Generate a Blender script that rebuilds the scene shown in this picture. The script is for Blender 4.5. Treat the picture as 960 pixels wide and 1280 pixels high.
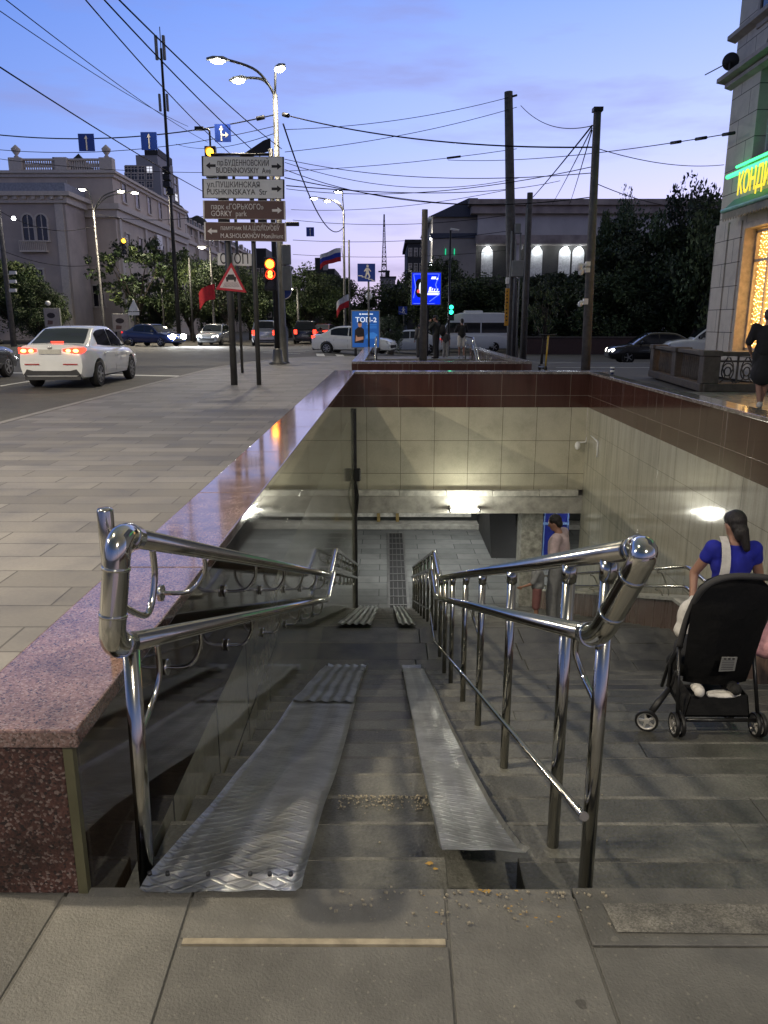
import bpy, bmesh, math, random
import numpy as np
from mathutils import Vector, Matrix
R = math.radians
rnd = random.Random(7)
for o in list(bpy.data.objects):
    bpy.data.objects.remove(o)
scene = bpy.context.scene
COL = scene.collection

# ------------------------------------------------------------------ camera
PITCH, YAW, F, H0 = R(13.98), R(0.24), 950.0, 1.5
cam = bpy.data.cameras.new('camera'); cam.sensor_fit = 'AUTO'; cam.sensor_width = 36.0
cam.lens = F / 1280.0 * 36.0; cam.clip_start = 0.05; cam.clip_end = 6000
camo = bpy.data.objects.new('camera', cam); COL.objects.link(camo)
camo.location = (0, 0, H0); camo.rotation_euler = (R(90) - PITCH, 0, YAW)
scene.camera = camo

# ------------------------------------------------------------------ world, exposure
scene.view_settings.view_transform = 'Standard'; scene.view_settings.look = 'None'
scene.view_settings.exposure = 0.24; scene.view_settings.gamma = 1.0
try: scene.view_settings.use_curve_mapping = False
except Exception: pass
scene.cycles.max_bounces = 8; scene.cycles.diffuse_bounces = 3; scene.cycles.glossy_bounces = 4
scene.cycles.transmission_bounces = 6; scene.cycles.transparent_max_bounces = 12
scene.cycles.caustics_reflective = False; scene.cycles.caustics_refractive = False
scene.cycles.sample_clamp_indirect = 4.0
scene.cycles.use_denoising = True
try: scene.cycles.use_light_tree = True
except Exception: pass

world = bpy.data.worlds.new('World'); scene.world = world; world.use_nodes = True
nt = world.node_tree; N = nt.nodes; LK = nt.links
for n in list(N): N.remove(n)
def wn(t, **k):
    n = N.new(t)
    for a, b in k.items(): setattr(n, a, b)
    return n
out = wn('ShaderNodeOutputWorld')
tc = wn('ShaderNodeTexCoord'); sep = wn('ShaderNodeSeparateXYZ'); LK.new(tc.outputs['Generated'], sep.inputs[0])
def ramp(nodes, stops):
    r = nodes.new('ShaderNodeValToRGB'); e = r.color_ramp.elements
    while len(e) > 1: e.remove(e[-1])
    e[0].position = stops[0][0]; e[0].color = (*stops[0][1], 1)
    for p, c in stops[1:]:
        q = e.new(p); q.color = (*c, 1)
    return r
rp = ramp(N, [(0.0, (.42, .36, .48)), (.045, (.53, .45, .63)), (.11, (.47, .46, .76)), (.20, (.31, .395, .78)), (.34, (.175, .285, .70)), (.48, (.17, .195, .26)), (.7, (.19, .195, .175)), (1.0, (.19, .19, .16))])
LK.new(sep.outputs[2], rp.inputs[0])
# the afterglow sits to the right of the view; the left is further from it
mr = wn('ShaderNodeMapRange'); mr.inputs[1].default_value = -.5; mr.inputs[2].default_value = .5
LK.new(sep.outputs[0], mr.inputs[0])
side = ramp(N, [(0.0, (.47, .62, .76)), (.5, (1.0, 1.0, 1.0)), (1.0, (1.40, 1.24, 1.06))])
LK.new(mr.outputs[0], side.inputs[0])
mul = wn('ShaderNodeMix', data_type='RGBA', blend_type='MULTIPLY'); mul.inputs[0].default_value = 1
LK.new(rp.outputs[0], mul.inputs[6]); LK.new(side.outputs[0], mul.inputs[7])
# thin dusk clouds
mp = wn('ShaderNodeMapping'); mp.inputs['Scale'].default_value = (1.5, 1.5, 8.0)
LK.new(tc.outputs['Generated'], mp.inputs[0])
nz = wn('ShaderNodeTexNoise'); nz.inputs['Scale'].default_value = 2.6; nz.inputs['Detail'].default_value = 6; nz.inputs['Roughness'].default_value = .55
LK.new(mp.outputs[0], nz.inputs[0])
cr = ramp(N, [(.50, (0, 0, 0)), (.68, (1, 1, 1))]); LK.new(nz.outputs[0], cr.inputs[0])
cm = wn('ShaderNodeMath', operation='MULTIPLY'); cm.inputs[1].default_value = .46; LK.new(cr.outputs[0], cm.inputs[0])
cmix = wn('ShaderNodeMix', data_type='RGBA'); LK.new(cm.outputs[0], cmix.inputs[0]); LK.new(mul.outputs[2], cmix.inputs[6]); cmix.inputs[7].default_value = (.20, .19, .36, 1)
bg = wn('ShaderNodeBackground'); mr2 = wn('ShaderNodeMapRange'); mr2.inputs[1].default_value = -.35; mr2.inputs[2].default_value = .45; mr2.inputs[3].default_value = .45; mr2.inputs[4].default_value = 1.0
LK.new(sep.outputs[1], mr2.inputs[0])          # the sky behind us, away from the afterglow, is already darker
bk = wn('ShaderNodeMix', data_type='RGBA', blend_type='MULTIPLY'); bk.inputs[0].default_value = 1; LK.new(cmix.outputs[2], bk.inputs[6]); LK.new(mr2.outputs[0], bk.inputs[7])
LK.new(bk.outputs[2], bg.inputs[0]); bg.inputs[1].default_value = 1.30
sky = wn('ShaderNodeTexSky'); sky.sky_type = 'NISHITA'; sky.sun_disc = False; sky.sun_elevation = R(-2); sky.sun_rotation = R(50)
bg2 = wn('ShaderNodeBackground'); LK.new(sky.outputs[0], bg2.inputs[0]); bg2.inputs[1].default_value = .05
ad = wn('ShaderNodeAddShader'); LK.new(bg.outputs[0], ad.inputs[0]); LK.new(bg2.outputs[0], ad.inputs[1]); LK.new(ad.outputs[0], out.inputs[0])

KEY_LAMP, FAR_LAMP, BACK_FILL = 6600, 4600, 3000      # street lamp powers (W), the last an added fill
def lamp(name, loc, power, col=(1, .95, .78), rad=.12, kind='POINT', rot=None, size=None, spot=None):
    l = bpy.data.lights.new(name, kind); l.energy = power; l.color = col
    if kind == 'AREA':
        l.shape = 'RECTANGLE'; l.size, l.size_y = size
    else: l.shadow_soft_size = rad
    if kind == 'SPOT': l.spot_size = spot; l.spot_blend = .6
    o = bpy.data.objects.new(name, l); COL.objects.link(o); o.location = loc
    if rot: o.rotation_euler = rot
    return o

# ------------------------------------------------------------------ pixel -> point helpers (960x1280 photograph)
cp, sp_, cy, sy = math.cos(PITCH), math.sin(PITCH), math.cos(YAW), math.sin(YAW)
FW = Vector((-sy * cp, cy * cp, -sp_)); RT = Vector((cy, sy, 0)); UP = RT.cross(FW)
EYE = Vector((0, 0, H0))
def ray(px, py): return FW + RT * ((px - 480) / F) + UP * ((640 - py) / F)
def at(px, py, Y): d = ray(px, py); return EYE + d * (Y / d.y)
def onz(px, py, Z=0.0): d = ray(px, py); return EYE + d * ((Z - H0) / d.z)
def atx(px, py, X): d = ray(px, py); return EYE + d * (X / d.x)
def gx(px, Y, Z=0.0):
    D = Y * cp + (H0 - Z) * sp_
    return (px - 484) * D / F
def zat(py, Y): return at(484, py, Y).z

# ------------------------------------------------------------------ materials
MATS = {}
def newmat(name):
    m = bpy.data.materials.new(name); m.use_nodes = True
    n = m.node_tree.nodes; b = n['Principled BSDF']
    return m, n, m.node_tree.links, b
def setb(b, **k):
    for a, v in k.items():
        if a in b.inputs: b.inputs[a].default_value = v
def M(name, col, rough=.6, metal=0.0, var=.25, scale=6.0, bump=0.0, bscale=60.0, coat=0.0, island=0.0, detail=6, stretch=(1, 1, 1), spec=.5, grain=0.0):
    """plain procedural material: base colour with noise variation, optional bump and per-piece variation"""
    if name in MATS: return MATS[name]
    m, n, l, b = newmat(name)
    t = n.new('ShaderNodeTexCoord'); mpn = n.new('ShaderNodeMapping'); mpn.inputs['Scale'].default_value = stretch
    l.new(t.outputs['Object'], mpn.inputs[0])
    z = n.new('ShaderNodeTexNoise'); z.inputs['Scale'].default_value = scale; z.inputs['Detail'].default_value = detail; z.inputs['Roughness'].default_value = .6
    l.new(mpn.outputs[0], z.inputs[0])
    lo = tuple(c * (1 - var) for c in col); hi = tuple(min(1, c * (1 + var)) for c in col)
    r = ramp(n, [(.3, lo), (.7, hi)]); l.new(z.outputs[0], r.inputs[0])
    src = r.outputs[0]
    if grain:                                     # fine stone grain with a few pits
        zg = n.new('ShaderNodeTexNoise'); zg.inputs['Scale'].default_value = 85; zg.inputs['Detail'].default_value = 6; zg.inputs['Roughness'].default_value = .75; l.new(t.outputs['Object'], zg.inputs[0])
        rg = ramp(n, [(.30, (1 - grain * 1.5,) * 3), (.42, (1 - grain * .3,) * 3), (.58, (1 + grain * .3,) * 3), (.72, (1 + grain * 1.6,) * 3)]); l.new(zg.outputs[0], rg.inputs[0])
        mg = n.new('ShaderNodeMix'); mg.data_type = 'RGBA'; mg.blend_type = 'MULTIPLY'; mg.inputs[0].default_value = 1
        l.new(src, mg.inputs[6]); l.new(rg.outputs[0], mg.inputs[7]); src = mg.outputs[2]
    if island:
        g = n.new('ShaderNodeNewGeometry'); mrn = n.new('ShaderNodeMapRange'); mrn.inputs[3].default_value = 1 - island; mrn.inputs[4].default_value = 1 + island
        l.new(g.outputs['Random Per Island'], mrn.inputs[0])
        mm = n.new('ShaderNodeMix'); mm.data_type = 'RGBA'; mm.blend_type = 'MULTIPLY'; mm.inputs[0].default_value = 1
        l.new(src, mm.inputs[6]); l.new(mrn.outputs[0], mm.inputs[7]); src = mm.outputs[2]
    l.new(src, b.inputs['Base Color'])
    rr = n.new('ShaderNodeMapRange'); rr.inputs[3].default_value = max(0, rough * .8); rr.inputs[4].default_value = min(1, rough * 1.2)
    l.new(z.outputs[0], rr.inputs[0]); l.new(rr.outputs[0], b.inputs['Roughness'])
    setb(b, Metallic=metal, **{'Coat Weight': coat, 'Coat Roughness': .05, 'Specular IOR Level': spec})
    if bump:
        z2 = n.new('ShaderNodeTexNoise'); z2.inputs['Scale'].default_value = bscale; z2.inputs['Detail'].default_value = 4
        l.new(mpn.outputs[0], z2.inputs[0])
        bp = n.new('ShaderNodeBump'); bp.inputs['Strength'].default_value = bump; bp.inputs['Distance'].default_value = .01
        l.new(z2.outputs[0], bp.inputs['Height']); l.new(bp.outputs[0], b.inputs['Normal'])
    MATS[name] = m; return m
def EM(name, col, strength, base=(.05, .05, .05)):
    if name in MATS: return MATS[name]
    m, n, l, b = newmat(name)
    setb(b, **{'Base Color': (*base, 1), 'Emission Color': (*col, 1), 'Emission Strength': strength, 'Roughness': .4})
    MATS[name] = m; return m
def glass(name='dark_glass', col=(.012, .014, .018), rough=.04):
    if name in MATS: return MATS[name]
    m, n, l, b = newmat(name)
    z = n.new('ShaderNodeTexNoise'); z.inputs['Scale'].default_value = 1.5
    r = ramp(n, [(.3, tuple(c * .7 for c in col)), (.7, tuple(c * 1.3 for c in col))]); l.new(z.outputs[0], r.inputs[0]); l.new(r.outputs[0], b.inputs['Base Color'])
    setb(b, Roughness=rough, **{'Specular IOR Level': .7}); MATS[name] = m; return m

def granite(name, base, dark, light, rough, scale=130.0, bump=0.0, blotch=.35, coat=.0):
    if name in MATS: return MATS[name]
    m, n, l, b = newmat(name)
    t = n.new('ShaderNodeTexCoord')
    v = n.new('ShaderNodeTexVoronoi'); v.inputs['Scale'].default_value = scale; l.new(t.outputs['Object'], v.inputs[0])
    sx = n.new('ShaderNodeSeparateColor'); l.new(v.outputs['Color'], sx.inputs[0])
    r = ramp(n, [(0.0, dark), (.22, tuple(c * .8 for c in base)), (.5, base), (.78, tuple(min(1, c * 1.25) for c in base)), (.93, light), (1.0, light)])
    l.new(sx.outputs[0], r.inputs[0])
    z = n.new('ShaderNodeTexNoise'); z.inputs['Scale'].default_value = 9; z.inputs['Detail'].default_value = 5; l.new(t.outputs['Object'], z.inputs[0])
    r2 = ramp(n, [(.3, (1 - blotch,) * 3), (.7, (1 + blotch * .6,) * 3)]); l.new(z.outputs[0], r2.inputs[0])
    mm = n.new('ShaderNodeMix'); mm.data_type = 'RGBA'; mm.blend_type = 'MULTIPLY'; mm.inputs[0].default_value = 1
    l.new(r.outputs[0], mm.inputs[6]); l.new(r2.outputs[0], mm.inputs[7]); l.new(mm.outputs[2], b.inputs['Base Color'])
    rr = n.new('ShaderNodeMapRange'); rr.inputs[3].default_value = rough * .6; rr.inputs[4].default_value = min(1, rough * 1.6)
    l.new(z.outputs[0], rr.inputs[0]); l.new(rr.outputs[0], b.inputs['Roughness'])
    setb(b, **{'Coat Weight': coat, 'Coat Roughness': .06})
    if bump:
        bp = n.new('ShaderNodeBump'); bp.inputs['Strength'].default_value = bump; bp.inputs['Distance'].default_value = .004
        l.new(v.outputs['Distance'], bp.inputs['Height']); l.new(bp.outputs[0], b.inputs['Normal'])
    MATS[name] = m; return m

def tiles(name, axes, cols, w, h, mortar, msize, rough, offset=0.0, stain=.3, streak=False, bump=.3, shift=(0, 0), spec=.5, coat=0.0, var=0.06, wave=0.0):
    """rectangular slabs on a plane: axes 'xy', 'xz', 'yz' of the object coordinates; optional run-down streaks and dirt"""
    if name in MATS: return MATS[name]
    m, n, l, b = newmat(name)
    t = n.new('ShaderNodeTexCoord'); s = n.new('ShaderNodeSeparateXYZ'); l.new(t.outputs['Object'], s.inputs[0])
    c = n.new('ShaderNodeCombineXYZ'); ix = {'x': 0, 'y': 1, 'z': 2}
    for k in (0, 1):
        a = n.new('ShaderNodeMath'); a.operation = 'ADD'; a.inputs[1].default_value = shift[k] + 100 * (w, h)[k]
        l.new(s.outputs[ix[axes[k]]], a.inputs[0]); l.new(a.outputs[0], c.inputs[k])
    br = n.new('ShaderNodeTexBrick'); br.offset = offset; br.squash = 1; br.inputs['Scale'].default_value = 1
    br.inputs['Brick Width'].default_value = w; br.inputs['Row Height'].default_value = h; br.inputs['Mortar Size'].default_value = msize
    br.inputs['Color1'].default_value = (*cols[0], 1); br.inputs['Color2'].default_value = (*cols[1], 1); br.inputs['Mortar'].default_value = (*mortar, 1)
    br.inputs['Mortar Smooth'].default_value = .1; br.inputs['Bias'].default_value = 0
    l.new(c.outputs[0], br.inputs[0])
    mpn = n.new('ShaderNodeMapping'); mpn.inputs['Scale'].default_value = (5, 5, .35) if streak else (1.2, 1.2, 1.2)
    l.new(t.outputs['Object'], mpn.inputs[0])
    z = n.new('ShaderNodeTexNoise'); z.inputs['Scale'].default_value = 1.6; z.inputs['Detail'].default_value = 8; z.inputs['Roughness'].default_value = .65; l.new(mpn.outputs[0], z.inputs[0])
    r = ramp(n, [(.28, (1 - stain,) * 3), (.5, (1, 1, 1)), (.74, (1 + stain * .5,) * 3)]); l.new(z.outputs[0], r.inputs[0])
    z3 = n.new('ShaderNodeTexNoise'); z3.inputs['Scale'].default_value = 45; z3.inputs['Detail'].default_value = 3; l.new(t.outputs['Object'], z3.inputs[0])
    r3 = ramp(n, [(.3, (1 - var,) * 3), (.7, (1 + var,) * 3)]); l.new(z3.outputs[0], r3.inputs[0])
    m1 = n.new('ShaderNodeMix'); m1.data_type = 'RGBA'; m1.blend_type = 'MULTIPLY'; m1.inputs[0].default_value = 1
    l.new(br.outputs[0], m1.inputs[6]); l.new(r.outputs[0], m1.inputs[7])
    m2 = n.new('ShaderNodeMix'); m2.data_type = 'RGBA'; m2.blend_type = 'MULTIPLY'; m2.inputs[0].default_value = 1
    l.new(m1.outputs[2], m2.inputs[6]); l.new(r3.outputs[0], m2.inputs[7])
    src = m2.outputs[2]
    if streak:   # pale lime runs down from the joints
        mp2 = n.new('ShaderNodeMapping'); mp2.inputs['Scale'].default_value = (9, 9, .22); l.new(t.outputs['Object'], mp2.inputs[0])
        z4 = n.new('ShaderNodeTexNoise'); z4.inputs['Scale'].default_value = 1.3; z4.inputs['Detail'].default_value = 3; l.new(mp2.outputs[0], z4.inputs[0])
        r4 = ramp(n, [(.66, (0, 0, 0)), (.76, (.45, .45, .45))]); l.new(z4.outputs[0], r4.inputs[0])
        m3 = n.new('ShaderNodeMix'); m3.data_type = 'RGBA'; l.new(r4.outputs[0], m3.inputs[0]); l.new(src, m3.inputs[6]); m3.inputs[7].default_value = (.42, .41, .36, 1); src = m3.outputs[2]
    l.new(src, b.inputs['Base Color'])
    rr = n.new('ShaderNodeMapRange'); rr.inputs[3].default_value = rough * .7; rr.inputs[4].default_value = min(1, rough * 1.5)
    l.new(z.outputs[0], rr.inputs[0]); l.new(rr.outputs[0], b.inputs['Roughness'])
    setb(b, **{'Specular IOR Level': spec, 'Coat Weight': coat, 'Coat Roughness': .04})
    inv = n.new('ShaderNodeMath'); inv.operation = 'SUBTRACT'; inv.inputs[0].default_value = 1; l.new(br.outputs['Fac'], inv.inputs[1])
    bp = n.new('ShaderNodeBump'); bp.inputs['Strength'].default_value = bump; bp.inputs['Distance'].default_value = .006
    if wave:
        zw = n.new('ShaderNodeTexNoise'); zw.inputs['Scale'].default_value = 1.1; zw.inputs['Detail'].default_value = 1; l.new(t.outputs['Object'], zw.inputs[0])
        ma = n.new('ShaderNodeMath'); ma.operation = 'MULTIPLY_ADD'; ma.inputs[1].default_value = wave; l.new(zw.outputs[0], ma.inputs[0]); l.new(inv.outputs[0], ma.inputs[2])
        l.new(ma.outputs[0], bp.inputs['Height'])
    else: l.new(inv.outputs[0], bp.inputs['Height'])
    l.new(bp.outputs[0], b.inputs['Normal'])
    MATS[name] = m; return m

# ------------------------------------------------------------------ mesh helpers
def B(): return bmesh.new()
def box(bm, c, s, rot=None, mi=0):
    mt = Matrix.Translation(Vector(c))
    if rot is not None: mt = mt @ (rot if isinstance(rot, Matrix) else Matrix.Rotation(rot, 4, 'Z'))
    mt = mt @ Matrix.Diagonal((s[0], s[1], s[2], 1))
    g = bmesh.ops.create_cube(bm, size=1, matrix=mt)
    fs = {f for v in g['verts'] for f in v.link_faces}
    for f in fs: f.material_index = mi
    return g['verts']
def bbox(bm, x0, x1, y0, y1, z0, z1, mi=0):
    return box(bm, ((x0 + x1) / 2, (y0 + y1) / 2, (z0 + z1) / 2), (x1 - x0, y1 - y0, z1 - z0), mi=mi)
def face(bm, pts, mi=0):
    f = bm.faces.new([bm.verts.new(Vector(p)) for p in pts]); f.material_index = mi; return f
def prism(bm, pts, d, mi=0):
    """polygon pts extruded by vector d"""
    d = Vector(d); a = [bm.verts.new(Vector(p)) for p in pts]; b = [bm.verts.new(Vector(p) + d) for p in pts]
    fs = [bm.faces.new(a[::-1]), bm.faces.new(b)]
    n = len(pts)
    for i in range(n): fs.append(bm.faces.new((a[i], a[(i + 1) % n], b[(i + 1) % n], b[i])))
    for f in fs: f.material_index = mi
    bmesh.ops.recalc_face_normals(bm, faces=fs)
    return fs
def tube(bm, pts, r, seg=10, mi=0, caps=True):
    """round tube along a polyline; r a number or one radius per point"""
    pts = [Vector(p) for p in pts]; n = len(pts)
    rs = [r] * n if not hasattr(r, '__len__') else list(r)
    tg = []
    for i in range(n):
        a = pts[max(i - 1, 0)]; b = pts[min(i + 1, n - 1)]
        tg.append((b - a).normalized())
    u = Vector((0, 0, 1)).cross(tg[0])
    if u.length < 1e-3: u = Vector((1, 0, 0)).cross(tg[0])
    u.normalize(); rings = []
    for i in range(n):
        u = (u - tg[i] * u.dot(tg[i])).normalized(); w = tg[i].cross(u)
        rings.append([bm.verts.new(pts[i] + (u * math.cos(2 * math.pi * k / seg) + w * math.sin(2 * math.pi * k / seg)) * rs[i]) for k in range(seg)])
    for i in range(n - 1):
        for k in range(seg):
            f = bm.faces.new((rings[i][k], rings[i][(k + 1) % seg], rings[i + 1][(k + 1) % seg], rings[i + 1][k])); f.material_index = mi; f.smooth = True
    if caps:
        for rg in (rings[0][::-1], rings[-1]):
            f = bm.faces.new(rg); f.material_index = mi
def fillet(pts, rad, n=6):
    pts = [Vector(p) for p in pts]; o = [pts[0]]
    for i in range(1, len(pts) - 1):
        a, b, c = pts[i - 1], pts[i], pts[i + 1]
        l = min(rad, (a - b).length * .49, (c - b).length * .49)
        p, q = b + (a - b).normalized() * l, b + (c - b).normalized() * l
        for k in range(n + 1):
            t = k / n; o.append(p * (1 - t) ** 2 + b * 2 * t * (1 - t) + q * t * t)
    o.append(pts[-1]); return o
def catmull(pts, n=6):
    pts = [Vector(p) for p in pts]; o = []
    P = [pts[0]] + pts + [pts[-1]]
    for i in range(1, len(P) - 2):
        p0, p1, p2, p3 = P[i - 1:i + 3]
        for k in range(n):
            t = k / n
            o.append(.5 * ((2 * p1) + (p2 - p0) * t + (2 * p0 - 5 * p1 + 4 * p2 - p3) * t * t + (3 * p1 - p0 - 3 * p2 + p3) * t ** 3))
    o.append(pts[-1]); return o
def lathe(bm, prof, c=(0, 0, 0), seg=16, mi=0, axis='z', caps=True):
    """profile [(r, h)...] turned about an axis through c"""
    c = Vector(c); rings = []
    for r, h in prof:
        ring = []
        for k in range(seg):
            a = 2 * math.pi * k / seg; x, y = r * math.cos(a), r * math.sin(a)
            v = {'z': (x, y, h), 'x': (h, x, y), 'y': (x, h, y)}[axis]
            ring.append(bm.verts.new(c + Vector(v)))
        rings.append(ring)
    fs = []
    for i in range(len(rings) - 1):
        for k in range(seg):
            fs.append(bm.faces.new((rings[i][k], rings[i][(k + 1) % seg], rings[i + 1][(k + 1) % seg], rings[i + 1][k])))
    for f in fs: f.smooth = True
    if caps: fs.append(bm.faces.new(rings[0][::-1])); fs.append(bm.faces.new(rings[-1]))
    for f in fs: f.material_index = mi
    bmesh.ops.recalc_face_normals(bm, faces=fs)
def ell(bm, c, r, rot=None, seg=16, rings=10, mi=0):
    mt = Matrix.Translation(Vector(c))
    if rot is not None: mt = mt @ rot
    mt = mt @ Matrix.Diagonal((r[0], r[1], r[2], 1))
    g = bmesh.ops.create_uvsphere(bm, u_segments=seg, v_segments=rings, radius=1, matrix=mt)
    for f in {f for v in g['verts'] for f in v.link_faces}: f.smooth = True; f.material_index = mi
def bevel(bm, w, seg=1, angle=35):
    es = [e for e in bm.edges if len(e.link_faces) == 2 and e.calc_face_angle(0) > R(angle)]
    bmesh.ops.bevel(bm, geom=es, offset=w, segments=seg, affect='EDGES', profile=.6, clamp_overlap=True)

WM = {}
def wmat(o):
    """world matrix of an object from its own and its parents' location and turn"""
    m = Matrix.LocRotScale(o.location, o.rotation_euler, o.scale)
    return wmat(o.parent) @ m if o.parent else m
def obj(name, bm, mats, parent=None, label=None, cat=None, group=None, kind=None, autosmooth=None, origin=None):
    """ONE mesh object; geometry is given in world space and stored relative to its parent (or its own base)"""
    me = bpy.data.meshes.new(name)
    if isinstance(bm, bpy.types.Mesh):
        b2 = B(); b2.from_mesh(bm); bm = b2
    if parent is not None: bm.transform(wmat(parent).inverted())
    elif origin is not None: bm.transform(Matrix.Translation(-Vector(origin)))
    bm.to_mesh(me); bm.free()
    for m in (mats if isinstance(mats, (list, tuple)) else [mats]): me.materials.append(m)
    if autosmooth is not None:
        me.polygons.foreach_set('use_smooth', [True] * len(me.polygons)); me.set_sharp_from_angle(angle=R(autosmooth))
    o = bpy.data.objects.new(name, me); COL.objects.link(o)
    if parent is not None: o.parent = parent
    elif origin is not None: o.location = Vector(origin)
    tag(o, label, cat, group, kind); return o
def tag(o, label=None, cat=None, group=None, kind=None):
    if label: o['label'] = label
    if cat: o['category'] = cat
    if group: o['group'] = group
    if kind: o['kind'] = kind
    return o
def thing(name, label, cat, loc=(0, 0, 0), rotz=0.0, group=None):
    o = bpy.data.objects.new(name, None); COL.objects.link(o); o.empty_display_size = .2
    o.location = Vector(loc); o.rotation_euler = (0, 0, rotz)
    return tag(o, label, cat, group)
def copy_tree(o, parent=None, loc=None, rotz=None, label=None):
    c = o.copy(); COL.objects.link(c); c.parent = parent
    if loc is not None: c.location = Vector(loc)
    if rotz is not None: c.rotation_euler = (0, 0, rotz)
    if label: c['label'] = label
    for ch in [x for x in COL.objects if x.parent == o]: copy_tree(ch, c)
    return c
def text_bm(bm, body, size, mtx, extrude=.002, align='LEFT', mi=0, width=None, bold=0.0):
    cu = bpy.data.curves.new('lettering', 'FONT'); cu.body = body; cu.size = size; cu.extrude = extrude; cu.align_x = align; cu.offset = bold
    cu.resolution_u = 3
    to = bpy.data.objects.new('lettering', cu); me = to.to_mesh()
    t = B(); t.from_mesh(me); to.to_mesh_clear()
    if width and len(t.verts):
        xs = [v.co.x for v in t.verts]; wd = max(xs) - min(xs); x0 = min(xs) if align == 'LEFT' else 0
        for v in t.verts: v.co.x = (v.co.x - x0) * width / wd + (0 if align == 'LEFT' else 0)
    t.transform(mtx)
    tmp = bpy.data.meshes.new('tmp'); t.to_mesh(tmp); t.free()
    n0 = len(bm.faces); bm.from_mesh(tmp); bpy.data.meshes.remove(tmp); bm.faces.ensure_lookup_table()
    for f in bm.faces[n0:]: f.material_index = mi
    bpy.data.objects.remove(to); bpy.data.curves.remove(cu)
RX90 = Matrix.Rotation(R(90), 4, 'X')            # text lying in XZ, read from -Y
def facing(loc, rz=0): return Matrix.Translation(Vector(loc)) @ Matrix.Rotation(rz, 4, 'Z') @ RX90
def fuse(parts, voxel=.01, smooth=6):
    """one continuous surface grown round tapered limbs ('cap') and rounded masses ('ell')"""
    bm = B()
    for p in parts:
        if p[0] == 'cap':
            _, a, ra, b, rb = p; a = Vector(a); b = Vector(b); n = max(3, int((b - a).length / .03))
            tube(bm, [a.lerp(b, i / n) for i in range(n + 1)], [ra + (rb - ra) * i / n for i in range(n + 1)], 14)
            ell(bm, a, (ra,) * 3); ell(bm, b, (rb,) * 3)
        else: ell(bm, p[1], p[2], p[3] if len(p) > 3 else None)
    me = bpy.data.meshes.new('fuse'); bm.to_mesh(me); bm.free()
    o = bpy.data.objects.new('fuse', me); COL.objects.link(o)
    r = o.modifiers.new('r', 'REMESH'); r.mode = 'VOXEL'; r.voxel_size = voxel
    s = o.modifiers.new('s', 'SMOOTH'); s.iterations = smooth; s.factor = .5
    dg = bpy.context.evaluated_depsgraph_get(); res = bpy.data.meshes.new_from_object(o.evaluated_get(dg))
    bpy.data.objects.remove(o); bpy.data.meshes.remove(me)
    out_ = B(); out_.from_mesh(res); bpy.data.meshes.remove(res)
    for f in out_.faces: f.smooth = True
    return out_
def join(a, b):
    me = bpy.data.meshes.new('j'); b.to_mesh(me); b.free(); a.from_mesh(me); bpy.data.meshes.remove(me); return a

# ================================================================== SETTING
S = 'structure'
def S01(t): t = max(0.0, min(1.0, t)); return t * t * (3 - 2 * t)
def zroad(x, y): return -.05 - .42 * S01((x + 4) / 7) * S01((y - 30) / 10)

m_pave = tiles('paving', 'xy', ((.20, .19, .178), (.122, .116, .109)), .92, .30, (.07, .065, .06), .006, .55, offset=.5, stain=.25, bump=.5)
m_plaza = tiles('plaza_tile', 'xy', ((.36, .34, .31), (.28, .265, .24)), .6, .6, (.1, .09, .08), .006, .22, stain=.25)
m_kerb = M('kerb_stone', (.22, .21, .2), .7, bump=.3)
m_slab = M('worn_stone', (.135, .125, .108), .62, var=.35, scale=2.2, bump=.35, bscale=90, island=.16, detail=10)
m_step = M('step_stone', (.082, .082, .073), .5, var=.6, scale=2.6, bump=.5, bscale=70, island=.26, detail=10, grain=.35)
m_nose = M('worn_nosing', (.112, .110, .098), .6, var=.75, scale=4, bump=.5, bscale=90, island=.22, detail=10, grain=.4)
m_grout = M('grout', (.30, .26, .19), .9, var=.3, scale=20)
m_under = M('dark_bed', (.03, .028, .026), .9)
m_rgran = granite('red_granite', (.20, .125, .107), (.06, .045, .042), (.29, .22, .20), .10, 190, coat=.5)
m_rgran_rough = granite('rough_red_granite', (.060, .026, .019), (.012, .009, .008), (.17, .125, .105), .55, 150, bump=.4, blotch=.6)
m_brown_yz = tiles('brown_granite_side', 'yz', ((.072, .030, .022), (.060, .026, .020)), .73, 9, (.25, .2, .16), .004, .14, stain=.3, streak=True, bump=.15, coat=.35)
m_brown_xz = tiles('brown_granite_end', 'xz', ((.072, .030, .022), (.060, .026, .020)), .73, 9, (.25, .2, .16), .004, .16, stain=.3, streak=True, bump=.15, coat=.35)
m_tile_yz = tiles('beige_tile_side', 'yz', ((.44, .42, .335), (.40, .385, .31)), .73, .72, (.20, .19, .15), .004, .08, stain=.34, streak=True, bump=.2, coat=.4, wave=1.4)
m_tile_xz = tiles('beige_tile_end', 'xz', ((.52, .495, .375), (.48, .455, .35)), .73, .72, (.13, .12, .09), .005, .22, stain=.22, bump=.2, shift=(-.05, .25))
m_conc = M('concrete', (.38, .37, .33), .8, var=.3, scale=5, bump=.3)
m_limecap = M('lime_ledge', (.55, .54, .48), .7, var=.3, scale=7)
m_floor_u = tiles('underpass_floor', 'xy', ((.175, .18, .176), (.115, .12, .119)), 1.1, .5, (.05, .052, .053), .012, .65, offset=.5, stain=.4, spec=.25)
m_asph = M('asphalt', (.080, .076, .068), .75, var=.3, scale=1.6, bump=.5, bscale=160)
m_white = M('white_paint', (.62, .62, .58), .6, var=.25, scale=8)
m_gate = M('blue_paint', (.01, .02, .22), .35)
m_steel = M('stainless_steel', (.46, .45, .41), .15, 1.0, var=.06, scale=14)
m_dksteel = M('dark_steel', (.05, .05, .052), .45, .6)
m_black = M('black_plastic', (.012, .012, .013), .5)

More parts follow.
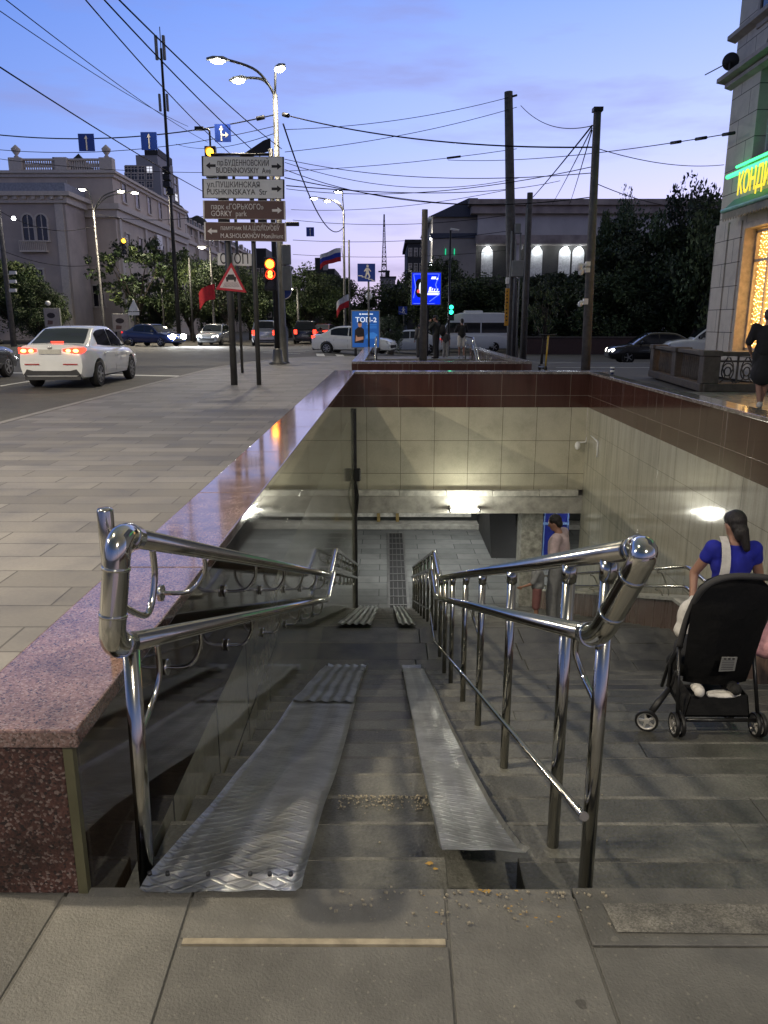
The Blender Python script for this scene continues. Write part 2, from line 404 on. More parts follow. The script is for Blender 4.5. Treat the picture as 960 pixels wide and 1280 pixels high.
# --- ground sheets
bm = B(); face(bm, [(-3000, -600, -1.4), (3000, -600, -1.4), (3000, 5000, -1.4), (-3000, 5000, -1.4)]); 
for f in list(bm.faces):
    bmesh.ops.delete(bm, geom=[f], context='FACES')
xs_ = [-3000, -60, 60, 3000]; ys_ = [-600, -15, 150, 5000]
for i in range(3):
    for j in range(3):
        if i == 1 and j == 1: continue
        face(bm, [(xs_[i], ys_[j], -.5), (xs_[i + 1], ys_[j], -.5), (xs_[i + 1], ys_[j + 1], -.5), (xs_[i], ys_[j + 1], -.5)])
obj('ground', bm, M('far_ground', (.035, .04, .03), .9), kind=S)

bm = B(); gxs = [-60, -40, -28, -20, -14, -10, -8, -5.9, -3, -1, 1, 3, 4.56, 7, 10, 15, 22, 32, 45, 60]; gys = [-15, 0, 10, 17.2, 22, 26, 28, 30, 32, 34, 35.9, 38, 40, 42, 46, 52, 60, 75, 100, 150]
vg = {}
def gv(x, y):
    if (x, y) not in vg: vg[(x, y)] = bm.verts.new((x, y, zroad(x, y)))
    return vg[(x, y)]
for i in range(len(gxs) - 1):
    for j in range(len(gys) - 1):
        x0, x1, y0, y1 = gxs[i], gxs[i + 1], gys[j], gys[j + 1]
        if x0 >= -5.9 and x1 <= 4.56 and y1 <= 26: continue
        if x0 >= -3 and x1 <= 4.56 and y1 <= 35.9: continue
        bm.faces.new((gv(x0, y0), gv(x1, y0), gv(x1, y1), gv(x0, y1)))
obj('road', bm, m_asph, kind=S, autosmooth=60)

# kerb line with a rounded corner, and the pavement inside it
arc = [Vector((-5.9, -12, 0)), Vector((-5.9, 24, 0))] + [Vector((-5.9 + 3.4 * (1 - math.cos(a)), 24 + 11.6 * math.sin(a), 0)) for a in [R(d) for d in range(8, 91, 7)]] + [Vector((-2.45, 35.6, 0)), Vector((4.56, 35.6, 0))]
bm = B()
def flat(pts, z=0.0): face(bm, [(p[0], p[1], z) for p in pts])
flat([(-5.9, -12), (-1.15, -12), (-1.15, 1.77), (-5.9, 1.77)])
flat([(-5.9, 1.77), (-1.12, 1.77), (-1.12, 24), (-5.9, 24)])
flat([(p.x, p.y) for p in arc[1:-1]] + [(-1.12, 35.6), (-1.12, 24)])
flat([(-1.12, 16.72), (4.56, 16.72), (4.56, 20.6), (-1.12, 20.6)])
flat([(-1.12, 20.6), (-.95, 20.6), (-.95, 35.6), (-1.12, 35.6)])
flat([(3.85, 20.6), (4.56, 20.6), (4.56, 35.6), (3.85, 35.6)])
flat([(-.95, 33), (3.85, 33), (3.85, 35.6), (-.95, 35.6)])
obj('sidewalk', bm, m_pave, kind=S)
bm = B()
for a, b in zip(arc[:-1], arc[1:]):
    t = (b - a).normalized(); nrm = Vector((-t.y, t.x, 0))
    prism(bm, [a + Vector((0, 0, .006)), b + Vector((0, 0, .006)), b + nrm * .14 + Vector((0, 0, .006)), a + nrm * .14 + Vector((0, 0, .006))], (0, 0, -.6))
obj('kerb', bm, m_kerb, kind=S)
bm = B(); flat([(4.46, -12), (40, -12), (40, 17.2), (4.46, 17.2)]); flat([(4.46, 1.77 - 4.8), (4.47, 1.77 - 4.8), (4.47, 17), (4.46, 17)], -.004)
obj('plaza_pavement', bm, m_plaza, kind=S)
# painted road lines
bm = B()
def strip(a, b, w):
    a = Vector(a); b = Vector(b); t = (b - a).normalized(); q = Vector((-t.y, t.x)) * w / 2
    face(bm, [(p.x, p.y, zroad(p.x, p.y) + .006) for p in (a - q, b - q, b + q, a + q)])
strip((-14.5, 25.2), (-5.95, 22.9), .35); strip((-9.75, 2), (-9.75, 22.0), .14); strip((-13.2, 2), (-13.2, 22), .14)
for k in range(7): strip((-4.5 + k * .02, 40 + k * 2.4), (-6.6, 41.2 + k * 2.4), .16)
for k in range(9): strip((-3.2 + 1.0 * k, 37.4), (-3.5 + 1.0 * k, 40.2), .4)
strip((6, 27.5), (30, 27.5), .12); strip((6, 31), (30, 31), .12); strip((-30, 44), (-6, 44), .14)
obj('road_marking', bm, m_white, kind=S)

# --- landing of big worn slabs in front of the stairs
def ln(p, q):
    a, b = onz(*p), onz(*q); return lambda y: a.x + (b.x - a.x) * (y - a.y) / (b.y - a.y)
J = [lambda y: -3.4, lambda y: -2.2, ln((80, 1118), (-12, 1268)), ln((245, 1103), (190, 1280)), ln((556, 1105), (570, 1280)), ln((712, 1105), (775, 1280)), lambda y: 1.25 + .02 * y, lambda y: 2.2, lambda y: 3.2, lambda y: 4.45]
YE = 1.77; yh1 = onz(400, 1177).y; yh2 = onz(850, 1183).y
rows = {0: [(-1.5, .2), (.2, YE)], 1: [(-1.5, .4), (.4, YE)], 2: [(-1.5, -.3), (-.3, YE)], 3: [(-1.5, .1), (.1, yh1 - .012), (yh1 + .012, YE)], 4: [(-1.5, -.1), (-.1, YE)], 5: [(-1.5, .0), (.0, yh2), (yh2, YE)], 6: [(-1.5, .3), (.3, yh2), (yh2, YE)], 7: [(-1.5, .5), (.5, YE)], 8: [(-1.5, .9), (.9, YE)]}
bm = B(); g = .003
for i, rr_ in rows.items():
    for y0, y1 in rr_:
        z = rnd.uniform(-.003, .003)
        gl = .009 if i == 2 else g
        prism(bm, [(J[i](y0 + g) + gl, y0 + g, z), (J[i + 1](y0 + g) - g, y0 + g, z), (J[i + 1](y1 - g) - g, y1 - (0 if y1 == YE else g), z), (J[i](y1 - g) + gl, y1 - (0 if y1 == YE else g), z)], (0, 0, -.09))
bevel(bm, .002)
m_landing, n_, l_, b_ = newmat('landing_stone')
t_ = n_.new('ShaderNodeTexCoord')
za = n_.new('ShaderNodeTexNoise'); za.inputs['Scale'].default_value = 1.5; za.inputs['Detail'].default_value = 11; za.inputs['Roughness'].default_value = .7; l_.new(t_.outputs['Object'], za.inputs[0])
ra = ramp(n_, [(.30, (.072, .069, .061)), (.5, (.122, .118, .105)), (.70, (.185, .179, .161))]); l_.new(za.outputs[0], ra.inputs[0])
ge = n_.new('ShaderNodeNewGeometry'); mr_ = n_.new('ShaderNodeMapRange'); mr_.inputs[3].default_value = .84; mr_.inputs[4].default_value = 1.16; l_.new(ge.outputs['Random Per Island'], mr_.inputs[0])
mx = n_.new('ShaderNodeMix'); mx.data_type = 'RGBA'; mx.blend_type = 'MULTIPLY'; mx.inputs[0].default_value = 1; l_.new(ra.outputs[0], mx.inputs[6]); l_.new(mr_.outputs[0], mx.inputs[7])
def spots(scale, lo, hi, col, amt, prev, rand=1.0):
    v = n_.new('ShaderNodeTexVoronoi'); v.inputs['Scale'].default_value = scale; v.inputs['Randomness'].default_value = rand
    zz = n_.new('ShaderNodeTexNoise'); zz.inputs['Scale'].default_value = scale * 2.2; l_.new(t_.outputs['Object'], zz.inputs[0])
    mm = n_.new('ShaderNodeMix'); mm.data_type = 'VECTOR'; mm.inputs[0].default_value = .12 / scale * 3; l_.new(t_.outputs['Object'], mm.inputs[4]); l_.new(zz.outputs['Color'], mm.inputs[5])
    l_.new(mm.outputs[1], v.inputs[0])
    sc = n_.new('ShaderNodeSeparateColor'); l_.new(v.outputs['Color'], sc.inputs[0])
    th = n_.new('ShaderNodeMath'); th.operation = 'MULTIPLY_ADD'; th.inputs[1].default_value = hi - lo; th.inputs[2].default_value = lo; l_.new(sc.outputs[0], th.inputs[0])
    lt = n_.new('ShaderNodeMath'); lt.operation = 'LESS_THAN'; l_.new(v.outputs['Distance'], lt.inputs[0]); l_.new(th.outputs[0], lt.inputs[1])
    am = n_.new('ShaderNodeMath'); am.operation = 'MULTIPLY'; am.inputs[1].default_value = amt; l_.new(lt.outputs[0], am.inputs[0])
    mx2 = n_.new('ShaderNodeMix'); mx2.data_type = 'RGBA'; l_.new(am.outputs[0], mx2.inputs[0]); l_.new(prev, mx2.inputs[6]); mx2.inputs[7].default_value = (*col, 1); return mx2.outputs[2]
sr = spots(6.5, -.50, .16, (.17, .16, .135), .55, mx.outputs[2]); sr = spots(14, -.34, .15, (.19, .18, .15), .45, sr)      # trodden gum
sr = spots(9, -.42, .15, (.04, .035, .03), .6, sr)                # dark spots
sr = spots(75, -.62, .30, (.26, .24, .20), .4, sr)                   # grit
l_.new(sr, b_.inputs['Base Color']); setb(b_, Roughness=.6)
zb_ = n_.new('ShaderNodeTexNoise'); zb_.inputs['Scale'].default_value = 130; zb_.inputs['Detail'].default_value = 5; l_.new(t_.outputs['Object'], zb_.inputs[0])
ad_ = n_.new('ShaderNodeMath'); ad_.operation = 'MULTIPLY_ADD'; ad_.inputs[1].default_value = 3; l_.new(za.outputs[0], ad_.inputs[0]); l_.new(zb_.outputs[0], ad_.inputs[2])
bp_ = n_.new('ShaderNodeBump'); bp_.inputs['Strength'].default_value = .45; bp_.inputs['Distance'].default_value = .008; l_.new(ad_.outputs[0], bp_.inputs['Height']); l_.new(bp_.outputs[0], b_.inputs['Normal'])
bbox(bm, -3.4, 4.45, -1.5, YE - .03, -.2, -.007)
obj('landing_pavement', bm, m_landing, kind=S)
bm = B(); bbox(bm, J[3](yh1) + .012, J[4](yh1) - .01, yh1 - .009, yh1 + .009, -.02, .001)
obj('pavement_joint', bm, m_grout, kind=S)

# a rough lighter patch let into the slab on the right, and pale scrapes
pa = [onz(*p) for p in ((753, 1131), (985, 1133), (1000, 1170), (771, 1167))]
bm = B(); face(bm, [(p.x, p.y, .0055) for p in pa[::-1]])
obj('pavement_patch', bm, granite('rough_patch', (.155, .147, .125), (.10, .094, .08), (.21, .20, .175), .8, 240, bump=.35, blotch=.5), kind=S)
# --- staircase
XL, XR = -.80, 4.10
TR, RI, NT1, YM0, YM1, ZM = .34, .12, 16, 1.77 + .34 * 16, 8.60, -2.09
ZF = -4.97; YB = YM1 + TR * 23
def znose(y):
    if y <= YM0: return -.05 - RI / TR * (y - 1.77)
    if y <= YM1: return ZM
    return ZM - RI / TR * (y - YM1)
stair = thing('staircase', 'worn dark stone staircase going down into the pedestrian underpass', 'staircase', (1.6, 1.8, 0))
def treads(n, y0, z0, seed):
    b = B(); r = random.Random(seed)
    for k in range(n):
        x = XL; z = z0 - RI * k; y = y0 + TR * k
        while x < XR - .01:
            w = r.uniform(1.5, 2.7); x1 = min(XR, x + w)
            if XR - x1 < .3: x1 = XR
            dz = r.uniform(-.004, .003)
            if y0 < 2 and k == 0 and x < .4:           # the broken first step: a slab is missing under the ramp end
                x1 = .190 if x < .1 else .420
                if x1 > .4:
                    bbox(b, .192, .30, y - .02, y + .055, z - RI, z + dz); bbox(b, .302, .418, y - .02, y + .03, z - RI, z + dz); x = x1; continue
            bbox(b, x + .001, x1 - .001, y - .02, y + TR - .0203, z - RI + .002, z + dz)
            bbox(b, x + .002, x1 - .002, y + TR - .02, y + TR + r.uniform(-.003, .003), z - RI + .002, z + dz, mi=1)
            x = x1
    bevel(b, .0025, 1)
    return b
obj('upper_flight', treads(NT1, 1.77, -.17, 3), [m_step, m_nose], stair)
b = B(); r_ = random.Random(5); y = YM0 - .02
for y1 in (YM0 + .5, YM0 + .95, YM1 + .004):
    x = XL
    while x < XR - .01:
        x1 = min(XR, x + r_.uniform(.8, 1.3)); x1 = XR if XR - x1 < .3 else x1
        bbox(b, x + .003, x1 - .003, y + .003, y1, ZM - .1, ZM + r_.uniform(-.003, .002)); x = x1
    y = y1
bevel(b, .005); obj('middle_landing', b, m_step, stair)
obj('lower_flight', treads(23, YM1, ZM - RI, 8), [m_step, m_nose], stair)
b = B()                                                       # the solid body under the treads
prism(b, [(XL, 1.75, -.30), (XL, YM0, -2.23), (XL, YM1, -2.34), (XL, YB, ZF - .03), (XL, YB, ZF - .5), (XL, 1.75, ZF - .5)], (XR - XL, 0, 0))
obj('stair_body', b, m_under, stair)
b = B()
def splat(c, r, z, seed, n=11):
    q = random.Random(seed); face(b, [(c[0] + math.cos(2 * math.pi * i / n) * r * q.uniform(.45, 1.1) * 1.4, c[1] + math.sin(2 * math.pi * i / n) * r * q.uniform(.4, 1), z) for i in range(n)])
p = onz(607, 1107); splat((p.x, YE - .018), .011, .0045, 1, 17); splat((p.x + .030, YE - .03), .006, .0045, 2); splat((p.x - .04, YE - .02), .005, .0045, 3); splat((p.x - .018, YE - .012), .006, .0045, 9)
p = onz(541, 1081, -.17); splat((p.x - .01, p.y), .012, -.163, 4, 15); splat((p.x + .006, p.y - .026), .007, -.163, 6)
for k in range(18): splat((rnd.uniform(.08, .5), rnd.uniform(1.62, 1.755)), rnd.uniform(.0015, .005), .0045, 20 + k, 6)
obj('paint_stain', b, M('ochre_paint', (.36, .22, .05), .6, var=.35, scale=40), stair, label='chipped ochre yellow paint on the top step edge')

# --- stairwell walls
def wall_plan(bm, plan, z0, z1, mi=0): prism(bm, [(x, y, z0) for x, y in plan], (0, 0, z1 - z0), mi)
ZT, ZC, ZB = .50, .45, -.25
lw = thing('stairwell_wall', 'long polished stairwell wall with red granite coping beside the brick paved sidewalk', 'wall', (-.95, 1.8, 0))
def coping(parent, plan_pieces, mat):
    b = B()
    for pl in plan_pieces: wall_plan(b, pl, ZC, ZT)
    bevel(b, .006, 2); return obj('coping', b, mat, parent)
pcs = []; ycut = [1.725, 3.05, 4.5, 6.0, 7.5, 9.0, 10.5, 12, 13.5, 15, 16.72]
xin = lambda y: -.785 + (y - 1.77) * (.10 / 14.5); xout = lambda y: -1.148
for a, c in zip(ycut[:-1], ycut[1:]): pcs.append([(xin(a), a + .0015), (xin(c), c - .0015), (xout(c), c - .0015), (xout(a), a + .0015)])
coping(lw, pcs, m_rgran)
xw = lambda y: -.815 + (y - 1.77) * (.10 / 14.5)
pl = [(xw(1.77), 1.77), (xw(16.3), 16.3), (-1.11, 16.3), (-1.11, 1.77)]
b = B(); wall_plan(b, pl, ZB, ZC); obj('granite_band', b, tiles('shaded_band_side', 'yz', ((.055, .040, .029), (.047, .034, .025)), .73, 9, (.08, .07, .05), .004, .05, stain=.3, bump=.12, coat=.6, wave=.25), lw)  # band colour carries the shade of this side
b = B(); wall_plan(b, pl, ZF - .6, ZB); obj('tile_facing', b, tiles('shaded_tile_side', 'yz', ((.36, .345, .262), (.31, .297, .228)), .73, .72, (.06, .055, .04), .009, .09, stain=.35, streak=False, bump=.3, coat=.25, wave=.25), lw)  # same tile as opposite, this side's shade put into the colour
b = B(); bbox(b, -1.125, -.835, 1.742, 1.768, .002, ZC - .002); bevel(b, .003); obj('end_panel', b, m_rgran_rough, lw, label='rough speckled dark red granite end panel')
b = B(); bbox(b, -.834, -.809, 1.745, 1.7685, -.17, ZC - .004); obj('edge_strip', b, M('olive_edge', (.09, .085, .045), .4), lw)

b = B(); bbox(b, xw(16.2) + .002, xw(16.2) + .06, 16.16, 16.25, ZF, ZB - .02); obj('corner_trim', b, m_dksteel, lw, label='dark vertical strip in the corner by the end wall')
fw = thing('stairwell_wall', 'beige tiled end wall above the underpass entrance with dark brown top band', 'wall', (1.7, 16.3, 0))
XFL, XFR = -.77, 4.28
zt1, zt2, zt3 = zat(612, 16.3), zat(620, 16.2), zat(641, 16.3)
pcs = []; xc = [-1.148, .5, 2.1, 3.3, 4.66]
for a, c in zip(xc[:-1], xc[1:]): pcs.append([(a + .0015 if a > -1 else xin(16.27), 16.27), (c - .0015, 16.27), (c - .0015, 16.72), (a + .0015 if a > -1 else xin(16.7), 16.72)])
coping(fw, pcs, granite('grey_granite', (.24, .21, .19), (.05, .045, .04), (.42, .38, .35), .2, 95, coat=.3))
b = B(); bbox(b, XFL, XFR, 16.30, 16.7, ZB, ZC); obj('granite_band', b, m_brown_xz, fw)
b = B(); bbox(b, XFL, XFR, 16.303, 16.7, zt1, ZB); obj('tile_facing', b, m_tile_xz, fw)
b = B(); x = XFL + .02
while x < XFR - .15:
    x1 = min(XFR - .1, x + 1.02); bbox(b, x, x1 - .008, 16.19, 16.34, zt2, zt1 + .01 + rnd.uniform(-.006, .006)); x = x1
bevel(b, .008); obj('ledge', b, m_limecap, fw)
b = B(); bbox(b, XFL - 1.2, XFR + .2, 16.26, 16.78, zt3, zt2); obj('beam', b, m_conc, fw)

rw = thing('stairwell_wall', 'stained beige tiled side wall with brown band below the cafe building', 'wall', (4.2, 8, 0))
xr = lambda y: 4.06 + (y - 2) * (.22 / 14.3)
pl = lambda z: [(xr(-4), -4), (4.45, -4), (4.45, 16.3), (xr(16.3), 16.3)]
b = B(); wall_plan(b, pl(0), ZB, ZC); obj('granite_band', b, m_brown_yz, rw)
b = B(); wall_plan(b, pl(0), ZF - .6, ZB); obj('tile_facing', b, m_tile_yz, rw)
pcs = []
for k in range(14):
    a, c = -4 + k * 1.45, -4 + (k + 1) * 1.45; c = min(c, 16.26)
    pcs.append([(xr(a) - .03, a + .0015), (4.47, a + .0015), (4.47, c - .0015), (xr(c) - .03, c - .0015)])
coping(rw, pcs, granite('warm_granite', (.27, .235, .20), (.06, .05, .045), (.45, .4, .36), .12, 95, coat=.5))
# low plinth running down beside the stairs on that side
b = B(); XP = 3.42
pf = [(1.2, znose(1.2) + .38), (YM0, znose(YM0) + .38), (YM1 - .05, ZM + .38), (YB + .1, znose(YB) + .38)]
prism(b, [(XP, y, z) for y, z in pf] + [(XP, YB + .1, ZF - .3), (XP, 1.2, ZF - .3)], (.9, 0, 0)); obj('plinth', b, tiles('plinth_granite', 'yz', ((.19, .125, .10), (.165, .11, .09)), .6, 9, (.3, .26, .22), .006, .25, stain=.3, streak=True, bump=.2), rw)
b = B()
for (y0, z0), (y1, z1) in zip(pf[:-1], pf[1:]):
    prism(b, [(XP - .03, y0, z0), (XP - .03, y1, z1), (XP - .03, y1, z1 + .04), (XP - .03, y0, z0 + .04)], (.68, 0, 0))
obj('plinth_cap', b, m_limecap, rw)

# --- the underpass
up_ = thing('underpass', 'lit pedestrian underpass passage beyond the foot of the stairs', 'underpass', (2, 20, ZF))
b = B(); bbox(b, -9, 13, YB + .01, 25.6, ZF - .3, ZF); obj('floor', b, m_floor_u, up_)
b = B(); bbox(b, -9, 13, 16.8, 25.6, zt3 + .02, zt3 + .3); obj('ceiling', b, m_conc, up_)
b = B(); bbox(b, -9, -8.7, 16.3, 25.6, ZF, zt3 + .02); bbox(b, 12.7, 13, 16.3, 25.6, ZF, zt3 + .02); bbox(b, -9, -1.1, 16.3, 16.6, ZF, zt3 + .02); bbox(b, 4.46, 13, 16.3, 16.6, ZF, zt3 + .02); bbox(b, -9, 13, 25.4, 25.6, ZF, zt3 + .02)
obj('wall', b, m_conc, up_)
yfw = onz(560, 662, ZF).y
b = B(); bbox(b, -9, 13, yfw, 25.39, ZF, ZF + .16); bevel(b, .01); obj('step', b, m_conc, up_)
b = B(); bbox(b, -9, 13, yfw + .55, yfw + .6, ZF + .16, zt3); obj('shutter', b, M('shutter_dark', (.03, .032, .03), .4), up_)
b = B(); bbox(b, -9, 2.75, yfw + .47, yfw + .53, ZF + .30, ZF + .42); bbox(b, -9, 2.75, yfw + .47, yfw + .53, ZF + .55, ZF + .67); obj('rail_board', b, m_limecap, up_)
b = B()
for px in (473, 497):
    q = onz(px, 660, ZF + .1); bbox(b, q.x - .05, q.x + .05, yfw + .38, yfw + .46, ZF + .16, ZF + 1.6)
obj('post', b, M('brass_post', (.45, .33, .13), .4, .6), up_)
x0, x1 = at(651, 670, 16.9).x, at(677, 670, 16.9).x
b = B(); bbox(b, x0, x1, 16.82, 17.4, ZF, zt3); obj('pillar', b, M('rough_concrete', (.30, .30, .27), .85, var=.45, scale=9, bump=.6), up_)
b = B(); bbox(b, 4.25, 5.0, 20.2, 20.3, ZF, zt3); obj('door', b, m_gate, up_, label='blue painted metal doors behind the pillar')
b = B()
for k in range(3): bbox(b, 4.3 + k * .32, 4.33 + k * .32, 20.15, 20.195, ZF + .2, zt3 - .1)
bbox(b, 4.25, 4.98, 20.14, 20.19, ZF + 1.1, ZF + 1.16); obj('door_bar', b, M('pale_blue', (.15, .25, .5), .4), up_)
b = B(); prism(b, [(2.95, 20.6, ZF), (2.95, 24.6, ZF), (2.95, 24.6, zt3), (2.95, 22.0, zt3)], (.75, 0, 0)); obj('ramp_wall', b, m_black, up_)
# drain grating let into the floor
gr = thing('drain_grate', 'long dark metal drain grating in the underpass floor', 'grate', (.3, 20, ZF))
b = B(); b2 = B(); ga, gb = onz(485, 768, ZF), onz(508, 768, ZF); gc = onz(484, 667, ZF); x0, x1, y0, y1 = ga.x + .02, gb.x + .06, ga.y, gc.y
bbox(b, x0, x1, y0, y1, ZF + .001, ZF + .006); obj('pit', b, M('pit_dark', (.02, .02, .022), .8), gr)
nseg = 12
for k in range(nseg + 1):
    y = y0 + (y1 - y0) * k / nseg; bbox(b2, x0 - .03, x1 + .03, y - .03, y + .03, ZF + .004, ZF + .02)
for xx in (x0, x1): bbox(b2, xx - .03, xx + .03, y0, y1, ZF + .004, ZF + .018)
for k in range(1, 4):
    xx = x0 + (x1 - x0) * k / 4; bbox(b2, xx - .006, xx + .006, y0, y1, ZF + .004, ZF + .014)
obj('bars', b2, M('grate_metal', (.16, .16, .16), .5, .5), gr)
# the lamp under the entrance beam and the lamps of the passage
el = thing('entrance_lamp', 'bright white lamp glowing on the concrete beam over the underpass', 'lamp', at(580, 634, 16.2))
q = at(580, 636, 16.17); b = B(); bbox(b, q.x - .30, q.x + .30, 15.98, 16.04, q.z - .012, q.z + .022); bevel(b, .008); obj('diffuser', b, EM('white_light', (1, .98, .86), 45), el); lamp('entrance_light', (q.x, 15.72, q.z + .02), 38, (1, .98, .84), rad=.12).data.specular_factor = .1
b = B(); bbox(b, q.x - .335, q.x - .302, 15.94, 16.26, q.z - .03, q.z + .05)
obj('bracket', b, m_dksteel, el); b = B(); bbox(b, q.x + .302, q.x + .335, 15.94, 16.26, q.z - .03, q.z + .05); obj('bracket', b, m_dksteel, el)
for i, (xx, yy) in enumerate(((-3, 20.5), (.8, 19.0), (2.2, 22.0), (5.2, 18.4), (9, 20.5))):
    t = thing('ceiling_lamp', 'square white lamp on the underpass ceiling', 'lamp', (xx, yy, zt3), group='underpass ceiling lamps')
    b = B(); bbox(b, xx - .3, xx + .3, yy - .3, yy + .3, zt3 - .05, zt3 + .019); obj('housing', b, m_white, t)
    b = B(); bbox(b, xx - .27, xx + .27, yy - .27, yy + .27, zt3 - .06, zt3 - .051); obj('diffuser', b, EM('passage_light', (.86, .94, 1), 4), t)
    lamp('passage_lamp', (xx, yy, zt3 - .08), 42, (1, 1, .95), kind='AREA', size=(.5, .5))
# --- second stairwell beyond, on the far side of the passage
w2 = thing('stairwell_parapet', 'brown granite parapet round the second underpass stairwell farther away', 'parapet', (1.4, 20.8, 0))
cop = B(); bod = B()
for pl in ([(-.95, 20.6), (3.85, 20.6), (3.85, 20.95), (-.95, 20.95)], [(-.95, 20.953), (-.62, 20.953), (-.62, 33), (-.95, 33)], [(3.5, 20.953), (3.85, 20.953), (3.85, 33), (3.5, 33)]):
    wall_plan(cop, pl, .44, .5); q = [(x + (.02 if x < 1 and i in (0, 3) else -.02), y) for i, (x, y) in enumerate(pl)]; wall_plan(bod, pl, -.003, .437)
obj('coping', cop, MATS['grey_granite'], w2); obj('body', bod, m_brown_xz, w2)
b = B(); prism(b, [(-.6, 25.7, -4.0), (-.6, 33, -.01), (-.6, 33, -.4), (-.6, 25.7, -4.3)], (4.1, 0, 0)); obj('stair_slope', b, m_step, w2)
b = B(); bbox(b, -.62, 3.5, 20.96, 21.0, zt3 + .31, -.01); bbox(b, -.66, -.63, 20.96, 33, zt3 + .31, -.01); bbox(b, 3.51, 3.54, 20.96, 33, zt3 + .31, -.01); obj('lining', b, m_tile_xz, w2)
hx = thing('handrail', 'pair of steel handrails inside the second stairwell parapet', 'handrail', (3.3, 24, 0))
for x in (-.45, 3.3):
    b = B()
    for h in (.95, .65): tube(b, fillet([(x, 32.8, h - .02), (x, 29.8, h - .02), (x, 26.5, h - 1.2)], .1), .028, 10)
    obj('rail', b, m_steel, hx); b = B(); tube(b, [(x, 32.75, 0), (x, 32.75, .93)], .024, 10); tube(b, [(x, 30, 0), (x, 30, .93)], .024, 10); obj('post', b, m_steel, hx)
# crumbs of stone and leaf litter lying on the steps
b = B(); q_ = random.Random(12)
def zs(y): return 0.0 if y < 1.77 else -.17 - RI * int((y - 1.77) / TR)
for k in range(420):
    u = q_.random()
    if u < .45: y = 2.78 - q_.random() ** 2 * .10; x = q_.uniform(-.2, .17)
    elif u < .7: y = 1.75 - q_.random() ** 2 * .12; x = q_.uniform(-.15, .6)
    else: y = q_.uniform(1.0, 5.2); x = q_.uniform(-.2, 3.2)
    s = q_.uniform(.0015, .006) * (.7 if u > .7 else 1); z = zs(y) + .003; a = q_.uniform(0, 3)
    if .13 < x < .47 and 1.77 < y < 2.12: continue
    box(b, (x, y, z + s * .3), (s * 1.6, s, s * .8), a)
obj('debris', b, M('crumbs', (.27, .24, .18), .9, var=.5, scale=80), label='pale stone crumbs scattered over the top steps', cat='debris', kind='stuff')

# ================================================================== HANDRAILS AND RAMPS
def sl(y, h, b0=8.1, b1=9.1):                                   # a rail line h above the line of the step edges, level over the landing
    z1 = -.355 * (b0 - 1.77)
    if y <= b0: return h - .355 * (y - 1.77)
    if y <= b1: return h + z1
    return h + z1 - .355 * (y - b1)
def rail_path(x, y0, y1, h, b0=8.1, b1=9.1):
    pts = [(x, y0, sl(y0, h, b0, b1)), (x, b0, sl(b0, h, b0, b1)), (x, b1, sl(b1, h, b0, b1)), (x, y1, sl(y1, h, b0, b1))]
    return fillet(pts, .12, 5)
RAIL_G = None
# -- on the wall side
xl, ll = -.642, -.672
hl = thing('handrail', 'double steel wall handrail with J brackets beside the polished coping', 'handrail', (-.70, 1.85, -.17))
yu, yl = 1.83, 1.80
b = B(); tube(b, rail_path(xl, yu, 16.2, 1.0), .0265, 16); obj('upper_rail', b, m_steel, hl)
b = B(); tube(b, rail_path(ll, yl, 16.2, .715), .0265, 16); obj('lower_rail', b, m_steel, hl)
def loop(name, pu, pl, out, parent, mat):
    """the fat bend joining the upper and lower rail, pushed out towards the top of the stairs"""
    b = B(); pu, pl = Vector(pu), Vector(pl); o = Vector((0, -out, out * .355))
    tube(b, fillet([pu + Vector((0, .03, -.010)), pu + o, pl + o, pl + Vector((0, .03, -.010))], .095, 8), .032, 18)
    for p, q in ((pu + o * .3, pu + o * .05), (pl + o * .3, pl + o * .05)):
        tube(b, [p, q], .0342, 18)
    m1, m2 = (pu + o).lerp(pl + o, .28), (pu + o).lerp(pl + o, .31); tube(b, [m1, m2], .0342, 18)
    m1, m2 = (pu + o).lerp(pl + o, .70), (pu + o).lerp(pl + o, .73); tube(b, [m1, m2], .0342, 18)
    return obj(name, b, mat, parent)
m_elbow = M('polished_elbow', (.55, .54, .49), .11, 1.0, var=.05)
loop('end_bend', (xl, yu, sl(yu, 1.0)), (ll, yl, sl(yl, .715)), .085, hl, m_elbow)
b = B(); tube(b, [(-.690, 1.86, -.17), (-.676, 1.86, .70)], .0225, 14); obj('post', b, m_steel, hl)
b = B(); lathe(b, [(.024, 0), (.024, .46), (.020, .468), (0.001, .470)], (-.835, 2.18, .50), 18); obj('post_stub', b, m_steel, hl, label='short capped steel post standing on the coping')
def jb(x, y, z, xw_, parent, mat=m_steel):
    b = B(); s = 1 if xw_ > x else -1
    tube(b, catmull([(x, y, z - .02), (x + .005 * s, y, z - .085), (x + (xw_ - x) * .35, y - .01, z - .145), (xw_, y - .015, z - .15)], 5), .0085, 8)
    lathe(b, [(.03, 0), (.03, .006 * s), (.012, .012 * s), (.001, .014 * s)][::1], (xw_ - .012 * s, y - .015, z - .15), 14, axis='x') if False else tube(b, [(xw_ - .014 * s, y - .015, z - .15), (xw_, y - .015, z - .15)], .03, 14)
    return obj('bracket', b, mat, parent)
ys = [2.55 + .98 * k for k in range(14)]
for y in ys:
    if y > 16: break
    jb(xl, y, sl(y, 1.0), xw(y) + .004, hl); jb(ll, y, sl(y, .715), xw(y) + .004, hl)
b = B(); tube(b, catmull([(xl, 1.99, sl(1.99, 1.0) - .02), (xl, 1.99, sl(1.99, 1.0) - .11), (xl - .01, 1.93, sl(1.99, 1.0) - .19), (ll, 1.78, sl(1.83, .715) + .13)], 7), .009, 10); obj('curved_brace', b, m_steel, hl)
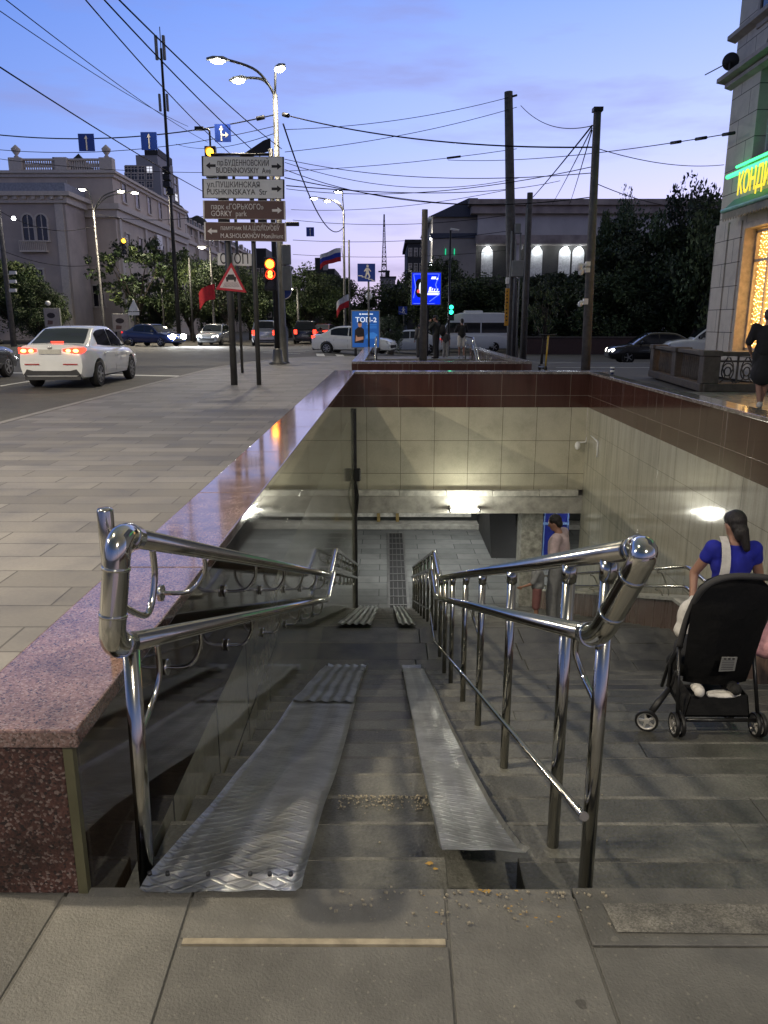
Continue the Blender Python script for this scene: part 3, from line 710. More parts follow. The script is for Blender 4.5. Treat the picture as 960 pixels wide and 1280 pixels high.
b = B(); tube(b, catmull([(ll, 2.06, sl(2.06, .715) - .02), (ll, 2.06, sl(2.06, .715) - .12), (-.688, 2.0, sl(2.06, .715) - .20), (-.688, 1.88, sl(2.06, .715) - .225)], 7), .009, 10); obj('curved_brace', b, m_steel, hl)

# -- on the open side, standing on posts
xu, xlo = .585, .555
hr = thing('handrail', 'double steel handrail standing on posts in the middle of the stairs', 'handrail', (xu, 1.88, -.17))
yu, yl = 1.76, 1.93
b = B(); tube(b, rail_path(xu, yu, 16.2, .965), .0275, 16); obj('upper_rail', b, m_steel, hr)
b = B(); tube(b, rail_path(xlo, yl, 16.2, .735), .0275, 16); obj('lower_rail', b, m_steel, hr)
loop('end_bend', (xu + .012, yu, sl(yu, .965)), (xlo - .005, yl, sl(yl, .735)), .095, hr, m_elbow)
b = B(); pr = rail_path(.545, 1.84, 15.9, .20); tube(b, pr, .011, 10); tube(b, [(.545, 1.835, sl(1.84, .20) + .002), (.545, 1.842, sl(1.84, .20))], .0135, 12); obj('guard_bar', b, m_steel, hr)
py = [1.91, 2.32, 3.38, 4.42, 5.35, 6.4, 7.15, 7.8, 8.55, 9.3, 10.3, 11.3, 12.3, 13.3, 14.3, 15.3, 15.95]
def zstep(y):
    if y < 1.77: return 0
    if y < YM0: return -.17 - RI * int((y - 1.77) / TR)
    if y < YM1: return ZM
    return max(ZF, ZM - RI * (1 + int((y - YM1) / TR)))
for y in py:
    zt = sl(y, .965); b = B(); tube(b, [(xu, y, zstep(y) - .01), (xu, y, zt - .06)], .021, 14)
    tube(b, [(xu, y, zt - .075), (xu, y, zt - .02)], .0245, 14); obj('post', b, m_steel, hr)
    b = B(); tube(b, [(xu, y, sl(y, .735) - .002), (xlo, y, sl(y, .735))], .012, 8); obj('bracket', b, m_steel, hr)
def jpost(y, h):
    b = B(); z = sl(y, h); tube(b, catmull([(xlo, y + .16, sl(y + .16, h) - .02), (xlo, y + .16, z - .13), (xlo + .02, y + .12, z - .19), (xu - .01, y + .01, z - .20)], 6), .009, 10); obj('curved_brace', b, m_steel, hr)
for y in (py[0], py[3], py[6], py[9], py[12]): jpost(y, .735)
# -- on the far side wall, over the plinth
hw = thing('handrail', 'pair of steel rails along the plinth below the beige side wall', 'handrail', (3.4, 2, .5))
for h, nm in ((.72, 'upper_rail'), (.48, 'lower_rail')):
    b = B(); tube(b, rail_path(3.44, 2.9, 16.2, h, 7.2, 8.3), .024, 12); obj(nm, b, m_steel, hw)
for y in [3.2 + 1.5 * k for k in range(9)]:
    for h in (.72, .48):
        b = B(); z = sl(y, h, 7.2, 8.3); tube(b, catmull([(3.44, y, z - .02), (3.44, y, z - .05), (3.50, y, z - .07), (3.60, y, z - .30), (3.60, y, z - .36)], 4), .009, 8); obj('bracket', b, m_steel, hw)

# -- ramps of bent sheet metal lying on the step edges
def sheet_mat(name, cell, bumps, col=(.80, .81, .78)):
    m, n, l, b = newmat(name); t = n.new('ShaderNodeTexCoord'); fac = None
    for sgn in (1, -1):
        mp_ = n.new('ShaderNodeMapping'); mp_.inputs['Rotation'].default_value = (0, 0, R(32 * sgn)); l.new(t.outputs['Object'], mp_.inputs[0])
        w = n.new('ShaderNodeTexWave'); w.wave_type = 'BANDS'; w.bands_direction = 'Y'; w.inputs['Scale'].default_value = cell; w.inputs['Distortion'].default_value = .4; w.inputs['Detail'].default_value = 1; l.new(mp_.outputs[0], w.inputs[0])
        if fac is None: fac = w.outputs['Fac']
        else:
            mx_ = n.new('ShaderNodeMath'); mx_.operation = 'MAXIMUM'; l.new(fac, mx_.inputs[0]); l.new(w.outputs['Fac'], mx_.inputs[1]); fac = mx_.outputs[0]
    sh_ = n.new('ShaderNodeMapRange'); sh_.interpolation_type = 'SMOOTHSTEP'; sh_.inputs[1].default_value = .72; sh_.inputs[2].default_value = 1.0; l.new(fac, sh_.inputs[0]); fac = sh_.outputs[0]
    z = n.new('ShaderNodeTexNoise'); z.inputs['Scale'].default_value = 7; z.inputs['Detail'].default_value = 8; l.new(t.outputs['Object'], z.inputs[0])
    r = ramp(n, [(.3, tuple(c * .62 for c in col)), (.68, col)]); l.new(z.outputs[0], r.inputs[0]); l.new(r.outputs[0], b.inputs['Base Color'])
    rr = n.new('ShaderNodeMapRange'); rr.inputs[3].default_value = .22; rr.inputs[4].default_value = .42; l.new(z.outputs[0], rr.inputs[0]); l.new(rr.outputs[0], b.inputs['Roughness'])
    z2 = n.new('ShaderNodeTexNoise'); z2.inputs['Scale'].default_value = 14; l.new(t.outputs['Object'], z2.inputs[0])
    a = n.new('ShaderNodeMath'); a.operation = 'MULTIPLY_ADD'; a.inputs[1].default_value = .35; l.new(z2.outputs[0], a.inputs[0]); l.new(fac, a.inputs[2])
    bp = n.new('ShaderNodeBump'); bp.inputs['Strength'].default_value = bumps; bp.inputs['Distance'].default_value = .004; l.new(a.outputs[0], bp.inputs['Height']); l.new(bp.outputs[0], b.inputs['Normal'])
    setb(b, Metallic=.68); return m
m_sheet = sheet_mat('chequer_plate', 6.5, .9); m_sheet2 = sheet_mat('galvanised_sheet', 16, .25, (.74, .76, .74))
def sheet(name, edges, zoff, amp, waves, parent, mat, lip=.012, seed=1, th=.004, ripple=.006):
    """edges: (y, x_left, x_right, lift); a thin bent sheet with a turned-up rim on each long side"""
    q = random.Random(seed); ny = 60; nx = 26; b = B(); grid = []
    ph = q.uniform(0, 6)
    for j in range(ny + 1):
        t = j / ny * (len(edges) - 1); i = min(int(t), len(edges) - 2); f = t - i
        y, a, c, lf = (edges[i][k] * (1 - f) + edges[i + 1][k] * f for k in range(4)); row = []
        for k in range(nx + 1):
            u = k / nx; x = a + (c - a) * u
            z = znose(y) + zoff + lf + amp * math.sin(2 * math.pi * waves * u + .5 * math.sin(j * .35)) + ripple * math.sin(y * 2.9 + 2.2 * u + ph) + ripple * .35 * math.sin(y * 7.3 + 4 * u + 2 * ph) + .004 * math.exp(-((y - 2.9) ** 2 + (u - .6) ** 2) * 30)
            e = min(u, 1 - u)
            if e < .03: z += lip * (1 - e / .03)
            row.append(b.verts.new((x, y, z)))
        grid.append(row)
    fs = [b.faces.new((grid[j][k], grid[j][k + 1], grid[j + 1][k + 1], grid[j + 1][k])) for j in range(ny) for k in range(nx)]
    g2 = bmesh.ops.solidify(b, geom=fs, thickness=th)
    bmesh.ops.recalc_face_normals(b, faces=b.faces)
    return obj(name, b, mat, parent, autosmooth=50)
rl = thing('wheelchair_ramp', 'wide dented sheet metal ramp track next to the wall', 'ramp', (-.44, 1.8, 0))
sheet('sheet', [(1.735, -.665, -.228, .056), (1.82, -.665, -.228, .070), (2.4, -.64, -.225, .07), (3.2, -.655, -.222, .04), (4.0, -.665, -.222, .03), (4.95, -.665, -.222, .045)], .0, .0025, 3, rl, m_sheet, seed=2)
sheet('upper_sheet', [(4.86, -.66, -.222, .060), (5.6, -.655, -.22, .05), (6.6, -.645, -.215, .04), (7.50, -.625, -.20, .04)], .002, .007, 5, rl, m_sheet2, seed=4, ripple=.003)
sheet('far_sheet', [(8.62, -.60, -.18, .05), (12, -.60, -.18, .05), (16.0, -.60, -.18, .05)], .0, .012, 5, rl, m_sheet2, seed=5, ripple=.002)
b = B()
for u in (.06, .17, .42, .68, .80, .93):
    tube(b, [(-.665 + .437 * u, 1.75, .055), (-.665 + .437 * u, 1.75, .0645)], .006, 8)
obj('bolt', b, m_dksteel, rl)
rr_ = thing('wheelchair_ramp', 'narrow sheet metal ramp track with a curled lifted end over a hole', 'ramp', (.28, 2.0, -.05))
sheet('sheet', [(1.955, .155, .425, .085), (2.04, .158, .415, .07), (2.5, .158, .392, .055), (3.2, .155, .385, .04), (4.2, .155, .38, .04), (5.2, .155, .382, .04), (7.5, .15, .372, .04)], .0, .0015, 2, rr_, m_sheet, lip=.016, seed=7)
sheet('far_sheet', [(8.62, .14, .36, .05), (12, .14, .36, .05), (16.0, .14, .36, .05)], .0, .012, 3, rr_, m_sheet2, seed=9, ripple=.002)

# ================================================================== PEOPLE
m_skin = M('skin', (.33, .18, .125), .5, var=.08, scale=20)
m_hair = M('dark_hair', (.012, .009, .008), .5, var=.6, scale=90, stretch=(1, 1, .12), bump=1.0, bscale=140)
m_eye = M('eye_dark', (.02, .015, .012), .15)
def cloth(name, col, rough=.85, var=.18): return M(name, col, rough, var=var, scale=14, bump=.6, bscale=17)
def V(*a): return Vector(a)
def hand(palm, d, n, s=1.0, curl=.5, side=1):
    """palm centre, direction of the fingers d, palm normal n; five separate bent fingers"""
    d = Vector(d).normalized(); n = (Vector(n) - d * d.dot(Vector(n))).normalized(); w = d.cross(n) * side; palm = Vector(palm)
    rot = Matrix((w, d, n)).transposed().to_4x4()
    P = [('ell', palm, (.040 * s, .048 * s, .015 * s), rot)]
    for k, (o, ln_) in enumerate(((-.030, .060), (-.010, .072), (.011, .068), (.030, .052))):
        a = palm + w * o * s + d * .036 * s; dd = (d + n * curl * .5).normalized(); c = a + dd * ln_ * .45 * s; e = c + (d + n * curl * 1.6).normalized() * ln_ * .5 * s
        P += [('cap', a, .0088 * s, c, .008 * s), ('cap', c, .008 * s, e, .0068 * s)]
    a = palm - w * .034 * s - d * .02 * s; c = a + (-w * .6 + d * .8 + n * .3).normalized() * .036 * s; e = c + (d + n * .5 - w * .1).normalized() * .03 * s
    P += [('cap', a, .0115 * s, c, .0095 * s), ('cap', c, .0095 * s, e, .008 * s)]
    return P
def person(label, loc, rz, H, J, top, bottom, shoes, sleeve=.45, leg=1.0, hair='short', skirt=None, voxel=.011, group=None, hcurl=.5, top_len=.0, loose=0.0, headtilt=0.0, headturn=0.0, woman=False):
    """J: joint overrides in a standing figure 1.70 m tall facing +Y, all metres"""
    t = thing('person', label, 'person', loc, rz, group); k = H / 1.70
    sw = .165 if woman else .19
    D = {'pel': V(0, 0, .95), 'chest': V(0, .01, 1.24), 'neck': V(0, -.005, 1.42), 'head': V(0, .03, 1.575)}
    for s, n in ((-1, 'L'), (1, 'R')):
        D['sh' + n] = V(s * sw, 0, 1.375); D['el' + n] = V(s * (sw + .055), -.02, 1.09); D['wr' + n] = V(s * (sw + .07), .05, .855)
        D['hip' + n] = V(s * .092, 0, .92); D['kn' + n] = V(s * .10, .01, .49); D['an' + n] = V(s * .105, -.02, .085)
    for a, v in J.items(): D[a] = Vector(v)
    for a in D: D[a] = D[a] * k
    def cap(a, ra, b, rb): return ('cap', D[a] if isinstance(a, str) else a, ra * k, D[b] if isinstance(b, str) else b, rb * k)
    hc = D['head']; hm = Matrix.Rotation(headturn, 4, 'Z') @ Matrix.Rotation(headtilt, 4, 'X')
    hp = lambda x, y, z: hc + (hm @ Vector((x, y, z))) * k
    P = [('ell', D['pel'], (.15 * k, .105 * k, .12 * k)), ('ell', D['chest'], (.155 * k, .105 * k, .17 * k)), cap('pel', .115, 'chest', .12), cap('chest', .10, 'neck', .055), cap('neck', .05, hp(0, -.01, -.06), .048),
         ('ell', hc, (.074 * k, .094 * k, .112 * k), hm), ('ell', hp(0, .03, -.06), (.055 * k, .058 * k, .055 * k), hm), ('ell', hp(0, .098, -.018), (.012 * k, .018 * k, .020 * k), hm), ('ell', hp(0, .078, -.062), (.024 * k, .012 * k, .009 * k), hm),
         ('ell', hp(-.075, -.008, -.01), (.010 * k, .018 * k, .030 * k), hm), ('ell', hp(.075, -.008, -.01), (.010 * k, .018 * k, .030 * k), hm)]
    for n in 'LR':
        P += [cap('chest', .085, 'sh' + n, .058), cap('sh' + n, .054, 'el' + n, .040), cap('el' + n, .040, 'wr' + n, .026), cap('pel', .10, 'hip' + n, .088), cap('hip' + n, .088, 'kn' + n, .055), cap('kn' + n, .054, 'an' + n, .036), cap('an' + n, .036, D['an' + n] + V(0, .11, -.045) * k, .03)]
    bm = fuse(P, voxel * k)
    for n, s in (('L', -1), ('R', 1)):
        d = (D['wr' + n] - D['el' + n]).normalized(); inn = V(-s, .2, 0); hb = fuse(hand(D['wr' + n] + d * .052 * k, d, inn, k, hcurl, s), .0045 * k, 2); join(bm, hb)
    W = wmat(t); bm.transform(W); obj('body', bm, m_skin, t)
    e = B()
    for s in (-1, 1): ell(e, hp(s * .031, .083, .012), (.013 * k, .008 * k, .007 * k), hm, 8, 6)
    e.transform(W); obj('eyes', e, m_eye, t)
    # clothes
    lo = loose
    P = [('ell', D['pel'] + V(0, 0, .06 + top_len) * k, (.158 * k + lo, .115 * k + lo, .12 * k)), ('ell', D['chest'], (.165 * k + lo, .115 * k + lo, .175 * k)), cap(D['pel'] + V(0, 0, .05 + top_len) * k, .135 + lo, 'chest', .135 + lo), cap('chest', .112, D['neck'] - V(0, 0, .03) * k, .062)]
    for n in 'LR':
        tip = D['sh' + n].lerp(D['el' + n], min(1, sleeve * 2)); P += [cap('chest', .095, 'sh' + n, .070 + lo * .3), cap('sh' + n, .066 + lo * .3, tip, .056 + lo * .5)]
        if sleeve > .5: P.append(cap('el' + n, .052 + lo * .4, D['el' + n].lerp(D['wr' + n], sleeve * 2 - 1), .040 + lo * .4))
    c = fuse(P, voxel * k, 8); c.transform(W); obj('top', c, top, t)
    P = [('ell', D['pel'] + V(0, 0, .02) * k, (.158 * k, .118 * k, .11 * k))]
    for n in 'LR':
        a, b_, c_ = D['hip' + n], D['kn' + n], D['an' + n]; P.append(cap('pel', .112, 'hip' + n, .098 + lo * .5))
        if leg <= .5: P.append(cap(a, .098 + lo * .5, a.lerp(b_, leg * 2), .080 + lo * .6))
        else: P += [cap(a, .098 + lo * .5, b_, .070 + lo * .7), cap(b_, .070 + lo * .7, b_.lerp(c_, leg * 2 - 1), .055 + lo)]
    if skirt:
        P.append(cap('pel', .125, D['pel'] + V(0, .01, -skirt) * k, .20))
    c = fuse(P, voxel * k, 8); c.transform(W); obj('skirt' if skirt else 'trousers', c, bottom, t)
    for n in 'LR':
        a = D['an' + n]; c = fuse([('ell', a + V(0, .055, -.048) * k, (.045 * k, .125 * k, .036 * k)), ('ell', a + V(0, -.02, -.02) * k, (.042 * k, .052 * k, .055 * k))], voxel * k, 3); c.transform(W); obj('shoe', c, shoes, t)
    P = [('ell', hp(0, -.020, .032), (.083 * k, .095 * k, .098 * k), hm), ('ell', hp(0, -.055, -.02), (.072 * k, .055 * k, .07 * k), hm)]
    if hair == 'tail': P += [('ell', hp(0, -.075, -.07), (.062 * k, .050 * k, .075 * k), hm), ('cap', hp(.01, -.085, -.05), .050 * k, hp(.03, -.10, -.20), .030 * k), ('ell', hp(0, .02, .055), (.080 * k, .075 * k, .065 * k), hm)]
    if hair == 'cap': P = [('ell', hp(0, -.005, .05), (.085 * k, .10 * k, .075 * k), hm), ('ell', hp(0, .10, .04), (.06 * k, .05 * k, .010 * k), hm), ('ell', hp(0, -.05, -.01), (.076 * k, .055 * k, .06 * k), hm)]
    c = fuse(P, .007 * k, 3); c.transform(W); obj('hair', c, m_hair, t)
    return t, D, W

blue = cloth('royal_blue_cloth', (.012, .018, .30)); black = cloth('black_cloth', (.012, .012, .013)); white_c = cloth('white_cloth', (.62, .60, .57))
# woman in blue, her back to us, below the pushchair
q = onz(912, 872, -1.49); wz = zstep(5.95); wx = gx(911, 5.95, wz + 1)
wt, WD, WW = person('woman in a blue cap sleeved dress with a dark ponytail seen from behind', (wx, 5.95, wz), R(-4), 1.64,
    {'elL': (-.27, .10, 1.12), 'wrL': (-.30, -.02, .88), 'elR': (.25, .03, 1.12), 'wrR': (.33, .02, .88)}, blue, blue, black, sleeve=.17, leg=.9, hair='tail', skirt=.62, voxel=.010, headturn=R(14), headtilt=R(-14), loose=.012, woman=True)
b = B(); P = [WW @ Vector(p) for p in ((-.085, .02, 1.42), (-.088, -.075, 1.36), (-.10, -.145, 1.22), (-.125, -.155, 1.10), (-.19, -.13, .98), (-.25, -.05, .92))]
P = catmull(P, 5)
for i in range(len(P) - 1):
    a, c = P[i], P[i + 1]; wv = Vector((.030 + .018 * i / len(P), 0, 0))
    prism(b, [a - wv, a + wv, c + wv, c - wv], (0, .006, 0))
bt = obj('shoulder_bag', b, white_c, origin=P[len(P) // 2], label='white cloth shoulder bag strap across the back of the woman in blue', cat='bag')
c = fuse([('ell', (wx - .33, 5.93, wz + .74), (.085, .06, .15)), ('cap', Vector((wx - .30, 5.93, wz + .90)), .03, Vector((wx - .36, 5.93, wz + .62)), .07)], .01)
obj('pouch', c, white_c, bt)
c = fuse([('cap', Vector((wx + .36, 5.9, wz + .72)), .05, Vector((wx + .36, 5.9, wz + .50)), .11), ('ell', (wx + .36, 5.9, wz + .47), (.13, .09, .09)), ('cap', Vector((wx + .35, 5.94, wz + .86)), .014, Vector((wx + .36, 5.9, wz + .72)), .045)], .009, 2)
obj('carrier_bag', c, M('pink_film', (.62, .33, .36), .3, var=.3, scale=14, bump=.7, bscale=16), origin=(wx + .36, 5.9, wz + .4), label='translucent pink carrier bag hanging from the right hand of the woman in blue', cat='bag')

# man and child at the foot of the stairs, seen beyond the middle rail
mz = zstep(10.75); mx_ = gx(699, 10.75, mz + 1.2)
person('man in a faded pink shirt and loose grey trousers looking down at the child', (mx_, 10.75, mz), R(62), 1.74,
    {'head': (0, .085, 1.545), 'neck': (0, .02, 1.41), 'elL': (-.24, .03, 1.09), 'wrL': (-.22, .22, .98), 'elR': (.24, -.03, 1.09), 'wrR': (.25, .10, .87), 'knL': (-.10, .05, .49), 'anL': (-.11, .02, .085)},
    cloth('faded_pink', (.55, .44, .45)), cloth('grey_denim', (.22, .23, .24)), black, sleeve=.56, leg=.97, hair='short', voxel=.012, headtilt=R(-22), loose=.022)
chz = zstep(10.5); cx = gx(672, 10.5, chz + .6)
person('small child in a grey t-shirt and reddish shorts beside the man', (cx, 10.5, chz), R(75), 1.02,
    {'elL': (-.24, .12, 1.10), 'wrL': (-.22, .34, 1.0), 'elR': (.24, -.03, 1.10)}, cloth('grey_tee', (.25, .26, .27)), cloth('dull_red', (.22, .10, .10)), white_c, sleeve=.42, leg=.5, hair='short', voxel=.014, loose=.03)
# passer-by in black at the cafe
pb = onz(946, 511, 0)
person('passer-by in a black t-shirt and long black shorts walking past the cafe window', (pb.x + .08, pb.y + .1, 0), R(-25), 1.76,
    {'knL': (-.06, .06, .50), 'anL': (-.0, .0, .085), 'knR': (.09, .05, .50), 'anR': (.02, .14, .085), 'wrL': (-.22, .13, .93), 'elL': (-.27, .0, 1.1), 'head': (0, .06, 1.565)}, black, black, white_c, sleeve=.45, leg=.48, skirt=.36, hair='short', voxel=.012, headtilt=R(-14), loose=.025)
# people at the second stairwell
def far_person(px, Y, *a, **k): return person(a[0], (gx(px, Y, .8), Y, zroad(gx(px, Y), Y) if Y > 35.6 else 0), *a[1:], **k)
far_person(545, 33.4, 'man in a dark jacket and dark cap holding a phone to his face', R(60), 1.83, {'elL': (-.24, .18, 1.16), 'wrL': (-.10, .22, 1.42), 'head': (0, .05, 1.56)}, cloth('dark_jacket', (.03, .032, .03)), cloth('dark_trousers', (.03, .03, .032)), black, sleeve=.95, hair='cap', voxel=.016, headtilt=R(-8), loose=.02)
c = fuse([('ell', (gx(553, 33.4, 1.1), 33.3, 1.18), (.15, .16, .25))], .02); obj('backpack', c, black, origin=(gx(553, 33.4, 1.1), 33.3, .93), label='black backpack on the back of the man in the dark jacket', cat='backpack')
far_person(577, 34.0, 'woman in a black t-shirt and white shorts standing in front of the white van', R(8), 1.68, {'elL': (-.26, .1, 1.12), 'wrL': (-.12, .28, 1.1), 'elR': (.26, .1, 1.12), 'wrR': (.12, .28, 1.1)}, black, white_c, white_c, sleeve=.45, leg=.42, hair='short', voxel=.016, loose=.03, woman=True)
far_person(525, 34.6, 'stooping person in a grey hooded top left of the man in the dark jacket', R(20), 1.52, {'head': (0, .10, 1.50), 'chest': (0, .05, 1.22)}, cloth('grey_hoodie', (.11, .11, .11)), cloth('dark_grey', (.05, .05, .052)), black, sleeve=.95, hair='short', voxel=.016, loose=.03, headtilt=R(-20))
far_person(557, 34.9, 'child in pale grey clothes standing close behind the man in the dark jacket', R(-10), 1.22, {}, cloth('dark_tee', (.04, .042, .05)), cloth('pale_grey', (.25, .25, .25)), white_c, sleeve=.45, hair='short', voxel=.016, loose=.03)

# ================================================================== PUSHCHAIR
sty = 4.09; sz = zstep(sty); sx = (gx(845, sty, sz) + gx(945, sty, sz)) / 2; hw_ = (gx(945, sty, sz) - gx(845, sty, sz)) / 2
st = thing('stroller', 'black folding pushchair standing on the dark stairs with its back to us', 'pushchair', (sx, sty, sz))
m_fab = cloth('black_fabric', (.008, .008, .009), .9); m_tub = M('graphite_tube', (.045, .045, .047), .35, .7); m_foam = M('handle_foam', (.035, .034, .034), .75)
X = lambda x, y, z: (sx + x, sty + y, sz + z)
hwid = .215
b = B(); ctrl = [X(-hwid - .01, .12, .52), X(-hwid, .06, .74), X(-hwid + .025, -.03, .93), X(-.09, -.07, 1.015), X(.09, -.07, 1.02), X(hwid + .02, -.05, .99), X(hwid + .065, .0, .90), X(hwid + .03, .08, .72), X(hwid + .0, .12, .52)]
tube(b, catmull(ctrl, 6), .019, 12); obj('handle', b, m_foam, st)
b = B()
for s in (-1, 1):
    tube(b, [X(s * (hwid + .005), .14, .54), X(s * hw_, .0, .085)], .0115, 10)          # rear legs
    tube(b, [X(s * (hwid + .005), .10, .58), X(s * (hwid - .005), .30, .30), X(s * (hwid - .02), .40, .12)], .0115, 10)
tube(b, [X(-hw_, .0, .10), X(hw_, .0, .10)], .011, 10); tube(b, [X(-hwid - .05, .03, .40), X(-hwid - .005, .20, .20), X(-hw_ + .06, .04, .10)], .009, 8)
obj('frame', b, m_tub, st)
b = B()                                       # seat back with a rounded hood, seen from behind
prof = [(.28, .155, .10), (.30, .19, .06), (.45, .205, .03), (.60, .215, .0), (.75, .222, -.03), (.86, .222, -.045), (.94, .20, -.05), (.985, .15, -.045), (1.005, .08, -.035)]
rows_ = []
for z, hw2, y in prof:
    row = []
    for k in range(15):
        u = -1 + 2 * k / 14; row.append(b.verts.new(X(u * hw2, y + .05 * (1 - u * u) * -1 + .045 + .02 * math.sin(z * 22) * (1 - u * u), z)))
    rows_.append(row)
fs = [b.faces.new((rows_[i][k], rows_[i][k + 1], rows_[i + 1][k + 1], rows_[i + 1][k])) for i in range(len(rows_) - 1) for k in range(14)]
bmesh.ops.solidify(b, geom=fs, thickness=-.03); bmesh.ops.recalc_face_normals(b, faces=b.faces); obj('seat_back', b, m_fab, st, autosmooth=60)
c = fuse([('ell', X(.02, .14, .78), (.165, .13, .18)), ('ell', X(0, .27, .40), (.18, .24, .10)), ('ell', X(0, .46, .26), (.16, .10, .10))], .014, 5); obj('seat', c, m_fab, st)
b = B(); prism(b, [X(-.055, -.052, .44), X(.035, -.052, .445), X(.037, -.062, .535), X(-.05, -.062, .535)], (0, -.004, 0)); lbl = obj('care_label', b, M('label_grey', (.23, .23, .22), .6, var=.12), st)
b = B()
for k in range(6): prism(b, [X(-.046, -.0575 - .001 * k, .455 + .011 * k), X(.024, -.0575 - .001 * k, .4555 + .011 * k), X(.024, -.0576 - .001 * k, .4575 + .011 * k), X(-.046, -.0576 - .001 * k, .457 + .011 * k)], (0, -.002, 0))
for k in range(3): prism(b, [X(-.04 + .024 * k, -.0665, .521), X(-.026 + .024 * k, -.0665, .521), X(-.026 + .024 * k, -.0672, .529), X(-.04 + .024 * k, -.0672, .529)], (0, -.002, 0))
obj('print', b, black, lbl)
b = B(); q0 = [X(-hwid + .02, .02, .11), X(hwid - .02, .02, .11), X(hwid - .045, .02, .25), X(-hwid + .045, .02, .245)]; prism(b, q0, (0, .01, 0)); q0 = [X(-hwid + .02, .02, .11), X(hwid - .02, .02, .11), X(hwid - .04, .38, .13), X(-hwid + .04, .38, .13)]; prism(b, q0, (0, 0, .01))
for s in (-1, 1): prism(b, [X(s * (hwid - .02), .02, .11), X(s * (hwid - .04), .38, .13), X(s * (hwid - .05), .38, .27), X(s * (hwid - .045), .02, .25)], (.006 * -s, 0, 0))
obj('basket', b, m_fab, st)
def wheel(cx_, cy_, cz_, r, w, ang):
    Wr = Matrix.Translation(Vector(X(cx_, cy_, cz_))) @ Matrix.Rotation(ang, 4, 'Z')
    b = B(); pr = [(r * .80, -w / 2), (r * .97, -w / 2), (r, -w * .25), (r, w * .25), (r * .97, w / 2), (r * .80, w / 2)]
    rg = []
    for rad, h in pr + [pr[0]]:
        rg.append([b.verts.new((h, rad * math.cos(2 * math.pi * k / 24), rad * math.sin(2 * math.pi * k / 24))) for k in range(24)])
    for i in range(len(rg) - 1):
        for k in range(24): b.faces.new((rg[i][k], rg[i][(k + 1) % 24], rg[i + 1][(k + 1) % 24], rg[i + 1][k]))
    bmesh.ops.remove_doubles(b, verts=b.verts, dist=1e-5); bmesh.ops.recalc_face_normals(b, faces=b.faces); b.transform(Wr); o = obj('wheel', b, m_black, st, autosmooth=40)
    b = B(); tube(b, [(-w * .45, 0, 0), (w * .45, 0, 0)], r * .22, 14)
    for k in range(5):
        a = 2 * math.pi * k / 5; box(b, (0, math.cos(a) * r * .5, math.sin(a) * r * .5), (w * .5, r * .62, r * .16), Matrix.Rotation(a, 4, 'X'))
    lathe(b, [(r * .80, -w * .4), (r * .80, w * .4), (r * .70, w * .4), (r * .70, -w * .4), (r * .80, -w * .4)], (0, 0, 0), 24, axis='x', caps=False); b.transform(Wr); obj('rim', b, M('pale_rim', (.45, .44, .42), .35, .3), o)
for s in (-1, 1):
    for d in (-.018, .018): wheel(s * hw_ + d, 0.0, .072, .072, .020, 0)
wheel(-hwid - .19, .05, .068, .068, .028, R(68)); wheel(hwid + .04, .42, -.052, .068, .028, R(10))
b = B(); tube(b, [X(-hwid - .175, .08, .07), X(-hwid - .12, .09, .16), X(-hwid - .03, .16, .22)], [.018, .022, .016], 12); tube(b, [X(-hwid - .03, .16, .22), X(-hwid + .0, .24, .36), X(-hwid + .0, .12, .52)], .013, 10); obj('fork', b, m_black, st)
b = B(); tube(b, [X(hwid + .04, .42, -.05), X(hwid + .03, .42, .05), X(hwid - .02, .38, .14)], .017, 10); obj('fork', b, m_black, st)
c = fuse([('ell', X(-.115, .06, .275), (.035, .07, .026)), ('ell', X(-.13, .0, .285), (.030, .035, .034))], .006, 2); obj('shoe', c, white_c, origin=X(-.12, .05, .25), label='small white shoe lying in the pushchair basket', cat='shoe')
c = fuse([('ell', X(.085, .05, .295), (.036, .06, .03)), ('ell', X(.085, .0, .30), (.032, .035, .036))], .006, 2); obj('shoe', c, black, origin=X(.08, .04, .27), label='small black shoe standing in the pushchair basket', cat='shoe')
c = fuse([('cap', Vector(X(-.06, .025, .247)), .012, Vector(X(.12, .03, .252)), .012), ('ell', X(.03, .05, .245), (.10, .05, .014))], .006, 2); obj('folded_cloth', c, white_c, origin=X(.03, .04, .24), label='white folded cloth lying on the rim of the pushchair basket', cat='cloth')

# ================================================================== CARS
def paint(name, col, rough=.22, metal=0.0):
    return M(name, col, rough, metal, var=.04, scale=3, coat=.7)
m_glass = glass(); m_tyre = M('tyre_rubber', (.015, .015, .015), .85); m_rim = M('alloy_rim', (.38, .38, .39), .3, .7); m_trim = M('grey_trim', (.035, .036, .038), .55)
m_tail = EM('tail_light_lit', (1, .06, .03), 2.6, (.4, .01, .01)); m_amber = EM('amber_lit', (1, .50, .10), 7.0, (.5, .2, .05)); m_tail_off = EM('tail_light_dim', (1, .04, .03), .9, (.3, .01, .01))
m_head = EM('headlight_lit', (.92, .97, 1), 120, (.8, .8, .8)); m_head_dim = EM('headlight_dim', (1, .95, .85), 6, (.7, .7, .7)); m_headoff = M('headlight_off', (.45, .46, .47), .1)
m_plate = M('number_plate', (.55, .54, .48), .5, var=.1, scale=30)
def interp(pts, y):
    if y <= pts[0][0]: return pts[0][1]
    for (a, u), (c, v) in zip(pts[:-1], pts[1:]):
        if y <= c:
            t = (y - a) / (c - a); t = t * t * (3 - 2 * t) * .5 + t * .5; return u + (v - u) * t
    return pts[-1][1]
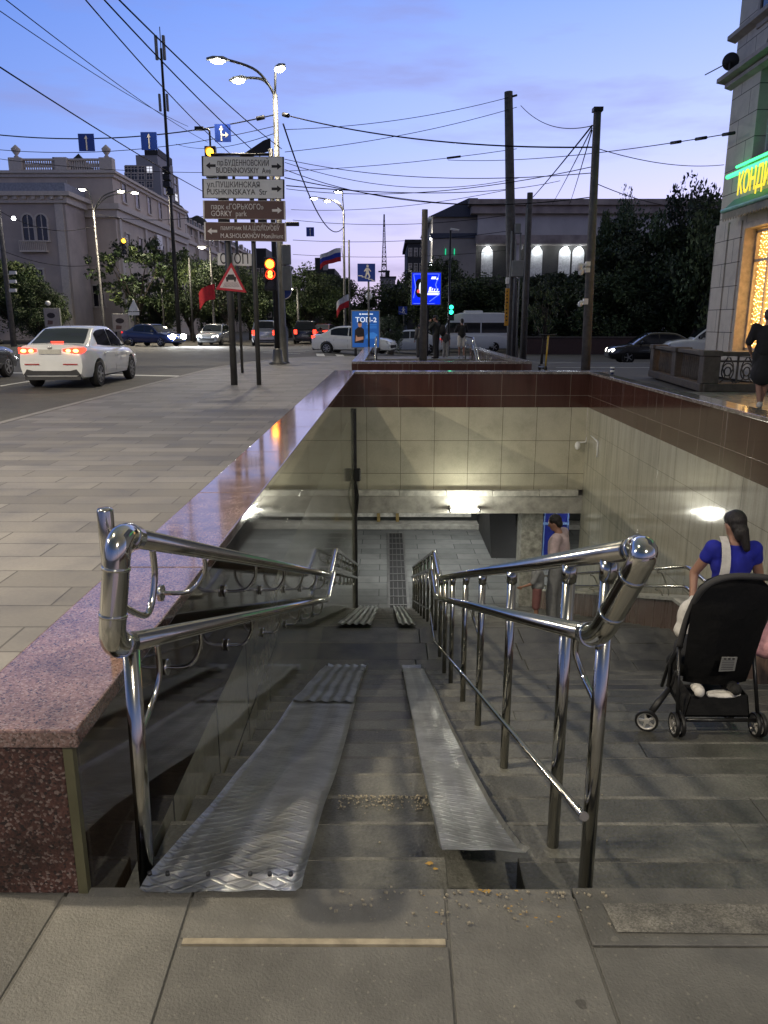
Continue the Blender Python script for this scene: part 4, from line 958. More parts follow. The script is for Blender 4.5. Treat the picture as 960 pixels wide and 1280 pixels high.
KIND = {
 'sedan': dict(L=4.38, W=1.72, H=1.46, top=[(-.5, .93), (-.485, 1.03), (-.40, 1.04), (-.33, 1.0), (.05, .93), (.20, .92), (.30, .89), (.43, .80), (.485, .68), (.5, .58)], roof=[(-.40, 1.03), (-.33, 1.16), (-.22, 1.40), (-.12, 1.46), (.02, 1.46), (.09, 1.40), (.19, 1.12), (.255, .90)], doors=(-.235, -.02, .165)),
 'suv':   dict(L=4.5, W=1.86, H=1.70, top=[(-.5, .92), (-.49, 1.05), (-.40, 1.08), (.05, 1.04), (.22, 1.04), (.33, 1.02), (.45, .93), (.49, .80), (.5, .7)], roof=[(-.488, 1.08), (-.47, 1.30), (-.44, 1.60), (-.38, 1.68), (-.1, 1.70), (.04, 1.68), (.10, 1.60), (.19, 1.30), (.25, 1.04)], doors=(-.26, -.02, .18)),
 'van':   dict(L=5.6, W=1.98, H=2.62, top=[(-.5, 1.15), (-.495, 1.22), (.2, 1.22), (.30, 1.20), (.38, 1.14), (.46, .98), (.49, .82), (.5, .7)], roof=[(-.497, 1.2), (-.493, 2.2), (-.475, 2.52), (-.42, 2.61), (.05, 2.62), (.15, 2.55), (.21, 2.40), (.31, 1.70), (.385, 1.13)], doors=(-.12, .10, .25)),
}
def build_car(name, label, cat, kind, pm, loc, rotz, tail=None, head=None, group=None, detail=True, scale=1.0, plate=True, amber=False, roofbox=False):
    K = KIND[kind]; L, W, Hh = K['L'], K['W'], K['H']; t = thing(name, label, cat, (0, 0, 0), 0, group)
    wr = .315 if kind == 'sedan' else .355; ya, yb = -.297 * L, .305 * L; zb0 = .21
    wfun = lambda u: W / 2 * (1 - .13 * abs(2 * u) ** 5 - .02 * abs(2 * u) ** 2)
    st_ = sorted(set([-.5, -.495, -.485, -.47, -.45, .45, .47, .485, .495, .5] + [-.5 + i / 26 for i in range(1, 26)]))
    b = B(); rings = []
    for u in st_:
        zt = interp(K['top'], u); w = wfun(u); e = max(0, abs(u) - .46) / .04; zb = zb0 + .10 * e ** 2
        sec = [(0, zb), (w * .78, zb), (w * .94, zb + .06), (w * .995, zb + .20), (w * 1.0, zb + (zt - zb) * .52), (w * .985, zt - .16), (w * .955, zt - .07), (w * .90, zt - .018), (w * .70, zt + .010), (w * .35, zt + .022), (0, zt + .025)]
        full = sec + [(-x, z) for x, z in sec[-2:0:-1]]
        rings.append([b.verts.new((x, u * L, z)) for x, z in full])
    n = len(rings[0])
    for i in range(len(rings) - 1):
        for k in range(n): b.faces.new((rings[i][k], rings[i][(k + 1) % n], rings[i + 1][(k + 1) % n], rings[i + 1][k]))
    b.faces.new(rings[0][::-1]); b.faces.new(rings[-1])
    bmesh.ops.recalc_face_normals(b, faces=b.faces)
    if detail:                                                     # real wheel arches
        me = bpy.data.meshes.new('m'); b.to_mesh(me); b.free(); o = bpy.data.objects.new('m', me); COL.objects.link(o)
        cb = B()
        for y in (ya, yb):
            for s in (-1, 1): lathe(cb, [(wr + .065, -.24), (wr + .065, .24)], (s * W / 2, y, wr + .01), 28, axis='x')
        cm_ = bpy.data.meshes.new('c'); cb.to_mesh(cm_); cb.free(); co = bpy.data.objects.new('c', cm_); COL.objects.link(co)
        md = o.modifiers.new('b', 'BOOLEAN'); md.operation = 'DIFFERENCE'; md.object = co; md.solver = 'EXACT'
        dg = bpy.context.evaluated_depsgraph_get(); res = bpy.data.meshes.new_from_object(o.evaluated_get(dg))
        bpy.data.objects.remove(o); bpy.data.objects.remove(co); b = B(); b.from_mesh(res)
    body = obj('body', b, pm, t, autosmooth=38)
    # greenhouse: ribbon over the roof line with two leaning sides
    rp_ = [(u * L, z) for u, z in K['roof']]; rp2 = [Vector((0, y, z)) for y, z in rp_]; rp2 = catmull(rp2, 4)
    zbelt = min(z for _, z in rp_); wb = W / 2 * .905; wtop = W / 2 * (.70 if kind != 'van' else .84)
    wz = lambda z: wb + (wtop - wb) * max(0, (z - .9) / (Hh - .9)) ** 1.15
    b = B(); RL = []
    for p in rp2:
        w = wz(p.z); RL.append([b.verts.new((x, p.y, z)) for x, z in ((-w, p.z - .035), (-w * .96, p.z - .010), (-w * .85, p.z + .004), (-w * .4, p.z + .018), (w * .4, p.z + .018), (w * .85, p.z + .004), (w * .96, p.z - .010), (w, p.z - .035))])
    for i in range(len(RL) - 1):
        for k in range(7): b.faces.new((RL[i][k], RL[i][k + 1], RL[i + 1][k + 1], RL[i + 1][k]))
    for s, k in ((-1, 0), (1, 7)):
        base = [b.verts.new((s * wz(.9) * .995, r[k].co.y, min(r[k].co.z, interp(K['top'], r[k].co.y / L) - .05))) for r in RL]
        for i in range(len(RL) - 1): b.faces.new((RL[i][k], RL[i + 1][k], base[i + 1], base[i]))
    bmesh.ops.recalc_face_normals(b, faces=b.faces); obj('cabin', b, pm, t, autosmooth=38)
    # glass set just proud of the cabin
    def ribbon(y0, y1, fr, nm):
        b = B(); rows_ = []
        for i in range(9):
            y = y0 + (y1 - y0) * i / 8; z = zr(y); w = wz(z) * fr; sl_ = (zr(y + .02) - zr(y - .02)) / .04; nv = Vector((0, -sl_, 1)).normalized() * .012
            rows_.append([b.verts.new((w * k / 4, y + nv.y, z + .018 * (1 - (k / 4) ** 2) + nv.z)) for k in range(-4, 5)])
        for i in range(8):
            for k in range(8): b.faces.new((rows_[i][k], rows_[i][k + 1], rows_[i + 1][k + 1], rows_[i + 1][k]))
        bmesh.ops.recalc_face_normals(b, faces=b.faces); return obj(nm, b, m_glass, t, autosmooth=60)
    def zr(y):
        for a, c in zip(rp2[:-1], rp2[1:]):
            if a.y <= y <= c.y: return a.z + (c.z - a.z) * (y - a.y) / max(1e-6, c.y - a.y)
        return rp2[0].z if y < rp2[0].y else rp2[-1].z
    iy = [p.y for p in rp2]; top = max(p.z for p in rp2)
    rear_top = next(p.y for p in rp2 if p.z > top - .075); front_top = next(p.y for p in reversed(rp2) if p.z > top - .075)
    ribbon(iy[0] + .04 * (rear_top - iy[0]) + .02, rear_top - .02, .86, 'rear_window'); ribbon(front_top + .02, iy[-1] - .07, .90, 'windscreen')
    for s in (-1, 1):
        cuts = [iy[0], K['doors'][0] * L, K['doors'][1] * L, K['doors'][2] * L]
        spans = ((max(iy[0] + .30, K['doors'][0] * L - (.06 if kind == 'sedan' else .75)), K['doors'][1] * L - .03), (K['doors'][1] * L + .03, K['doors'][2] * L + (.04 if kind != 'van' else .10)))
        if kind == 'van': spans = ((-.46 * L, -.14 * L), (-.125 * L, .075 * L), (.10 * L, .29 * L))
        if kind == 'suv': spans = ((-.46 * L, -.285 * L), (-.27 * L, -.03 * L), (0.0, .205 * L))
        for a, c in spans:
            b = B(); up_p, dn_p = [], []
            for i in range(9):
                y = a + (c - a) * i / 8; z1 = zr(y) - .075; z0 = max(interp(K['top'], y / L) + .03, .9); z1 = max(z1, z0 + .01)
                if kind == 'van': z0 = 1.30; z1 = min(z1, 1.98); z1 = max(z1, z0 + .01)
                for z, l in ((z1, up_p), (z0, dn_p)): l.append(Vector((s * (wz(z + .03) + .010), y, z)))
            pts = dn_p + up_p[::-1]; vs = [b.verts.new(p) for p in pts]
            m_ = len(dn_p)
            for i in range(m_ - 1): b.faces.new((vs[i], vs[i + 1], vs[2 * m_ - 2 - i], vs[2 * m_ - 1 - i]))
            bmesh.ops.recalc_face_normals(b, faces=b.faces); obj('side_window', b, m_glass, t)
        # door shut lines, handles, mirrors
        if detail:
            b = B()
            for y in (cuts[1] if kind != 'sedan' else -.20 * L, cuts[2], .205 * L):
                zt = interp(K['top'], y / L); w = wfun(y / L)
                prism(b, [(s * (w * 1.001 + .001), y - .004, .34), (s * (w * 1.001 + .001), y + .004, .34), (s * (w * .987), y + .004, zt - .16), (s * (w * .987), y - .004, zt - .16)], (s * .002, 0, 0))
            obj('door_gap', b, m_black, t)
            for y in (cuts[1] + .12, cuts[2] + .12):
                b = B(); zt = interp(K['top'], y / L); tube(b, [(s * (wfun(y / L) * .985), y, zt - .17), (s * (wfun(y / L) + .012), y + .03, zt - .17), (s * (wfun(y / L) + .012), y + .15, zt - .17), (s * (wfun(y / L) * .985), y + .18, zt - .17)], .012, 8); obj('door_handle', b, pm, t)
        b = B(); ym = K['doors'][2] * L + .02; zt = interp(K['top'], ym / L); ell(b, (s * (W / 2 + .09), ym, zt + .10), (.11, .06, .075), None, 12, 8); tube(b, [(s * (W / 2 - .12), ym + .04, zt + .03), (s * (W / 2 + .04), ym + .01, zt + .07)], .022, 8); obj('mirror', b, m_black if kind != 'van' else m_trim, t)
    # wheels
    for y in (ya, yb):
        for s in (-1, 1):
            cx_ = s * (W / 2 - .115); b = B()
            lathe(b, [(wr * .66, -.095), (wr * .93, -.10), (wr, -.07), (wr, .07), (wr * .93, .10), (wr * .66, .095)], (cx_, y, wr), 28, axis='x'); w_ = obj('wheel', b, m_tyre, t, autosmooth=40)
            b = B(); xo = cx_ + s * .097; lathe(b, [(wr * .66, -.015), (wr * .66, .006), (wr * .60, .008), (wr * .60, -.012)], (xo, y, wr), 28, axis='x', caps=False)
            for k in range(7 if detail else 5):
                a = 2 * math.pi * k / (7 if detail else 5); box(b, (xo, y + math.cos(a) * wr * .34, wr + math.sin(a) * wr * .34), (.016, wr * .56, wr * .15), Matrix.Rotation(a, 4, 'X'))
            lathe(b, [(wr * .16, -.012), (wr * .16, .014)], (xo, y, wr), 14, axis='x'); obj('rim', b, m_rim, w_, autosmooth=40)
    # lamps
    ztr = interp(K['top'], -.47)
    for s in (-1, 1):
        b = B()
        def shell(pts, mi=0):
            """pts (half width fraction, z) on the rear face swept round the corner"""
            us = [-.5035, -.502, -.492, -.475, -.452]; 
            o_ = []
            for x, z, iu in pts: o_.append(Vector((s * (x if iu == 0 else wfun(us[iu]) + .008), us[iu] * L, z)))
            f = face(b, o_, mi)
        w5 = wfun(-.5)
        if kind == 'sedan':
            zl, zh = ztr - .20, ztr - .055
            shell([(w5 * .42, zl + .055, 0), (w5 * .42, zh - .03, 0), (w5 * .80, zh, 0), (w5 * 1.0, zh, 1), (w5 * 1.0, zl + .01, 1), (w5 * .80, zl, 0)])
            shell([(0, zh, 1), (0, zh + .005, 2), (0, zh + .01, 3), (0, zh - .03, 4), (0, zl + .08, 4), (0, zl + .03, 3), (0, zl + .01, 1)])
        else:
            zl, zh = ztr - .32, ztr + .0
            shell([(w5 * .74, zl, 0), (w5 * .74, zh, 0), (w5 * 1.0, zh, 1), (w5 * 1.0, zl, 1)]); shell([(0, zh, 1), (0, zh, 2), (0, zh, 3), (0, zl + .06, 3), (0, zl, 1)])
        bmesh.ops.solidify(b, geom=list(b.faces), thickness=.004); bmesh.ops.recalc_face_normals(b, faces=b.faces)
        tl = obj('tail_light', b, tail or m_tail_off, t)
        if amber:
            b = B()
            for xx, ww in ((.60, .075), (.84, .085)):
                ell(b, (s * w5 * xx, -.5045 * L, (zl + zh) / 2 + .0), (ww * .75, .012, .040))
            obj('lit_bulb', b, m_amber, tl)
        b = B(); yf = .5 * L; wf_ = wfun(.49); zf = interp(K['top'], .485) - .02
        pts = [(s * wf_ * .46, .498 * L, zf - .11), (s * wf_ * .50, .497 * L, zf - .01), (s * wf_ * 1.012, .462 * L, zf + .06), (s * wf_ * 1.025, .450 * L, zf - .0), (s * wf_ * 1.0, .478 * L, zf - .10)]
        prism(b, pts, (0, .025, .004))
        if head is m_head: ell(b, (s * wf_ * .74, .497 * L, zf - .03), (.26, .10, .17))  # oversized glowing lens added to stand in for headlight glare
        obj('headlight', b, head or m_headoff, t)
    if detail or plate:
        b = B(); bbox(b, -.26, .26, -.503 * L - .012, -.503 * L + .004, ztr - .205, ztr - .095) if kind == 'sedan' else bbox(b, -.26, .26, -.503 * L - .012, -.503 * L + .004, .56, .67); obj('number_plate', b, m_plate, t)
    b = B(); w5 = wfun(-.5)
    prism(b, [(-w5 * .93, -.5045 * L, .33), (w5 * .93, -.5045 * L, .33), (w5 * .80, -.5045 * L, .47), (w5 * .60, -.5045 * L, .435), (-w5 * .60, -.5045 * L, .435), (-w5 * .80, -.5045 * L, .47)], (0, .03, 0)); bbox(b, -w5 * .9, w5 * .9, -.498 * L, -.47 * L, .22, .335); obj('rear_bumper', b, m_trim, t)
    b = B(); wf_ = wfun(.5); bbox(b, -wf_ * .7, wf_ * .7, .498 * L, .507 * L, .34, .50); obj('grille', b, m_black, t)
    if detail:
        b = B(); bbox(b, -.14, .14, iy[0] + .02, iy[0] + .10, zr(iy[0] + .09) + .02, zr(iy[0] + .09) + .045); obj('brake_light', b, tail or m_tail_off, t)
        b = B(); ell(b, (0, -.5015 * L, ztr - .055), (.062, .012, .035)); obj('emblem', b, m_rim, t)
        b = B()
        for s in (-1, 1): bbox(b, s * w5 * .62 - .17, s * w5 * .62 + .17, -.5055 * L, -.502 * L, .575, .60)
        obj('reflector', b, M('reflector_red', (.4, .03, .02), .3), t)
        b = B(); tube(b, [(0, -.17 * L, top - .01), (0, -.19 * L, top + .10)], .006, 6); obj('aerial', b, m_black, t)
    if roofbox:
        b = B(); bbox(b, -.45, .45, -.16 * L, .06 * L, top + .0, top + .15); bevel(b, .04, 2); obj('roof_unit', b, pm, t)
    t.location = Vector(loc); t.rotation_euler = (0, 0, rotz)
    if head:
        for s in (-1, 1):
            lo_ = lamp('headlight_beam', (s * W * .36, L * .5 + .12, .68), 2600 if head is m_head else 300, (.95, .97, 1), .08, kind='SPOT', rot=(R(86), 0, 0), spot=R(70)); lo_.parent = t
    return t
p_white = paint('white_paint_car', (.78, .80, .79)); p_dark = paint('dark_grey_paint', (.035, .035, .038)); p_blue = paint('dark_blue_paint', (.012, .025, .11)); p_silver = paint('silver_paint', (.42, .43, .45), .25, .5); p_black = paint('black_paint', (.012, .012, .014)); p_red = paint('dark_red_paint', (.10, .012, .012))
def ground(x, y): return (x, y, zroad(x, y) + .002)
build_car('parked_car', 'x', 'car', 'sedan', p_white, ground(-8.05, 20.55), R(1.5), tail=m_tail, amber=True)['label'] = 'white saloon car with lit tail lights driving away along the kerb'
build_car('car', 'dark grey car cut off by the picture edge beside the white saloon', 'car', 'sedan', p_dark, ground(-11.95, 21.3), R(0), detail=False)
build_car('car', 'dark blue saloon crossing the junction with glaring headlights', 'car', 'sedan', p_blue, ground(gx(192, 53.5), 53.5), R(-116), head=m_head, tail=m_tail_off, detail=False)
build_car('car', 'silver car facing us with both headlights on', 'car', 'sedan', p_silver, ground(gx(270, 56), 56), R(176), head=m_head_dim, detail=False)
build_car('car', 'light suv seen from behind between the two thin sign posts', 'car', 'suv', p_silver, ground(gx(334, 55), 55), R(4), tail=m_tail, detail=False)
build_car('car', 'dark car with a glowing red light bar driving away under the flag', 'car', 'suv', p_black, ground(gx(384, 60), 60), R(2), tail=m_tail, detail=False)
build_car('car', 'dark red car with brake lights on ahead of the white car', 'car', 'sedan', p_red, ground(gx(405, 63), 63), R(-6), tail=m_tail, detail=False)
build_car('car', 'white saloon turning behind the blue poster case', 'car', 'sedan', p_white, ground(gx(443, 42.2), 42.2), R(-106), tail=m_tail, detail=True)
build_car('car', 'white car waiting in front of the white minibus', 'car', 'sedan', p_white, ground(gx(512, 50), 50), R(82), detail=False)
build_car('minibus', 'white high roof minibus with dark windows and a roof unit', 'minibus', 'van', p_white, ground(gx(585, 54), 54), R(91), detail=False, roofbox=True)
build_car('car', 'dark car with one headlight lit right of the leaning concrete pole', 'car', 'sedan', p_black, ground(gx(815, 38), 38), R(86), head=m_head_dim, detail=False)
build_car('car', 'white suv with dark windows behind the balustrade and cafe corner', 'car', 'suv', p_white, ground(gx(893, 35), 35), R(78), detail=False)

# ================================================================== TREES
leafm = [M('leaf_dark', (.020, .034, .014), .6, var=.3), M('leaf_mid', (.042, .072, .024), .6, var=.3), M('leaf_light', (.070, .100, .030), .6, var=.3)]
m_bark = M('bark', (.05, .042, .034), .9, var=.3, scale=12, bump=.6)
def crown_mesh(seed, n, rx, rz, leaf, clumps=46, sparse=.26, mats=leafm):
    g = np.random.default_rng(seed); c = g.normal(size=(clumps, 3)); c /= np.linalg.norm(c, axis=1)[:, None]; c *= g.uniform(.35, 1, (clumps, 1)) ** .55
    c *= g.uniform(.78, 1.08, (clumps, 1)); cr_ = g.uniform(.6, 1.35, clumps) * sparse; idx = g.integers(0, clumps, n)
    d = g.normal(size=(n, 3)); d /= np.linalg.norm(d, axis=1)[:, None]; d *= g.uniform(0, 1, (n, 1)) ** .45
    p = (c[idx] + d * cr_[idx][:, None]) * np.array([rx, rx, rz]); p[:, 2] = np.maximum(p[:, 2], -rz * .82 + .25 * g.normal(size=n))
    a = g.normal(size=(n, 3)); a /= np.linalg.norm(a, axis=1)[:, None]; t = g.normal(size=(n, 3)); u = np.cross(a, t); u /= np.linalg.norm(u, axis=1)[:, None]; v = np.cross(a, u)
    s = leaf * g.uniform(.6, 1.35, (n, 1)); V_ = np.stack([p - u * s, p + v * s * .55 + a * s * .2, p + u * s, p - v * s * .55 + a * s * .2], 1).reshape(-1, 3)
    me = bpy.data.meshes.new('crown'); F_ = np.arange(4 * n).reshape(-1, 4); me.from_pydata(V_.tolist(), [], F_.tolist())
    base = g.choice(3, clumps, p=[.45, .38, .17]); mi = np.where(g.random(n) < .75, base[idx], g.integers(0, 3, n)); me.polygons.foreach_set('material_index', mi.astype(np.int32))
    for m in mats: me.materials.append(m)
    return me, c
VAR = [crown_mesh(11, 17000, 1, 1, .036, 60, .29), crown_mesh(12, 17000, 1, 1, .034, 80, .24), crown_mesh(13, 8500, 1, 1, .040, 42, .30), crown_mesh(14, 2300, 1, 1, .05, 70, .13)]
def tree(label, x, y, z0, trunk, rx, rz, var=0, rot=0.0, group='trees around the junction', cat='tree', name='tree', r0=.22):
    t = thing(name, label, cat, (x, y, z0), rot, group); me, cl = VAR[var]
    cz = trunk + rz * .82; b = B(); q = random.Random(int(x * 13 + y * 7)); W = Vector((x, y, z0))
    lean = Vector((q.uniform(-.3, .3), q.uniform(-.3, .3), 0)); fork = W + Vector((0, 0, trunk)) + lean
    tube(b, [W - Vector((0, 0, .2)), W + Vector((0, 0, trunk * .5)) + lean * .3, fork], [r0 * 1.2, r0 * .9, r0 * .72], 10)
    rm = Matrix.Rotation(rot, 4, 'Z')
    for k in range(0, 22, 2):
        e = W + rm @ Vector((cl[k][0] * rx * .85, cl[k][1] * rx * .85, cz + cl[k][2] * rz * .85)); m1 = fork.lerp(e, .5) + Vector((q.uniform(-.3, .3), q.uniform(-.3, .3), q.uniform(.1, .5)))
        tube(b, [fork - Vector((0, 0, .3)), m1, e], [r0 * .5, r0 * .28, r0 * .06], 7)
    obj('trunk', b, m_bark, t)
    o = bpy.data.objects.new('crown', me); COL.objects.link(o); o.parent = t; o.location = (0, 0, cz); o.scale = (rx, rx, rz); return t
def tp(label, px, Y, ytop, w, trunk=1.6, var=0, rot=0.0, **k):
    """tree whose crown is w pixels wide and reaches up to row ytop at distance Y"""
    x = gx(px, Y, 4); zt = zat(ytop, Y); rx = w / 2 * Y / F; tree(label, x, Y, zroad(x, Y) if abs(x) < 60 else -.3, trunk, rx, max(1.0, (zt - trunk) / 1.82), var, rot, **k)
tp('dark full tree at the left picture edge below the corner building', 8, 62, 318, 110, var=0, rot=.3)
tp('low bushy dark tree under the arched windows', 42, 60, 350, 70, .7, 1, 1.2)
tp('thin half bare tree in front of the long facade', 165, 66, 292, 105, 2.2, 3, .5)
tp('loose grey tree next to the tall antenna mast', 205, 70, 290, 90, 2.0, 3, 2.0)
tp('green tree below the antenna mast beside the signboard post', 238, 68, 315, 70, 1.4, 2, 4)
tp('bright green tree lit by a street lamp behind the warning sign', 285, 64, 318, 90, 1.8, 2, .9)
tp('round dark tree on the avenue left of the traffic light', 312, 72, 340, 60, 1.4, 0, 3.3)
tp('wide dark tree right of the traffic light', 385, 70, 332, 72, 1.6, 0, 2.2)
tp('dark tree behind the flag pole on the avenue', 418, 78, 345, 70, 1.4, 1, 5)
tp('small dark tree on the avenue under the two distant lamps', 362, 84, 350, 50, 1.2, 1, .2)
tp('broad dark tree behind the pedestrian crossing sign', 485, 76, 350, 76, 1.2, 0, 1.9)
tp('pale yellowish bush next to the blue poster case', 487, 46, 384, 34, .3, 2, 1.1, name='bush', cat='bush')
tp('dark tree behind the blue screen', 552, 72, 318, 90, 1.2, 1, .4)
tp('dark leafy tree left of the thick concrete pole', 590, 66, 338, 110, 1.4, 0, 2.9)
tp('tall dark tree right of the thick concrete pole', 690, 62, 336, 120, 1.4, 1, 4.1)
tp('slim tall dark tree beside the leaning concrete pole', 764, 60, 236, 62, 1.0, 0, 3.6)
tp('large dark tree in front of the columned building', 806, 56, 256, 150, .9, 0, .7)
tp('airy tall tree close to the cafe corner', 868, 52, 202, 110, 1.6, 2, 5.4)
tp('low dark tree over the brown park wall', 728, 58, 330, 130, .5, 1, 1.6)
tp('low dark tree above the parked dark car', 780, 54, 325, 130, .5, 0, 2.4)
tp('dense dark tree behind the white suv', 862, 54, 285, 130, .5, 1, 3.9)
tp('low dark tree behind the minibus roof', 640, 64, 340, 120, .5, 1, .1)
tp('young thin sapling between the two concrete poles', 683, 30, 345, 44, 1.2, 3, .8, name='sapling', cat='tree', r0=.05)
tp('dark tree beyond the junction behind the silver car', 262, 78, 345, 62, 1.2, 1, 4.4)
tp('dark bush behind the dark blue saloon', 190, 72, 365, 50, .5, 0, 2.7, name='bush', cat='bush')
# far wood closing the avenue
b = B(); g_ = np.random.default_rng(5); 
n = 9000; px_ = g_.uniform(-120, 120, n); yy = g_.uniform(150, 190, n); zz = g_.uniform(-.5, 1, n) * (6 + 2.5 * np.sin(px_ * .21) + 2 * np.sin(px_ * .53))
V_ = []
for i in range(n):
    a = g_.normal(size=3); a /= np.linalg.norm(a); u = np.cross(a, g_.normal(size=3)); u /= np.linalg.norm(u); v = np.cross(a, u); p = np.array([px_[i], yy[i], zz[i] + 1]); s = .8
    V_ += [p - u * s, p + v * s * .6, p + u * s, p - v * s * .6]
me = bpy.data.meshes.new('far_wood'); me.from_pydata([tuple(map(float, v)) for v in V_], [], [[4 * i, 4 * i + 1, 4 * i + 2, 4 * i + 3] for i in range(n)]); me.materials.append(leafm[0]); b.free()
o = bpy.data.objects.new('far_trees', me); COL.objects.link(o); tag(o, 'dark mass of distant trees at the end of the avenue', 'trees', kind='stuff')

# ================================================================== LAMPS, POLES
m_pole = M('galvanised_pole', (.085, .085, .085), .5, .5, var=.2, scale=4); m_cpole = M('concrete_pole', (.11, .105, .10), .85, var=.35, scale=5, bump=.4); m_dark = M('dark_metal', (.022, .022, .025), .5, .4)
m_bulb = EM('lamp_bulb', (1, .93, .72), 60, (.8, .8, .7)); m_bulb_w = EM('lamp_bulb_white', (.95, .98, 1), 30, (.8, .8, .8)); m_grey = M('grey_cabinet', (.22, .23, .23), .6, var=.12, scale=6)
def street_lamp(label, x, y, z0, h, heads, power=0, col=(1, .86, .64), r0=.11, group='street lamps', arms=True, bulb=None):
    """heads: list of (dx, dy, dz above the pole top); each an arm with a lantern"""
    t = thing('street_lamp', label, 'street lamp', (x, y, z0), 0, group)
    b = B(); lathe(b, [(r0 * 1.7, 0), (r0 * 1.7, .04), (r0 * 1.45, .05), (r0 * 1.35, 1.3), (r0 * 1.0, 1.38), (r0 * .62, h)], (x, y, z0), 14); obj('pole', b, m_pole, t)
    top = Vector((x, y, z0 + h))
    for dx, dy, dz in heads:
        e = top + Vector((dx, dy, dz)); d = Vector((dx, dy, 0)).normalized() if abs(dx) + abs(dy) > .01 else Vector((-1, 0, 0))
        b = B(); tube(b, catmull([top - Vector((0, 0, .9)), top - Vector((0, 0, .1)), top.lerp(e, .35) + Vector((0, 0, .25 * abs(dz) + .1)), e - d * .1], 6), [.045] * 18 + [.035], 8); obj('arm', b, m_pole, t)
        b = B(); rot = Matrix.Rotation(math.atan2(d.y, d.x), 4, 'Z'); v0 = len(b.verts)
        for xx, hw, z1, zz in ((-.12, .06, .03, -.03), (.1, .13, .07, -.05), (.42, .13, .06, -.05), (.62, .05, .02, -.04)): pass
        c_ = B(); rg = []
        for xx, hw, z1, zz in ((-.12, .05, .03, -.03), (.05, .13, .08, -.05), (.40, .14, .07, -.05), (.62, .06, .02, -.04)):
            rg.append([c_.verts.new(p) for p in ((xx, -hw, zz), (xx, hw, zz), (xx, hw * .7, z1), (xx, -hw * .7, z1))])
        for i in range(3):
            for k in range(4): c_.faces.new((rg[i][k], rg[i][(k + 1) % 4], rg[i + 1][(k + 1) % 4], rg[i + 1][k]))
        c_.faces.new(rg[0]); c_.faces.new(rg[-1][::-1]); bmesh.ops.recalc_face_normals(c_, faces=c_.faces); c_.transform(Matrix.Translation(e) @ rot); hd = obj('lantern', c_, m_grey, t, autosmooth=30); b.free()
        b = B(); ell(b, (.24, 0, -.06), (.24, .15, .085)); b.transform(Matrix.Translation(e) @ rot); obj('lens', b, bulb or m_bulb, hd)
        if power: lamp('lamp_light', e + rot.to_3x3() @ Vector((.30, 0, -.30)), power / len(heads), col, .15, kind='SPOT', rot=(d.y * R(24), -d.x * R(24), 0), spot=R(142))
    return t
Yl = 29.6; lx = gx(352, Yl, 2); hz = zat(118, Yl)
p1, p2 = at(283, 78, Yl), at(302, 92, Yl); 
street_lamp('tall grey street lamp with two glaring lanterns over the signboards', lx, Yl, 0, hz, [(p1.x - lx, -.3, p1.z - hz), (p2.x - lx, .5, p2.z - hz), (.12, -.2, .75)], 2800, r0=.14)
# unseen row lamps, one per kerb; the third, behind, is added fill light
street_lamp('tall grey street lamp at the kerb beside the near end of the coping', -5.2, 1.5, 0, 9.6, [(-1.2, 0, .6), (-1.0, .6, .5)], KEY_LAMP, r0=.14)
street_lamp('tall grey street lamp on the opposite kerb level with the stairs', -19.5, 4.0, -.05, 8.6, [(1.6, 0, .5)], FAR_LAMP, r0=.14)
street_lamp('added street lamp out of view behind the stairs, lifting landing and steps', 3.5, -9.0, 0, 9.0, [(-1.2, .8, .5)], BACK_FILL, (1, .9, .74), r0=.14)
x = gx(430, 61, 6); h_ = zat(262, 61)
street_lamp('distant street lamp with three lit lanterns right of the signboards', x, 61, zroad(x, 61), h_, [(gx(396, 61, 11) - x, 0, zat(246, 61) - h_), (gx(412, 61, 11) - x, .4, zat(248, 61) - h_), (-.15, 0, zat(238, 61) - h_)], 1500)
x = gx(122, 60, 6); h_ = zat(262, 60)
street_lamp('pale street lamp with wavy arms in front of the corner building', x, 60, -.05, h_, [(gx(108, 60, 11) - x, -.3, zat(236, 60) - h_), (gx(148, 60, 11) - x, -.3, zat(238, 60) - h_), (gx(160, 60, 11) - x, .6, zat(237, 60) - h_)], 7500)
for px, py, Y, lab in ((266, 310, 62, 'distant street lamp shining through the bright green tree'), (411, 381, 95, 'first of two small white lamps far down the avenue'), (422, 386, 98, 'second of two small white lamps far down the avenue'), (372, 362, 66, 'small street lamp lighting leaves right of the traffic light')):
    x = gx(px, Y, 3); hh = zat(py, Y) - zroad(x, Y); street_lamp(lab, x, Y, zroad(x, Y), hh, [(-.4, 0, .1)], 260 if Y < 90 else 0)
def pole(name, label, cat, x, y, z0, z1, r0, r1, mat, top=(0, 0), group=None):
    t = thing(name, label, cat, (x, y, z0), 0, group); b = B(); tube(b, [(x, y, z0 - .05), (x + top[0] * .5, y, (z0 + z1) / 2), (x + top[0], y, z1)], [r0, (r0 + r1) / 2, r1], 14); obj('shaft', b, mat, t); return t
# antenna mast
Y = 58; x = gx(222, Y, 2); zt = zat(60, Y)
am = pole('antenna_mast', 'tall thin black antenna mast with panel boxes', 'mast', x, Y, -.05, zt, .17, .08, m_dark)
b = B(); tube(b, [(x, Y, zt), (x, Y, zat(33, Y))], .03, 6); obj('lightning_rod', b, m_dark, am)
for py0, py1, w in ((45, 76, .20), (118, 140, .16)):
    for s in (-1, 1):
        b = B(); bbox(b, x + s * .26 - w / 2, x + s * .26 + w / 2, Y - .28, Y - .12, zat(py1, Y), zat(py0, Y)); bevel(b, .03); obj('antenna_panel', b, m_grey, am)
for py in (213, 222, 231, 240):
    b = B(); box(b, (x + rnd.uniform(-.15, .15), Y - .2, zat(py, Y)), (.5, .45, .42)); bevel(b, .04); obj('equipment_box', b, m_dark, am)
